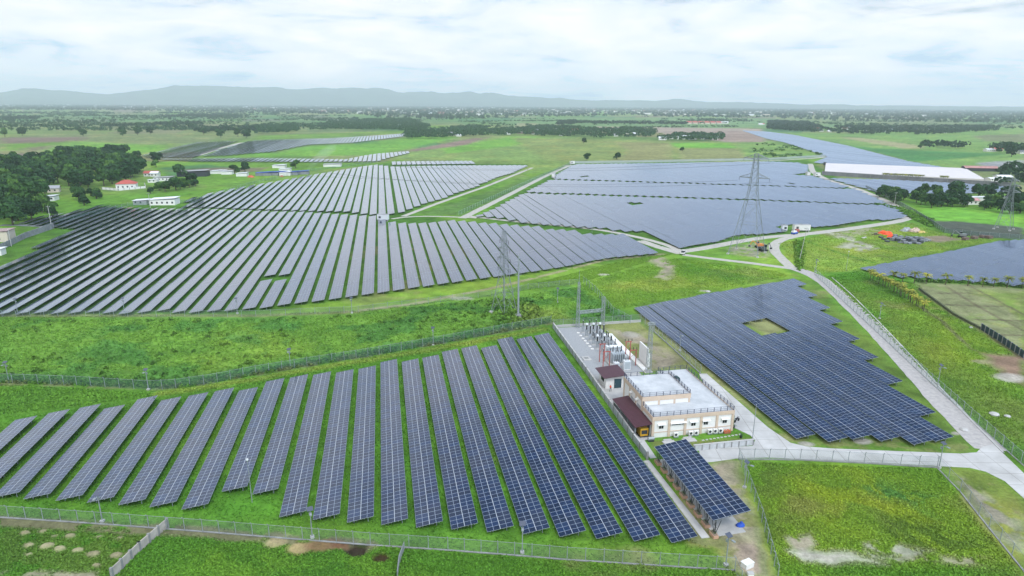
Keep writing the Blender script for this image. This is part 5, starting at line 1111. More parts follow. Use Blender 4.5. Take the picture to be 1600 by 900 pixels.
wall('net_fence', [(1533, 515), (1552, 527), (1566, 536), (1600, 560)], 1.8, 0.2, pmat('dark_shade_net', (0.02, 0.045, 0.05), 0.8, 0, 0.3, 1.0), 'dark shade net fence beside the dry plots', 2.5, cat='fence')
wall('boundary_wall', [(1285, 280), (1330, 283.5), (1400, 288), (1480, 292.5), (1576, 299)], 0.5, 0.3, GREYW, 'thin grey kerb wall under the far eastern solar strip', 0)
wall('greenhouse_wall', [(1284, 273.5), (1340, 277), (1400, 281), (1480, 286), (1578, 292)], 3.6, 0.3, pmat('dark_grey_wall', (0.17, 0.17, 0.18), 0.9, 0, 0.3, 0.12), 'long dark grey wall in front of the white greenhouse', 9.0)

# ------------------------------------------------------------ vehicles, machines, stores
car = T('pickup_truck', 'white pickup truck on the gravel at the path junction', 'pickup truck', 125.6, 258.3, 0, math.radians(55))
part('body', MB().prism([(-2.4, -0.85), (2.4, -0.85), (2.5, -0.6), (2.5, 0.6), (2.4, 0.85), (-2.4, 0.85)], 0.45, 1.0, WHITE), car)
cb = MB(); cb.add([(-0.9, -0.8, 1.0), (1.3, -0.8, 1.0), (1.3, 0.8, 1.0), (-0.9, 0.8, 1.0), (-0.6, -0.65, 1.62), (0.6, -0.65, 1.62), (0.6, 0.65, 1.62), (-0.6, 0.65, 1.62)], [(4, 5, 6, 7), (0, 1, 5, 4), (1, 2, 6, 5), (2, 3, 7, 6), (3, 0, 4, 7)], GLASSD); cab = part('cabin_glass', cb, car)
part('roof', MB().box(-0.6, 0.6, -0.66, 0.66, 1.623, 1.68, WHITE), car); part('load_bed', MB().box(-2.2, -1.0, -0.7, 0.7, 1.002, 1.05, DARKST), car)
for x in (-1.6, 1.6):
    for s in (-1, 1): wo = part('wheel', MB().tube((x, s*0.72, 0.38), (x, s*0.92, 0.38), 0.38, seg=14, mat=RUBBER), car); part('rim', MB().tube((x, s*0.925, 0.38), (x, s*0.935, 0.38), 0.2, seg=10, mat=STEEL), wo)
def container(n_, t_, L1, lb, rot=0.0, z0=0.8, colr=WHITE, name='inverter_container', w1=2.6, h1=2.8):
    o = T(name, lb, 'container', n_, t_, 0, rot)
    b_ = MB().box(-L1/2, L1/2, -w1/2, w1/2, z0, z0+h1, colr); part('housing', b_, o); rb = MB()
    k = int(L1/0.6)
    for i in range(k): rb.box(-L1/2+0.2+i*0.6, -L1/2+0.3+i*0.6, -w1/2-0.03, -w1/2, z0+0.1, z0+h1-0.1, TIN)
    part('corrugation', rb, o); part('skid', MB().box(-L1/2, L1/2, -w1/2+.1, w1/2-.1, z0-0.25, z0-0.002, DARKST), o)
    for x in (-L1/2+0.5, L1/2-0.5): part('support', MB().box(x-0.2, x+0.2, -w1/2+.2, w1/2-.2, 0, z0-0.25, CONC), o)
    part('vent', MB().box(-L1/2+1.0, -L1/2+2.2, -w1/2-0.05, -w1/2-0.031, z0+0.8, z0+1.9, DARKST), o); part('roof', MB().box(-L1/2-0.05, L1/2+0.05, -w1/2-0.05, w1/2+0.05, z0+h1+0.002, z0+h1+0.1, TIN), o)
    return o
container(208.2, 297.5, 8.2, 'long white inverter container on stilts beside the gravel path', -ROWROT+0.02)
container(199.9, 299.5, 2.6, 'short white cabinet at the west end of the long white container', -ROWROT, 0.5, LAMPW, 'equipment_cabinet', 2.0, 2.6)
container(-0.8, 362.0, 6.0, 'white inverter container between the middle rows and palest rows', -0.35, 0.9, LAMPW)
x_, y_ = nt(865, 277); container(x_, y_, 7, 'white inverter container at the west corner of the wide blue field', 1.2)
x_, y_ = nt(1262, 275); container(x_, y_, 7, 'white inverter container at the north-east lane of the blue field', 1.2)
x_, y_ = nt(894, 257); container(x_, y_, 5, 'small white kiosk at the far north-west corner of the blue field', 0.2)
x_, y_ = nt(1276, 276); container(x_, y_, 6, 'white container under the greenhouse wall', 0.2)
x_, y_ = nt(1241, 366)
tv = T('utility_van', 'small blue and white van parked by the long white container', 'van', x_, y_, 0, 0.4)
part('body', MB().box(-1.8, 1.8, -0.75, 0.75, 0.4, 1.1, BLUE), tv); part('roof', MB().box(-1.7, 0.9, -0.7, 0.7, 1.1, 1.8, WHITE), tv)
for x in (-1.2, 1.2):
    for s in (-1, 1): part('wheel', MB().tube((x, s*0.62, 0.35), (x, s*0.8, 0.35), 0.35, seg=12, mat=RUBBER), tv)
x_, y_ = nt(1245, 362.5); o = T('pallet_stack', 'rust red crate by the west end of the long container', 'crate', x_, y_); part('crate', MB().box(-0.9, 0.9, -0.8, 0.8, 0.15, 1.5, REDP), o); part('pallet', MB().box(-1, 1, -.9, .9, 0, 0.14, WOOD), o)
def excavator(x, y, rot, lb, colr):
    n_, t_ = nt(x, y); o = T('excavator', lb, 'excavator', n_, t_, 0, rot)
    for s in (-1, 1): part('track', MB().prism([(-1.7, s*0.75), (1.7, s*0.75), (1.7, s*1.25), (-1.7, s*1.25)], 0, 0.75, RUBBER), o)
    part('body', MB().box(-1.6, 1.0, -1.1, 1.1, 0.85, 1.9, colr), o); cbn = part('cab', MB().box(0.1, 1.1, -1.1, -0.2, 1.903, 2.8, GLASSD), o); part('cab_roof', MB().box(0.05, 1.15, -1.15, -0.15, 2.803, 2.9, colr), cbn)
    part('counterweight', MB().box(-2.1, -1.603, -1.0, 1.0, 0.95, 1.8, DARKST), o)
    part('boom', MB().tube((0.9, 0.3, 1.5), (3.2, 0.3, 3.3), 0.22, 0.18, 6, colr), o); part('dipper_arm', MB().tube((3.2, 0.3, 3.3), (4.3, 0.3, 1.3), 0.17, 0.12, 6, colr), o); part('bucket', MB().prism([(4.0, 0.0), (4.8, 0.0), (4.8, 0.65), (4.0, 0.65)], 0.5, 1.2, DARKST), o)
    return o
excavator(1186, 387, 2.9, 'orange excavator resting inside the tallest pylon\'s footing area', pmat('orange_paint', (0.65, 0.22, 0.04), 0.5))
excavator(1192, 392, 0.1, 'dark excavator just in front of the orange one', pmat('charcoal_paint', (0.05, 0.06, 0.06), 0.5))
o = excavator(1503, 371, 2.5, 'grey excavator at the north edge of the storage ground', pmat('dull_grey_paint', (0.20, 0.21, 0.21), 0.6))
def tilted_box(name, n_, t_, sx, sy, sz, rz, tiltx, z0, mat, label, cat, group, band=None):
    o = T(name, label, cat, n_, t_, z0, rz, group); o.rotation_euler = (tiltx, random.uniform(-0.08, 0.08), ROWROT+rz)
    part('load', MB().box(-sx/2, sx/2, -sy/2, sy/2, 0.12, sz, mat), o); part('pallet', MB().box(-sx/2-0.05, sx/2+.05, -sy/2+.05, sy/2-.05, 0, 0.117, WOOD), o)
    return o
MODS = [pmat('wrapped_module_pack', (0.22, 0.23, 0.25), 0.4, 0, 0.3, 0.8), pmat('dark_module_pack', (0.05, 0.055, 0.065), 0.35, 0, 0.3, 0.8)]
pk = 0; PP = [nt(1395, 368.5), nt(1455, 375), nt(1443, 381), nt(1410, 383.5), nt(1378, 374)]
for i in range(7):
    for j in range(5):
        f, g_ = (i+0.5)/7, (j+0.5)/5
        a = (1395+60*f, 369+7*f); b = (1392+50*f*0.85, 375+7*f*0.8+ (2 if 0.3 < f < .7 else 0))
        x_, y_ = a[0]+(b[0]-a[0])*g_, a[1]+(b[1]-a[1])*g_*1.25; n_, t_ = nt(x_, y_); pk += 1
        tilted_box('module_pallet', n_+random.uniform(-.4, .4), t_+random.uniform(-.8, .8), 2.0, 1.5, random.uniform(0.5, 1.5), random.uniform(-.5, .5), random.uniform(-.12, .12), 0.02, MODS[(i+j) % 2] if random.random() < .8 else MODS[0],
                   f'{"grey" if (i+j) % 2 == 0 else "dark"} module pallet, {ordn(i+1)} column from the orange heaps, {ordn(j+1)} from the back', 'pallet', 'module pallets on the storage ground')
for i, (x, y) in enumerate(((1376, 371.5), (1381, 374.5), (1389, 373.5), (1386, 378))):
    n_, t_ = nt(x, y); tilted_box('module_pallet', n_, t_, 1.9, 1.3, 0.7, random.uniform(-.5, .5), 0.05, 0.02, MODS[1], f'dark loose module pallet, {ordn(i+1)} of four lying west of the main field of pallets', 'pallet', 'loose module pallets')
def heap(name, x, y, rx, ry, h, mat, label, cat, n_=60, group=None):
    """a lumpy pile: many overlapping crumpled lumps fused on one base"""
    nn_, tt_ = nt(x, y); o = T(name, label, cat, nn_, tt_, 0, random.uniform(-.3, .3), group); mb = MB(); 
    rings = [(1.0, 0.0), (0.92, 0.35), (0.65, 0.75), (0.3, 1.0), (0.02, 0.95)]; seg = 14; vs_ = []
    for k, (r_, z_) in enumerate(rings):
        for i in range(seg):
            a_ = 2*math.pi*i/seg; q_ = 1+random.uniform(-.22, .22); vs_.append((math.cos(a_)*rx*r_*q_, math.sin(a_)*ry*r_*q_, h*z_*(1+random.uniform(-.3, .2)) if k else 0))
    mb.add(vs_, [(j*seg+i, j*seg+(i+1) % seg, (j+1)*seg+(i+1) % seg, (j+1)*seg+i) for j in range(len(rings)-1) for i in range(seg)]+[tuple(range(4*seg, 5*seg))], mat)
    part('heap_body', mb, o)
    for _ in range(3): part('loose_piece', MB().box(-0.5, 0.5, -0.2, 0.2, 0, 0.25, mat, random.uniform(0, 3), (0, 0)), o).location = (random.uniform(-rx, rx)*1.1, random.uniform(-ry, ry)*1.1, 0)
    return o
heap('netting_heap', 1379, 364.5, 2.2, 1.6, 1.3, ORANGE, 'orange netting heap, farthest west of the three orange heaps', 'heap'); heap('netting_heap', 1387, 366.5, 2.4, 1.8, 1.5, ORANGE, 'orange netting heap between the two other orange heaps', 'heap'); heap('netting_heap', 1392, 370.5, 1.8, 1.6, 1.1, ORANGE, 'orange netting heap touching the grey module pallets', 'heap')
heap('soil_heap', 1368, 366.5, 1.4, 1.0, 0.7, pmat('dark_brown_soil', (0.07, 0.05, 0.035), 0.95), 'small dark soil heap west of the orange heaps', 'heap')
heap('scrap_heap', 1416, 361, 3.4, 1.8, 1.7, pmat('grey_scrap', (0.30, 0.31, 0.32), 0.6, 0, 0.6, 1.5), 'grey scrap heap behind the module pallets', 'heap'); heap('scrap_heap', 1429, 362, 3.2, 2.0, 1.9, pmat('tan_scrap', (0.48, 0.36, 0.28), 0.8, 0, 0.55, 1.5), 'pale tan scrap heap at the east side of the grey one', 'heap'); heap('timber_heap', 1440, 363.5, 2.2, 1.3, 1.0, pmat('yellow_timber', (0.50, 0.38, 0.12), 0.8, 0, 0.5, 1.5), 'yellowish timber heap, last heap before the dark ploughed field', 'heap')
for i, (x, y, w_) in enumerate(((1522, 373, 3.5), (1535, 371.5, 3.2), (1545, 372.5, 3.4), (1508, 375, 3.0))):
    n_, t_ = nt(x, y); tilted_box('timber_stack', n_, t_, w_, 2.0, 1.3, 0.3, 0.03, 0, pmat('old_timber', (0.16, 0.11, 0.09), 0.9, 0, 0.4, 1.0), f'brown timber stack, {ordn(i+1)} of four beside the grey excavator', 'timber stack', 'timber stacks on the storage ground')
for i, (x, y) in enumerate(((1349, 372), (1352, 371), (1106, 456), (1348, 573), (1553, 648), (1574, 651), (1517, 512))):
    n_, t_ = nt(x, y) if i != 3 else nt(1506, 672); o = T('boulder', f'{["pale", "white", "broad pale", "flat", "large pale", "small pale", "tiny white"][i]} boulder lying in the grass {["west of the orange heaps", "close to the pale one by the orange heaps", "north of the deep blue rows", "near the bend of the concrete road", "east of the roadside fence", "right of the large pale boulder", "below the dry plots"][i]}', 'boulder', n_, t_)
    s_ = [0.8, .6, .8, .7, .9, .6, .5][i]; part('stone', MB().lathe([(s_, -0.1), (s_*1.1, s_*.25), (s_*.6, s_*.55), (0.05, s_*.6)], 7, CONC), o); part('chip', MB().lathe([(s_*.3, 0), (s_*.2, s_*.2)], 5, CONC, s_*1.3, 0.2), o)

# ------------------------------------------------------------ trees
LEAFS = []
def leafmat(name, c):
    mt = bpy.data.materials.new(name); mt.use_nodes = True; t = mt.node_tree; b = t.nodes['Principled BSDF']; b.inputs['Roughness'].default_value = 0.85; b.inputs['Specular IOR Level'].default_value = 0.2
    tcn = t.nodes.new('ShaderNodeTexCoord'); f = noise(t, tcn.outputs['Object'], 0.45, 4, 0.7); oi = t.nodes.new('ShaderNodeObjectInfo')
    o_ = ramp(t, M(t, 'ADD', M(t, 'MULTIPLY', f, 0.75), M(t, 'MULTIPLY', oi.outputs['Random'], 0.25)), [(0.28, tuple(v*0.45 for v in c)), (0.5, c), (0.72, (c[0]*2.7, c[1]*2.1, c[2]*1.6))])
    t.links.new(o_, b.inputs['Base Color']); return mt
LF = leafmat('dark_foliage', (0.022, 0.066, 0.020)); LF2 = leafmat('mid_foliage', (0.042, 0.105, 0.022)); LFP = leafmat('palm_leaf', (0.17, 0.20, 0.035))
def crown_pts(R, H0, H1, nl, n, rs, flat=0.75):
    lobes = []
    for i in range(nl):
        a = rs.uniform(0, 2*math.pi); q = R*math.sqrt(rs.uniform(0, 1))*0.62; z = H0+(H1-H0)*rs.uniform(0.25, 0.80)
        lobes.append((q*math.cos(a), q*math.sin(a), z, R*rs.uniform(0.30, 0.50)))
    lobes.append((0, 0, H0+(H1-H0)*0.62, R*0.52)); P = []
    L_ = np.array(lobes)
    while len(P) < n:
        k = rs.integers(len(lobes)); v = rs.normal(size=3); v /= np.linalg.norm(v)
        if v[2] < -0.6: continue
        r = L_[k, 3]*rs.uniform(0.82, 1.08); p = L_[k, :3]+v*r*np.array([1, 1, flat])
        if p[2] > H1*1.02 or p[2] < H0*0.8: continue
        P.append((p, v))
    return P, lobes
def cards(P, size, rs, tri=False):
    n = len(P); C = np.array([p for p, v in P]); V = np.array([v for p, v in P])
    nrm = V+rs.normal(size=(n, 3))*0.55; nrm /= np.linalg.norm(nrm, axis=1)[:, None]
    a = np.cross(nrm, rs.normal(size=(n, 3))); a /= np.linalg.norm(a, axis=1)[:, None]; b = np.cross(nrm, a)
    s = (size*rs.uniform(0.6, 1.25, n))[:, None]
    if tri: v = np.stack([C-a*s*.6-b*s*.4, C+a*s*.6-b*s*.4, C+b*s*.7], 1).reshape(-1, 3); return v, np.arange(n*3).reshape(n, 3)
    v = np.stack([C-a*s*.5-b*s*.32, C+a*s*.42-b*s*.5, C+a*s*.5+b*s*.36, C-a*s*.3+b*s*.5], 1).reshape(-1, 3)
    return v, np.arange(n*4).reshape(n, 4)
def np_mesh(name, v, f, mat):
    me = bpy.data.meshes.new(name); k = f.shape[1]; me.vertices.add(len(v)); me.vertices.foreach_set('co', v.astype(np.float32).ravel())
    me.loops.add(f.size); me.loops.foreach_set('vertex_index', f.astype(np.int32).ravel()); me.polygons.add(len(f))
    me.polygons.foreach_set('loop_start', np.arange(0, f.size, k, dtype=np.int32)); me.polygons.foreach_set('loop_total', np.full(len(f), k, dtype=np.int32))
    me.materials.append(mat); me.update(calc_edges=True); return me
def make_tree(seed, R, H, mat, n=620, nl=9):
    rs = np.random.default_rng(seed); P, lobes = crown_pts(R, H*0.05, H, nl, n, rs); v, f = cards(P, 1.15, rs)
    cm = np_mesh('crown', v, f, mat); tk = MB(); tk.tube((0, 0, -0.3), (0.1, 0, H*0.3), 0.38, 0.26, 7, WOOD)
    for l in lobes[:6]: tk.tube((0.1, 0, H*0.28), (l[0], l[1], l[2]-0.3), 0.2, 0.07, 5, WOOD)
    return cm, tk.mesh('trunk')
TV = [make_tree(100+i, R, H, m_, 900 if R > 4 else 480, nl) for i, (R, H, m_, nl) in enumerate([(6.2, 11.5, LF, 10), (5.2, 10.0, LF, 8), (7.0, 11.0, LF, 13), (5.6, 12.5, LF2, 9), (4.4, 8.0, LF2, 6), (3.4, 6.0, LF, 5)])]
NT = 0
def tree(x, y, kind, label, s=1.0, group=None, name='tree', cat='tree', world_xy=None):
    global NT; NT += 1
    X, Y = world_xy or un(x, y); o = thing(name, label, cat, (X, Y, 0), random.uniform(0, 6.28), group); o.scale = (s*random.uniform(.92, 1.1), s*random.uniform(.92, 1.1), s)
    cm, tm = TV[kind]; link('crown', cm, o); link('trunk', tm, o); return o
def scatter(poly, spacing, seed, jit=0.42):
    pl = wp(poly); xs = [p[0] for p in pl]; ys = [p[1] for p in pl]; rs = random.Random(seed); out = []
    y = min(ys)
    while y < max(ys):
        x = min(xs)+((int((y-min(ys))/spacing)) % 2)*spacing/2
        while x < max(xs):
            X, Y = x+rs.uniform(-jit, jit)*spacing, y+rs.uniform(-jit, jit)*spacing
            if inpoly(np.array([X]), np.array([Y]), pl)[0]: out.append((X, Y))
            x += spacing
        y += spacing*0.87
    return out
def wood(polys, spacing, kinds, label, group, s=(0.85, 1.15), cap=999, excl=()):
    pts = []
    for i, p in enumerate(polys): pts += scatter(p, spacing, 5+i)
    ex = [wp(e) for e in excl]
    pts = [p for p in pts if not any(inpoly(np.array([p[0]]), np.array([p[1]]), e)[0] for e in ex)]
    for X, Y in pts[:cap]: tree(0, 0, random.choice(kinds), label, random.uniform(*s), group, world_xy=(X, Y))
    return len(pts)
EXC = [[(178, 300), (178, 292), (232, 292), (232, 300)], [(60, 308), (138, 310), (130, 330), (78, 332)], [(92, 302), (90, 292), (112, 292), (112, 302)]]
nw = wood([[(-30, 352), (-30, 330), (60, 318), (72, 328), (60, 345), (20, 352)], [(-30, 332), (-30, 308), (70, 300), (74, 312), (60, 320)]], 11.5, [0, 1, 2, 3], 'broad dark tree in the dense wood nearest the grey track, west of the long rows', 'trees of the near wood', (0.95, 1.25), excl=EXC)
nw2 = wood([[(-30, 310), (-30, 262), (60, 254), (100, 250), (160, 246), (215, 258), (222, 275), (195, 288), (150, 296), (110, 300), (70, 303)]], 15.5, [0, 1, 2, 3], 'broad dark tree in the large wood behind the red roofed house', 'trees of the large wood', (1.0, 1.35), excl=EXC)
nw3 = wood([[(95, 308), (140, 303), (170, 306), (168, 312), (125, 314)], [(72, 333), (86, 330), (88, 340), (74, 342)], [(128, 318), (150, 313), (156, 318), (130, 324)], [(225, 300), (262, 292), (330, 285), (330, 290), (262, 300), (226, 305)]], 9.5, [4, 5, 1], 'small dark tree in the hedge between the wood and the solar rows', 'small hedge trees', (0.8, 1.05), excl=[[(270, 290), (330, 290), (330, 285), (300, 280)]])
nw4 = wood([[(97, 246), (118, 245), (147, 245), (147, 247), (97, 248)]], 13, [2], 'round dark tree in the short row of the brown field', 'row trees in the brown field', (1.1, 1.3))
nw5 = wood([[(164, 244), (204, 242), (204, 244), (164, 246)]], 13, [2, 0], 'round dark tree in the short row north of the large wood', 'row trees north of the large wood', (1.15, 1.35))
nw6 = wood([[(1372, 308), (1400, 304), (1415, 318), (1400, 320), (1380, 314)], [(1405, 312), (1440, 306), (1480, 306), (1550, 316), (1600, 324), (1640, 330), (1640, 342), (1570, 334), (1500, 326), (1450, 326), (1420, 318)]], 9.5, [0, 1, 3, 4], 'bushy green tree in the belt behind the bright green field', 'trees of the eastern belt', (0.60, 0.85), excl=[[(1500, 322), (1530, 322), (1530, 312), (1500, 312)], [(1524, 318), (1572, 318), (1572, 309), (1524, 309)]])
print('trees', nw, nw2, nw3, nw4, nw5, nw6, NT)
SPEC = [(1387, 307, 1, 'lone round tree at the bend of the fence below the greenhouse', .8), (1492, 307, 2, 'largest dark tree rising over the eastern solar strip', 1.0), (1528, 309, 0, 'dark tree left of the long white roof in the belt', .9), (1543, 308, 2, 'dark tree behind the middle of the long white roof', .9), (1577, 315, 2, 'dark spreading tree beside the grey pylon top', 1.05), (1588, 322, 0, 'dark tree under the right side of the grey pylon', .9),
    (244, 261, 4, 'smaller of two lone trees west of the far solar rows', 1.0), (246, 253, 2, 'larger of two lone trees near the far solar rows', 1.0), (216, 252, 1, 'dark tree at the north-east tip of the large wood', 1.2), (383, 269, 1, 'lone dark tree left of the blue tarpaulin roofs', 1.0), (367, 271, 4, 'small tree left of the lone dark one by the tarpaulin roofs', 1.1), (462, 263, 4, 'small dark tree behind the blue tarpaulin roofs', 1.1),
    (917, 251, 1, 'small tree standing alone north of the blue field', .9), (964, 250, 0, 'round dark bush tree alone north of the blue field', .8), (1066, 236, 5, 'tiny lone bush in the tan field', 1.0), (912, 224, 4, 'small tree by the grey hut in the olive field', 1.3),
    (283, 276, 0, 'dark tree at the west end of the grey barn', 1.0), (1438, 232, 4, 'lone tree at the tip of the tan strip', 1.0), (1577, 240, 2, 'round dark tree by the far eastern red house', 1.5), (1580, 245, 1, 'smaller round tree below the far eastern red house', 1.2)]
for x, y, k, lb, s in SPEC: tree(x, y, k, lb, s)
for i, x in enumerate((215, 235, 217, 275, 300, 318, 345, 372, 268, 130, 35, 8, 191, 192, 385)):
    y = [211, 210, 201, 202, 203, 210, 215, 214, 200, 213, 212, 214, 209, 213, 216][i]
    tree(x, y, i % 4, f'{ordn(i+1)} lone field tree counted out on the far western plain', 1.4, 'lone trees on the far western plain')
# palms
def make_palm(seed):
    rs = random.Random(seed); c_ = MB(); h = 4.2
    for i in range(22):
        a = i*2.4+rs.uniform(-.2, .2); el = rs.uniform(0.15, 1.1); L1 = rs.uniform(2.0, 2.7); p = Vector((0.1, 0, h)); d = Vector((math.cos(a)*math.cos(el), math.sin(a)*math.cos(el), math.sin(el))); pr_ = p; side = Vector((-math.sin(a), math.cos(a), 0))
        for k in range(5):
            d = (d+Vector((0, 0, -0.30))).normalized(); q = pr_+d*L1/5; w0, w1 = 0.28*math.sin(math.pi*(k+0.4)/5.6)+.06, 0.28*math.sin(math.pi*(k+1.4)/5.9)+.03
            dr = Vector((0, 0, -0.16)); c_.add([pr_, pr_+side*w0+dr, q+side*w1+dr, q, q-side*w1+dr, pr_-side*w0+dr], [(0, 1, 2, 3), (0, 3, 4, 5)], LFP); pr_ = q
    tk = MB(); tk.tube((0, 0, -0.2), (0.15, 0.05, h*0.5), 0.20, 0.15, 7, WOOD); tk.tube((0.15, 0.05, h*0.5), (0.1, 0, h), 0.15, 0.13, 7, WOOD)
    return c_.mesh('palm_crown'), tk.mesh('palm_trunk')
PVV = [make_palm(i) for i in range(4)]
def palm(x, y, s, lb, grp, r=0):
    o = thing('palm_tree', lb, 'palm tree', (*un(x, y), 0), random.uniform(0, 6), grp); o.scale = (s, s, s); a, b = PVV[random.randrange(4)]; link('palm_crown', a, o); link('palm_trunk', b, o)
for i in range(20):
    f = i/19; x = 1360+f*84+random.uniform(-2, 2); y = 437+f*50+random.uniform(-1.5, 1.5)-(3*math.sin(f*3))
    palm(x, y, random.uniform(.6, .85), f'{ordn(i+1)} palm from the north in the slanting palm line on the grass', 'slanting line of young palms')
for i, x in enumerate((1395, 1410, 1428, 1447, 1477, 1512, 1535, 1552, 1573, 1597)):
    palm(x, 440.5+(x-1395)*0.052, random.uniform(.62, .9), f'{ordn(i+1)} palm from the west in the row along the solar block edge', 'palms along the solar block edge')
for i in range(26):
    x = 1380+i*2.9+random.uniform(-1, 1) if i < 22 else 1470+(i-22)*3
    palm(x, 277.6+(x-1380)*0.048, 0.85, f'{ordn(i+1)} banana-like palm from the west against the white greenhouse', 'palms against the greenhouse')

# distant woods: one mass of crowns, too many to count
def mass(name, polys, spacing, R, H, per, seed, mat, dens=1.0, maxn=9000, size=2.2, clump=0.0):
    rs = np.random.default_rng(seed); V = []; 
    for poly in polys:
        pl = wp(poly); xs = [p[0] for p in pl]; ys = [p[1] for p in pl]; area = (max(xs)-min(xs))*(max(ys)-min(ys)); n = int(min(area/spacing**2, 400000))
        X = rs.uniform(min(xs), max(xs), n); Y = rs.uniform(min(ys), max(ys), n); k = inpoly(X, Y, pl); X, Y = X[k], Y[k]
        if clump: k = vnoise(X, Y, clump, seed, 3) > (1-dens); X, Y = X[k], Y[k]
        if len(X) > maxn: X, Y = X[:maxn], Y[:maxn]
        V.append(np.stack([X, Y], 1))
    P = np.concatenate(V); n = len(P)
    if n == 0: return
    s = rs.uniform(0.6, 1.2, n); Pc = np.repeat(P, per, 0); sc_ = np.repeat(s, per)[:, None]
    v = rs.normal(size=(n*per, 3)); v /= np.linalg.norm(v, axis=1)[:, None]; v[:, 2] = np.abs(v[:, 2])*0.9-0.1
    C = np.concatenate([Pc, np.zeros((n*per, 1))], 1)+v*np.array([R, R, H*0.5])*sc_+np.array([0, 0, 1.0])*(H*0.5*sc_)
    vv, ff = cards(list(zip(C, v)), size, rs)
    o = struct(name, np_mesh(name, vv, ff, mat), kind='stuff'); print(name, n, len(ff)); return o
# belts of trees: nearer ones fine, the far plain coarse
mass('distant_wood', [[(400, 199), (466, 196), (468, 206), (430, 210), (400, 210)], [(480, 202), (520, 192), (560, 189), (640, 187), (672, 199), (655, 208), (600, 204), (530, 203)], [(632, 218), (634, 209), (700, 203), (735, 199), (800, 202), (802, 212), (735, 214), (690, 217)],
    [(800, 210), (800, 204), (850, 198), (900, 201), (935, 203), (990, 202), (1024, 203), (1024, 212), (1010, 217), (940, 217), (850, 214)], [(1028, 217), (1060, 212), (1130, 212), (1131, 221), (1035, 220)]], 11, 5.0, 9.5, 34, 1, LF, 0.62, 2200, 2.1, 38)
mass('distant_wood', [[(868, 192), (900, 189), (900, 195), (870, 196)], [(900, 191), (1075, 193), (1075, 195.5), (900, 194)], [(1198, 203), (1200, 190), (1262, 192), (1302, 206), (1262, 208)], [(1300, 209), (1305, 199), (1400, 198), (1560, 200), (1557, 205), (1480, 210), (1420, 212), (1330, 210)],
    [(1440, 232), (1440, 226), (1512, 229), (1512, 233)], [(1545, 232), (1570, 228), (1620, 232), (1620, 240), (1550, 238)], [(300, 206), (340, 203), (400, 201), (400, 209), (340, 211)], [(250, 183), (300, 180), (370, 181), (370, 184), (250, 184)], [(5, 186), (60, 184), (62, 187), (5, 189)], [(160, 198), (265, 194), (330, 193), (330, 196), (160, 200)], [(1540, 275), (1600, 268), (1620, 290), (1560, 292)],
    [(1545, 262), (1600, 260), (1610, 272), (1550, 275)]], 13, 5.0, 9.0, 22, 2, LF, 0.62, 900, 2.6, 60)
mass('distant_wood', [[(-100, 160.5), (400, 163), (800, 166), (1200, 168), (1700, 171), (1700, 194), (1340, 190), (1200, 185), (1075, 184), (1000, 181), (800, 184), (700, 188), (600, 187), (560, 179), (400, 178), (200, 173), (-100, 172)]], 15, 8.5, 11.0, 6, 3, LF, 0.85, 55000, 9.5, 500)
mass('distant_wood', [[(-100, 172), (400, 178), (560, 183), (560, 190), (200, 187), (-100, 186)], [(0, 188), (560, 196), (400, 205), (0, 206)], [(1080, 186), (1330, 194), (1600, 197), (1600, 202), (1300, 199), (1080, 194)]], 26, 6.0, 8.0, 8, 4, LF, 0.42, 2600, 4.5, 150)
mass('scrub', [[(1180, 226), (1205, 221), (1290, 244), (1200, 250), (1172, 246)]], 14, 3.0, 3.5, 14, 5, LF2, 0.5, 260, 1.8, 30)
# hedgerows and tree lines between the far fields
_rs = random.Random(77); LNS = []
for _i in range(150):
    _x, _y = _rs.uniform(-60, 1660), 176+30*_rs.random()**1.2
    if 1150 < _x < 1420 and _y > 200 or 560 < _x < 800 and _y > 203: continue
    X0, Y0 = un(_x, _y); L1_ = _rs.uniform(80, 420); W1_ = _rs.uniform(5, 14)
    d_ = (0.94, 0.34) if _rs.random() < 0.7 else (-0.34, 0.94); e_ = (-d_[1]*W1_, d_[0]*W1_)
    LNS.append([(X0, Y0), (X0+d_[0]*L1_, Y0+d_[1]*L1_), (X0+d_[0]*L1_+e_[0], Y0+d_[1]*L1_+e_[1]), (X0+e_[0], Y0+e_[1])])
_wp = wp
wp = lambda pts, z=0.0: pts
mass('hedgerows', LNS, 7.5, 3.5, 6.5, 8, 41, LF, 0.62, 200, 2.6, 40)
wp = _wp
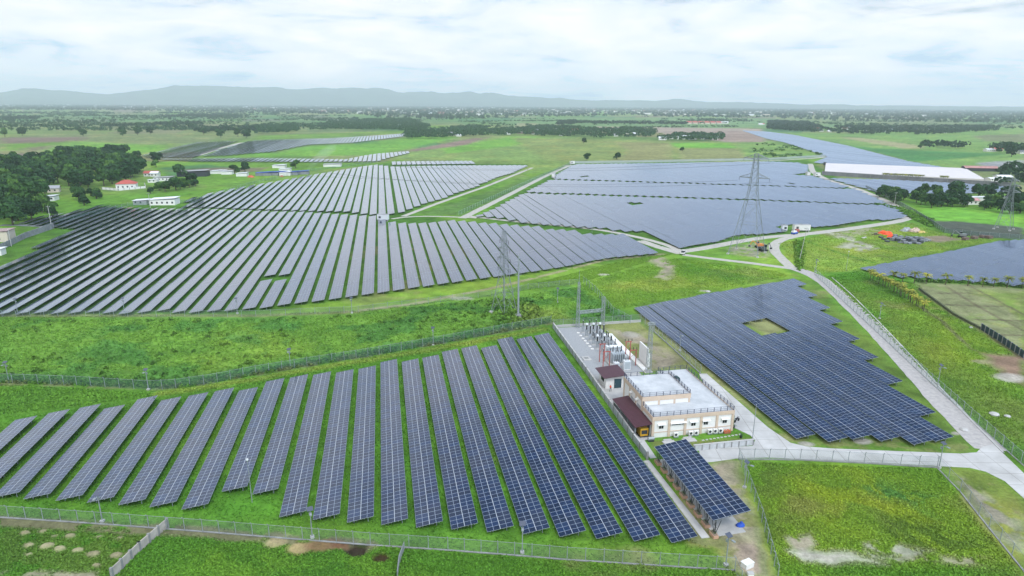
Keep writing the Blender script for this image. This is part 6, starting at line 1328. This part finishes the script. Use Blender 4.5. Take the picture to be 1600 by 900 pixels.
# ------------------------------------------------------------ houses
HM = {}
def house_mesh(L1, W1, hh, rh, wallm, roofm, kind='gable'):
    key = (L1, W1, hh, rh, wallm.name, roofm.name, kind)
    if key in HM: return HM[key]
    w_ = MB().box(-L1/2, L1/2, -W1/2, W1/2, -0.2, hh, wallm)
    r_ = MB(); ov = 0.5
    if kind == 'gable':
        w_.add([(-L1/2, -W1/2, hh), (-L1/2, W1/2, hh), (-L1/2, 0, hh+rh), (L1/2, -W1/2, hh), (L1/2, W1/2, hh), (L1/2, 0, hh+rh)], [(0, 2, 1), (3, 4, 5)], wallm)
        for s in (-1, 1):
            a = [(-L1/2-ov, s*(W1/2+ov), hh-rh*ov/(W1/2)+.05), (L1/2+ov, s*(W1/2+ov), hh-rh*ov/(W1/2)+.05), (L1/2+ov, 0, hh+rh+.05), (-L1/2-ov, 0, hh+rh+.05)]
            r_.add(a+[(x, y, z_+.12) for x, y, z_ in a], [(0, 1, 2, 3), (7, 6, 5, 4), (0, 4, 5, 1), (1, 5, 6, 2), (3, 2, 6, 7), (0, 3, 7, 4)], roofm)
    elif kind == 'hip':
        e = [(-L1/2-ov, -W1/2-ov, hh), (L1/2+ov, -W1/2-ov, hh), (L1/2+ov, W1/2+ov, hh), (-L1/2-ov, W1/2+ov, hh), (-L1/2+W1/2, 0, hh+rh), (L1/2-W1/2, 0, hh+rh)]
        r_.add(e, [(0, 1, 5, 4), (2, 3, 4, 5), (1, 2, 5), (3, 0, 4), (3, 2, 1, 0)], roofm)
    else: r_.slab(-L1/2-ov, L1/2+ov, -W1/2-ov, W1/2+ov, hh+.1, hh+rh, 0.12, roofm)
    op = MB()
    for x in np.arange(-L1/2+1.5, L1/2-1, 2.6): op.box(x-0.5, x+0.5, -W1/2-0.04, -W1/2-0.005, 1.0, 2.1, GLASSD)
    HM[key] = (w_.mesh('wall'), r_.mesh('roof'), [MB().box(x-0.5, x+0.5, -W1/2-0.04, -W1/2-0.005, 1.0, min(2.1, hh-.3), GLASSD).mesh('window') for x in list(np.arange(-L1/2+1.5, L1/2-1, 3.0))[:6]])
    return HM[key]
def house(x, y, size, lb, wallm=WHITE, roofm=TIN, kind='gable', rot=0.0, group=None, name='house', wins=True, cat='house', xy=None):
    X, Y = xy or un(x, y); w_, r_, ws_ = house_mesh(*size, wallm, roofm, kind); o = thing(name, lb, cat, (X, Y, 0), rot, group)
    link('wall', w_, o); link('roof', r_, o)
    if wins:
        for m_ in ws_: link('window', m_, o)
    return o
OCH = pmat('cream_render', (0.60, 0.52, 0.42), 0.85, 0, 0.1, 0.5); WROOF = pmat('white_roof_sheet', (0.74, 0.75, 0.77), 0.55, 0, 0.08, 0.5); DROOF = pmat('dark_tin_roof', (0.12, 0.12, 0.13), 0.6, 0, 0.3, 0.5)
house(199, 294, (13, 9, 3.6, 2.6), 'white house with red hipped roof inside a white garden wall', WHITE, REDROOF, 'hip', 0.35)
wall('garden_wall', [(160, 296), (185, 298), (228, 294), (226, 289)], 1.6, 0.2, WHITE, 'white garden wall around the red hipped roof house', 4.0)
house(258, 319, (15, 9, 3.4, 1.0), 'long white farm shed with white roof beside the long rows', WHITE, WROOF, 'shed', 0.12, name='farm_shed', cat='shed'); house(222, 319, (8, 6, 2.6, 0.6), 'low grey and white lean-to west of the white farm shed', TIN, WROOF, 'shed', 0.1, name='farm_shed', cat='shed')
house(238, 275, (11, 7, 2.8, 1.5), 'house with half red and half white roof at the wood edge', WHITE, REDROOF, 'gable', 0.1); house(243, 275.5, (6, 6, 2.9, 1.2), 'white roofed annex beside the half red roof', WHITE, WROOF, 'gable', 0.1)
house(257, 282, (14, 8, 2.6, 0.8), 'grey roofed low house between white roofs and hedge', WHITE, TIN, 'shed', 0.1); house(240, 285, (7, 4, 2.2, 0.4), 'tiny white roofed hut before the grey low house', WHITE, WROOF, 'shed', 0.1, name='hut', cat='hut')
house(303, 275, (24, 11, 4.0, 1.4), 'long open barn with grey tin roof', DARKST, TIN, 'shed', 0.12, name='barn', cat='barn', wins=False)
house(77, 313, (9, 7, 2.6, 0.8), 'small house with pale blue-white roof inside the wood gap', WHITE, WROOF, 'shed', 0.2); house(85, 300, (7, 6, 3, 1.5), 'tiny pale house glimpsed deep in the large wood', OCH, TIN, 'gable', 0.4)
house(-2, 376, (11, 8, 4.6, 0.5), 'beige two storey house with pinkish roof on the west edge', OCH, pmat('pink_roof', (0.35, 0.25, 0.24), 0.8, 0, 0.15, 0.5), 'shed', 0.25); house(-4, 398, (5, 4, 2.5, 0.4), 'white shed roof behind the wall at the west edge', WHITE, WROOF, 'shed', 0.2, name='shed', cat='shed')
house(1513, 319, (10, 6, 2.8, 1.2), 'pink roofed house before the long white roof', WHITE, pmat('pink_tile_roof', (0.50, 0.26, 0.25), 0.8, 0, 0.15, 0.5), 'gable', 0.1); house(1546, 314, (30, 5, 2.6, 0.6), 'house with very long narrow white roof in the belt', WHITE, WROOF, 'shed', -0.05, wins=False)
house(1483, 310, (8, 6, 2.6, 0.8), 'low white roofed house west of the pink roof', WHITE, WROOF, 'shed', 0.0)
house(1530, 267, (30, 9, 3.2, 1.6), 'long building with pale red roof behind the greenhouse end', DARKST, pmat('faded_red_roof', (0.42, 0.22, 0.20), 0.8, 0, 0.2, 0.3), 'gable', -0.15, name='long_building', cat='building', wins=False)
house(1566, 281, (12, 8, 3.0, 1.2), 'white roofed house at the east end of the dark grey wall', WHITE, WROOF, 'gable', 0.0); house(1549, 283, (9, 7, 2.4, 0.8), 'small white roofed house touching the greenhouse end', WHITE, WROOF, 'gable', 0.2)
house(1555, 236, (16, 10, 3.2, 2.2), 'far eastern house with brownish red roof', OCH, REDROOF, 'hip', 0.1); house(1545, 236.5, (12, 8, 3, 1.2), 'far eastern white roofed house', WHITE, WROOF, 'gable', 0.1)
house(1595, 240, (10, 8, 3, 1.5), 'grey roofed house beyond the round eastern trees', WHITE, DROOF, 'gable', 0.1)
# tarpaulin market and its neighbours
for i, (x, y, L1, W1, m_, lb) in enumerate(((413, 274, 13, 7, BLUE, 'blue tarpaulin roof at the west end of the yard'), (424, 273.5, 14, 8, BLUE, 'broad blue tarpaulin roof, second from the west'), (436, 273, 12, 7, BLUE, 'blue tarpaulin roof in the middle of the yard'), (446, 274, 9, 6, WROOF, 'white roof among the blue tarpaulins'), (455, 273, 12, 7, BLUE, 'blue tarpaulin roof, second from the east'), (472, 272, 12, 6, BLUE, 'low blue tarpaulin roof at the east end of the yard'),
    (338, 271, 8, 7, WROOF, 'white roofed hut nearest the grey barn'), (346, 271, 8, 7, WROOF, 'white roofed hut, middle of the three by the barn'), (356, 272, 9, 7, WROOF, 'white roofed hut, easternmost of the three by the barn'), (379, 275, 9, 6, WROOF, 'white roofed hut beside the red stacks'), (437, 262, 12, 8, WROOF, 'pale roofed shed behind the tarpaulins'), (520, 260, 17, 8, TIN, 'pale grey shed roof north of the palest rows'), (446, 268, 10, 6, WROOF, 'white sheet roof at the back of the tarpaulins'))):
    house(x, y, (L1, W1, 2.4, 0.9), lb, GREYW if m_ is BLUE else WHITE, m_, 'shed', 0.08, name='tarpaulin_stall' if m_ is BLUE else 'hut', cat='stall' if m_ is BLUE else 'hut', wins=False)
heap('brick_heap', 392, 277, 3.2, 1.6, 1.6, pmat('brick_red', (0.50, 0.12, 0.08), 0.9, 0, 0.3, 1.0), 'red brick heap west of the blue tarpaulin roofs', 'heap'); heap('brick_heap', 440, 276, 1.8, 1.2, 1.0, pmat('brick_red', (0.5, 0.12, 0.08)), 'small red heap in front of the blue tarpaulins', 'heap')
# greenhouse: six long white tunnels side by side
gh0, gh1 = np.array(un(1290, 258)), np.array(un(1288, 272)); ge0, ge1 = np.array(un(1507, 266)), np.array(un(1537, 283))
GHM = pmat('white_greenhouse_film', (0.60, 0.56, 0.54), 0.6, 0, 0.05, 0.1)
gr_ = thing('greenhouse', 'large greenhouse of many white tunnels behind the dark grey wall', 'greenhouse', (float(gh0[0]), float(gh0[1]), 0))
for k in range(12):
    f0, f1 = k/12, (k+1)/12-0.004; mbk_ = MB(); P0 = gh0+(gh1-gh0)*f0; P1 = gh0+(gh1-gh0)*f1; Q0 = ge0+(ge1-ge0)*f0; Q1 = ge0+(ge1-ge0)*f1; st_k = 0 if k < 4 else 0
    ring = lambda A, B: [(*(A+(B-A)*u_-gh0), 1.7+0.8*math.sin(math.pi*u_)) for u_ in np.linspace(0, 1, 7)]
    a, b = ring(P0, P1), ring(Q0, Q1); vs_ = a+b+[(*(P0-gh0), 0), (*(P1-gh0), 0), (*(Q0-gh0), 0), (*(Q1-gh0), 0)]
    mbk_.add(vs_, [(i, i+1, 8+i, 7+i) for i in range(6)]+[(14, 15, 6, 5, 4, 3, 2, 1, 0), (16, 7, 8, 9, 10, 11, 12, 13, 17), (14, 0, 7, 16), (15, 17, 13, 6)], GHM); part('tunnel', mbk_, gr_)
part('end_frame', MB().box(-1.2, -0.4, -3, 3, 0, 3.0, DARKST), gr_)
# the red roofed works on the horizon plain and village houses
for i in range(6): house(1076+i*9.2, 193.5+i*0.05, (15, 26, 5, 4), f'{ordn(i+1)} red gabled hall from the west in the far factory row', OCH, REDROOF, 'gable', 0.0, 'halls of the far red roofed works', 'factory_hall', False, 'hall')
house(1128, 193, (40, 16, 5, 2), 'pale roofed hall east of the far red roofed works', WHITE, WROOF, 'gable', 0.0, name='factory_hall', wins=False, cat='hall')
VILL = [([(805, 206), (870, 203), (930, 206), (1010, 207), (1010, 214), (850, 213)], 17, 'village in the tree belt beyond the blue field'), ([(1030, 216), (1128, 215), (1128, 219), (1034, 219)], 8, 'eastern tip of the belt beyond the blue field'), ([(520, 196), (600, 190), (650, 192), (640, 200), (560, 200)], 12, 'far wooded hamlet west of the olive field'), ([(690, 205), (795, 205), (795, 211), (700, 214)], 6, 'trees at the end of the brown strip'),
    ([(1300, 202), (1400, 200), (1480, 202), (1480, 208), (1340, 208)], 34, 'far eastern village'), ([(1270, 203), (1296, 203), (1296, 207), (1275, 206)], 3, 'west end of the far eastern village'), ([(1160, 190), (1240, 192), (1240, 200), (1180, 196)], 6, 'woods north of the far blue strip')]
hv = [(9, 7, 3, 1.6), (12, 8, 3.2, 1.8), (14, 9, 4, 1.8), (18, 9, 4.5, 1.6)]
rv = random.Random(3)
for poly, n, where in VILL:
    pl = wp(poly); k = 0
    xs = [p[0] for p in pl]; ys = [p[1] for p in pl]
    while k < n:
        X, Y = rv.uniform(min(xs), max(xs)), rv.uniform(min(ys), max(ys))
        if not inpoly(np.array([X]), np.array([Y]), pl)[0]: continue
        k += 1; rm, rn = rv.choice([(WROOF, 'white'), (WROOF, 'white'), (TIN, 'grey'), (REDROOF, 'red'), (TIN, 'grey')])
        house(0, 0, rv.choice(hv), f'{rn} roofed house in the {where}', WHITE, rm, 'gable', rv.uniform(-.5, .5), f'{rn} roofed houses in the {where}', 'village_house', False, 'house', (X, Y))
# the town on the horizon: hundreds of pale buildings
def town(name, poly, n, seed, sz=(12, 40), hz_=(4, 12)):
    rs = np.random.default_rng(seed); pl = wp(poly); xs = [p[0] for p in pl]; ys = [p[1] for p in pl]; mb = MB(); c_ = 0
    mats = [WHITE, WROOF, OCH, TIN, WHITE, pmat('far_red_roof', (0.45, 0.20, 0.16), 0.8)]
    while c_ < n:
        m_ = 400; X = rs.uniform(min(xs), max(xs), m_); Y = rs.uniform(min(ys), max(ys), m_); ok = inpoly(X, Y, pl) & (vnoise(X, Y, 500.0, seed, 2) > 0.46)
        for x, y in zip(X[ok], Y[ok]):
            a, b, h_ = rs.uniform(*sz), rs.uniform(*sz)*0.6, rs.uniform(*hz_); mb.box(x-a/2, x+a/2, y-b/2, y+b/2, 0, h_, mats[rs.integers(6)]); c_ += 1
            if c_ >= n: break
    struct(name, mb.mesh(name), kind='stuff')
town('distant_town', [(380, 163.5), (800, 166), (1240, 169), (1230, 182), (1000, 180), (800, 182), (560, 178), (380, 172)], 1900, 8, (14, 46))
town('distant_town', [(0, 161.5), (400, 164), (400, 170), (0, 167)], 420, 9, (20, 50)); town('distant_town', [(1240, 170), (1600, 172), (1600, 184), (1240, 182)], 340, 10)

# ------------------------------------------------------------ grass and weeds
GRM = bpy.data.materials.new('grass_blades'); GRM.use_nodes = True; t = GRM.node_tree; b = t.nodes['Principled BSDF']; a_ = t.nodes.new('ShaderNodeAttribute'); a_.attribute_name = 'paint'; t.links.new(a_.outputs['Color'], b.inputs['Base Color']); b.inputs['Roughness'].default_value = 0.8; b.inputs['Specular IOR Level'].default_value = 0.2
def ground_color(X, Y):
    """colour of the painted ground below a point"""
    r = np.hypot(X, Y); a = np.degrees(np.arctan2(X, Y)); d = np.degrees(np.arctan2(CAM_H, r)); j = np.clip(np.searchsorted(az_, a), 0, len(az_)-1); i = np.clip(np.searchsorted(-dep, -d), 0, len(dep)-1)
    k = i*len(az_)+j; return gc[k], gz[k]
def tufts(name, poly, n, size, per, seed, hgt, dark=1.0, clump=None, thr=0.5, avoid=()):
    rs = np.random.default_rng(seed); pl = wp(poly); xs = [p[0] for p in pl]; ys = [p[1] for p in pl]; X = []; Y = []; c_ = 0
    while c_ < n:
        x = rs.uniform(min(xs), max(xs), n*2); y = rs.uniform(min(ys), max(ys), n*2); k = inpoly(x, y, pl)
        if clump: k &= vnoise(x, y, clump, seed, 3) > thr
        for av in avoid: k &= ~inpoly(x, y, av)
        X.append(x[k]); Y.append(y[k]); c_ += k.sum()
        if len(X) > 30: break
    X = np.concatenate(X)[:n]; Y = np.concatenate(Y)[:n]; C, Z = ground_color(X, Y)
    grn = C[:, 1] > C[:, 0]*1.25; X, Y, C, Z = X[grn], Y[grn], C[grn], Z[grn]; n = len(X)
    s = rs.uniform(0.6, 1.3, n); k_ = np.repeat(np.arange(n), per); m_ = n*per
    v = rs.normal(size=(m_, 3)); v /= np.linalg.norm(v, axis=1)[:, None]; v[:, 2] = abs(v[:, 2])
    P = np.stack([X[k_], Y[k_], Z[k_]], 1)+v*np.array([size, size, hgt])*s[k_][:, None]*rs.uniform(0.3, 1, m_)[:, None]
    vv, ff = cards(list(zip(P, v)), size*0.75, rs, True); me = np_mesh(name, vv, ff, GRM)
    cc = np.clip(C[k_]*dark*np.array([1.42, 1.30, 1.4])*rs.uniform(0.80, 1.22, m_)[:, None]*rs.uniform(.85, 1.2, (m_, 1))*np.array([1, 1, 1]), 0, 1); cc = np.repeat(cc, 3, 0)
    at = me.color_attributes.new('paint', 'FLOAT_COLOR', 'POINT'); at.data.foreach_set('color', np.concatenate([cc, np.ones((len(cc), 1))], 1).astype(np.float32).ravel())
    o = struct(name, me, kind='stuff'); return o
STRIP = [(-30, 500), (400, 498), (560, 491), (725, 470), (790, 465), (905, 448), (985, 500), (863, 503), (800, 513), (677, 536), (480, 569), (400, 581), (275, 602), (-30, 592)]
tufts('weeds', STRIP, 14000, 0.40, 7, 21, 0.38, 1.0); tufts('weeds', STRIP, 230, 0.75, 30, 22, 0.8, 0.6, 14.0, 0.5)
tufts('weeds', [(770, 470), (830, 470), (850, 505), (780, 520)], 160, 1.3, 60, 23, 1.3, 0.7)
tufts('weeds', [(-20, 590), (275, 598), (400, 580), (480, 567), (677, 533), (860, 498), (861, 504), (677, 539), (480, 572), (400, 586), (275, 607), (-20, 597)], 2600, 0.6, 12, 24, 0.9, 0.62)
tufts('grass', [(-40, 812), (317, 833), (579, 854), (886, 877), (1148, 893), (1180, 910), (-40, 910)], 20000, 0.26, 8, 25, 0.30)
tufts('grass', [(-40, 640), (400, 592), (860, 515), (1100, 850), (1148, 890), (886, 873), (317, 829), (-40, 806)], 30000, 0.24, 6, 26, 0.24)
tufts('grass', [(1165, 722), (1464, 734), (1598, 900), (1216, 900)], 24000, 0.26, 7, 27, 0.30)
tufts('grass', [(1290, 432), (1340, 424), (1436, 445), (1600, 565), (1600, 728), (1455, 592), (1330, 470)], 14000, 0.32, 6, 28, 0.25)
tufts('grass', [(905, 445), (960, 427), (1060, 403), (1215, 424), (1230, 432), (1000, 477), (960, 485)], 9000, 0.32, 6, 29, 0.25)
tufts('grass', [(-20, 496), (400, 492), (560, 486), (760, 462), (1000, 400), (1050, 397), (905, 443), (560, 489), (-20, 498)], 7000, 0.3, 6, 30, 0.22)
tufts('grass', [(-20, 600), (250, 615), (400, 590), (850, 512), (860, 516), (400, 600), (-20, 650)], 8000, 0.4, 7, 31, 0.32)
tufts('grass', [(1215, 380), (1290, 366), (1420, 348), (1480, 366), (1560, 374), (1340, 422), (1290, 428), (1250, 422)], 7000, 0.35, 5, 32, 0.25)
tufts('weeds', [(1362, 318), (1404, 325), (1460, 345), (1455, 356), (1400, 330)], 700, 1.1, 14, 33, 1.4, 0.8)
tufts('weeds', [(1240, 378), (1256, 376), (1258, 400), (1250, 424), (1244, 420)], 260, 0.8, 16, 34, 1.1, 0.8)
tufts('weeds', [(1434, 438), (1600, 446), (1600, 450), (1510, 443), (1436, 441)], 500, 0.8, 10, 35, 0.9, 0.7)

# ------------------------------------------------------------ thin smoke over the tarpaulin yard
sm = MB(); sx, sy = un(478, 272); prof = [(0.6, 0), (1.6, 4), (3.0, 9), (4.5, 14), (5, 19), (2, 24)]
vs_ = []; seg = 10
for k, (r_, z_) in enumerate(prof):
    for i in range(seg): a_ = 2*math.pi*i/seg; vs_.append((sx+z_*1.1+math.cos(a_)*r_*1.5, sy+math.sin(a_)*r_, 2+z_))
sm.add(vs_, [(j*seg+i, j*seg+(i+1) % seg, (j+1)*seg+(i+1) % seg, (j+1)*seg+i) for j in range(5) for i in range(seg)]+[tuple(range(seg-1, -1, -1)), tuple(range(5*seg, 6*seg))])
smm = bpy.data.materials.new('smoke'); smm.use_nodes = True; t = smm.node_tree; t.nodes.remove(t.nodes['Principled BSDF']); pv = t.nodes.new('ShaderNodeVolumePrincipled'); pv.inputs['Color'].default_value = (0.9, 0.94, 1, 1); pv.inputs['Density'].default_value = 0.016; t.links.new(pv.outputs[0], t.nodes['Material Output'].inputs['Volume'])
sm.mats = [smm]; struct('smoke', sm.mesh('smoke'), kind='stuff')
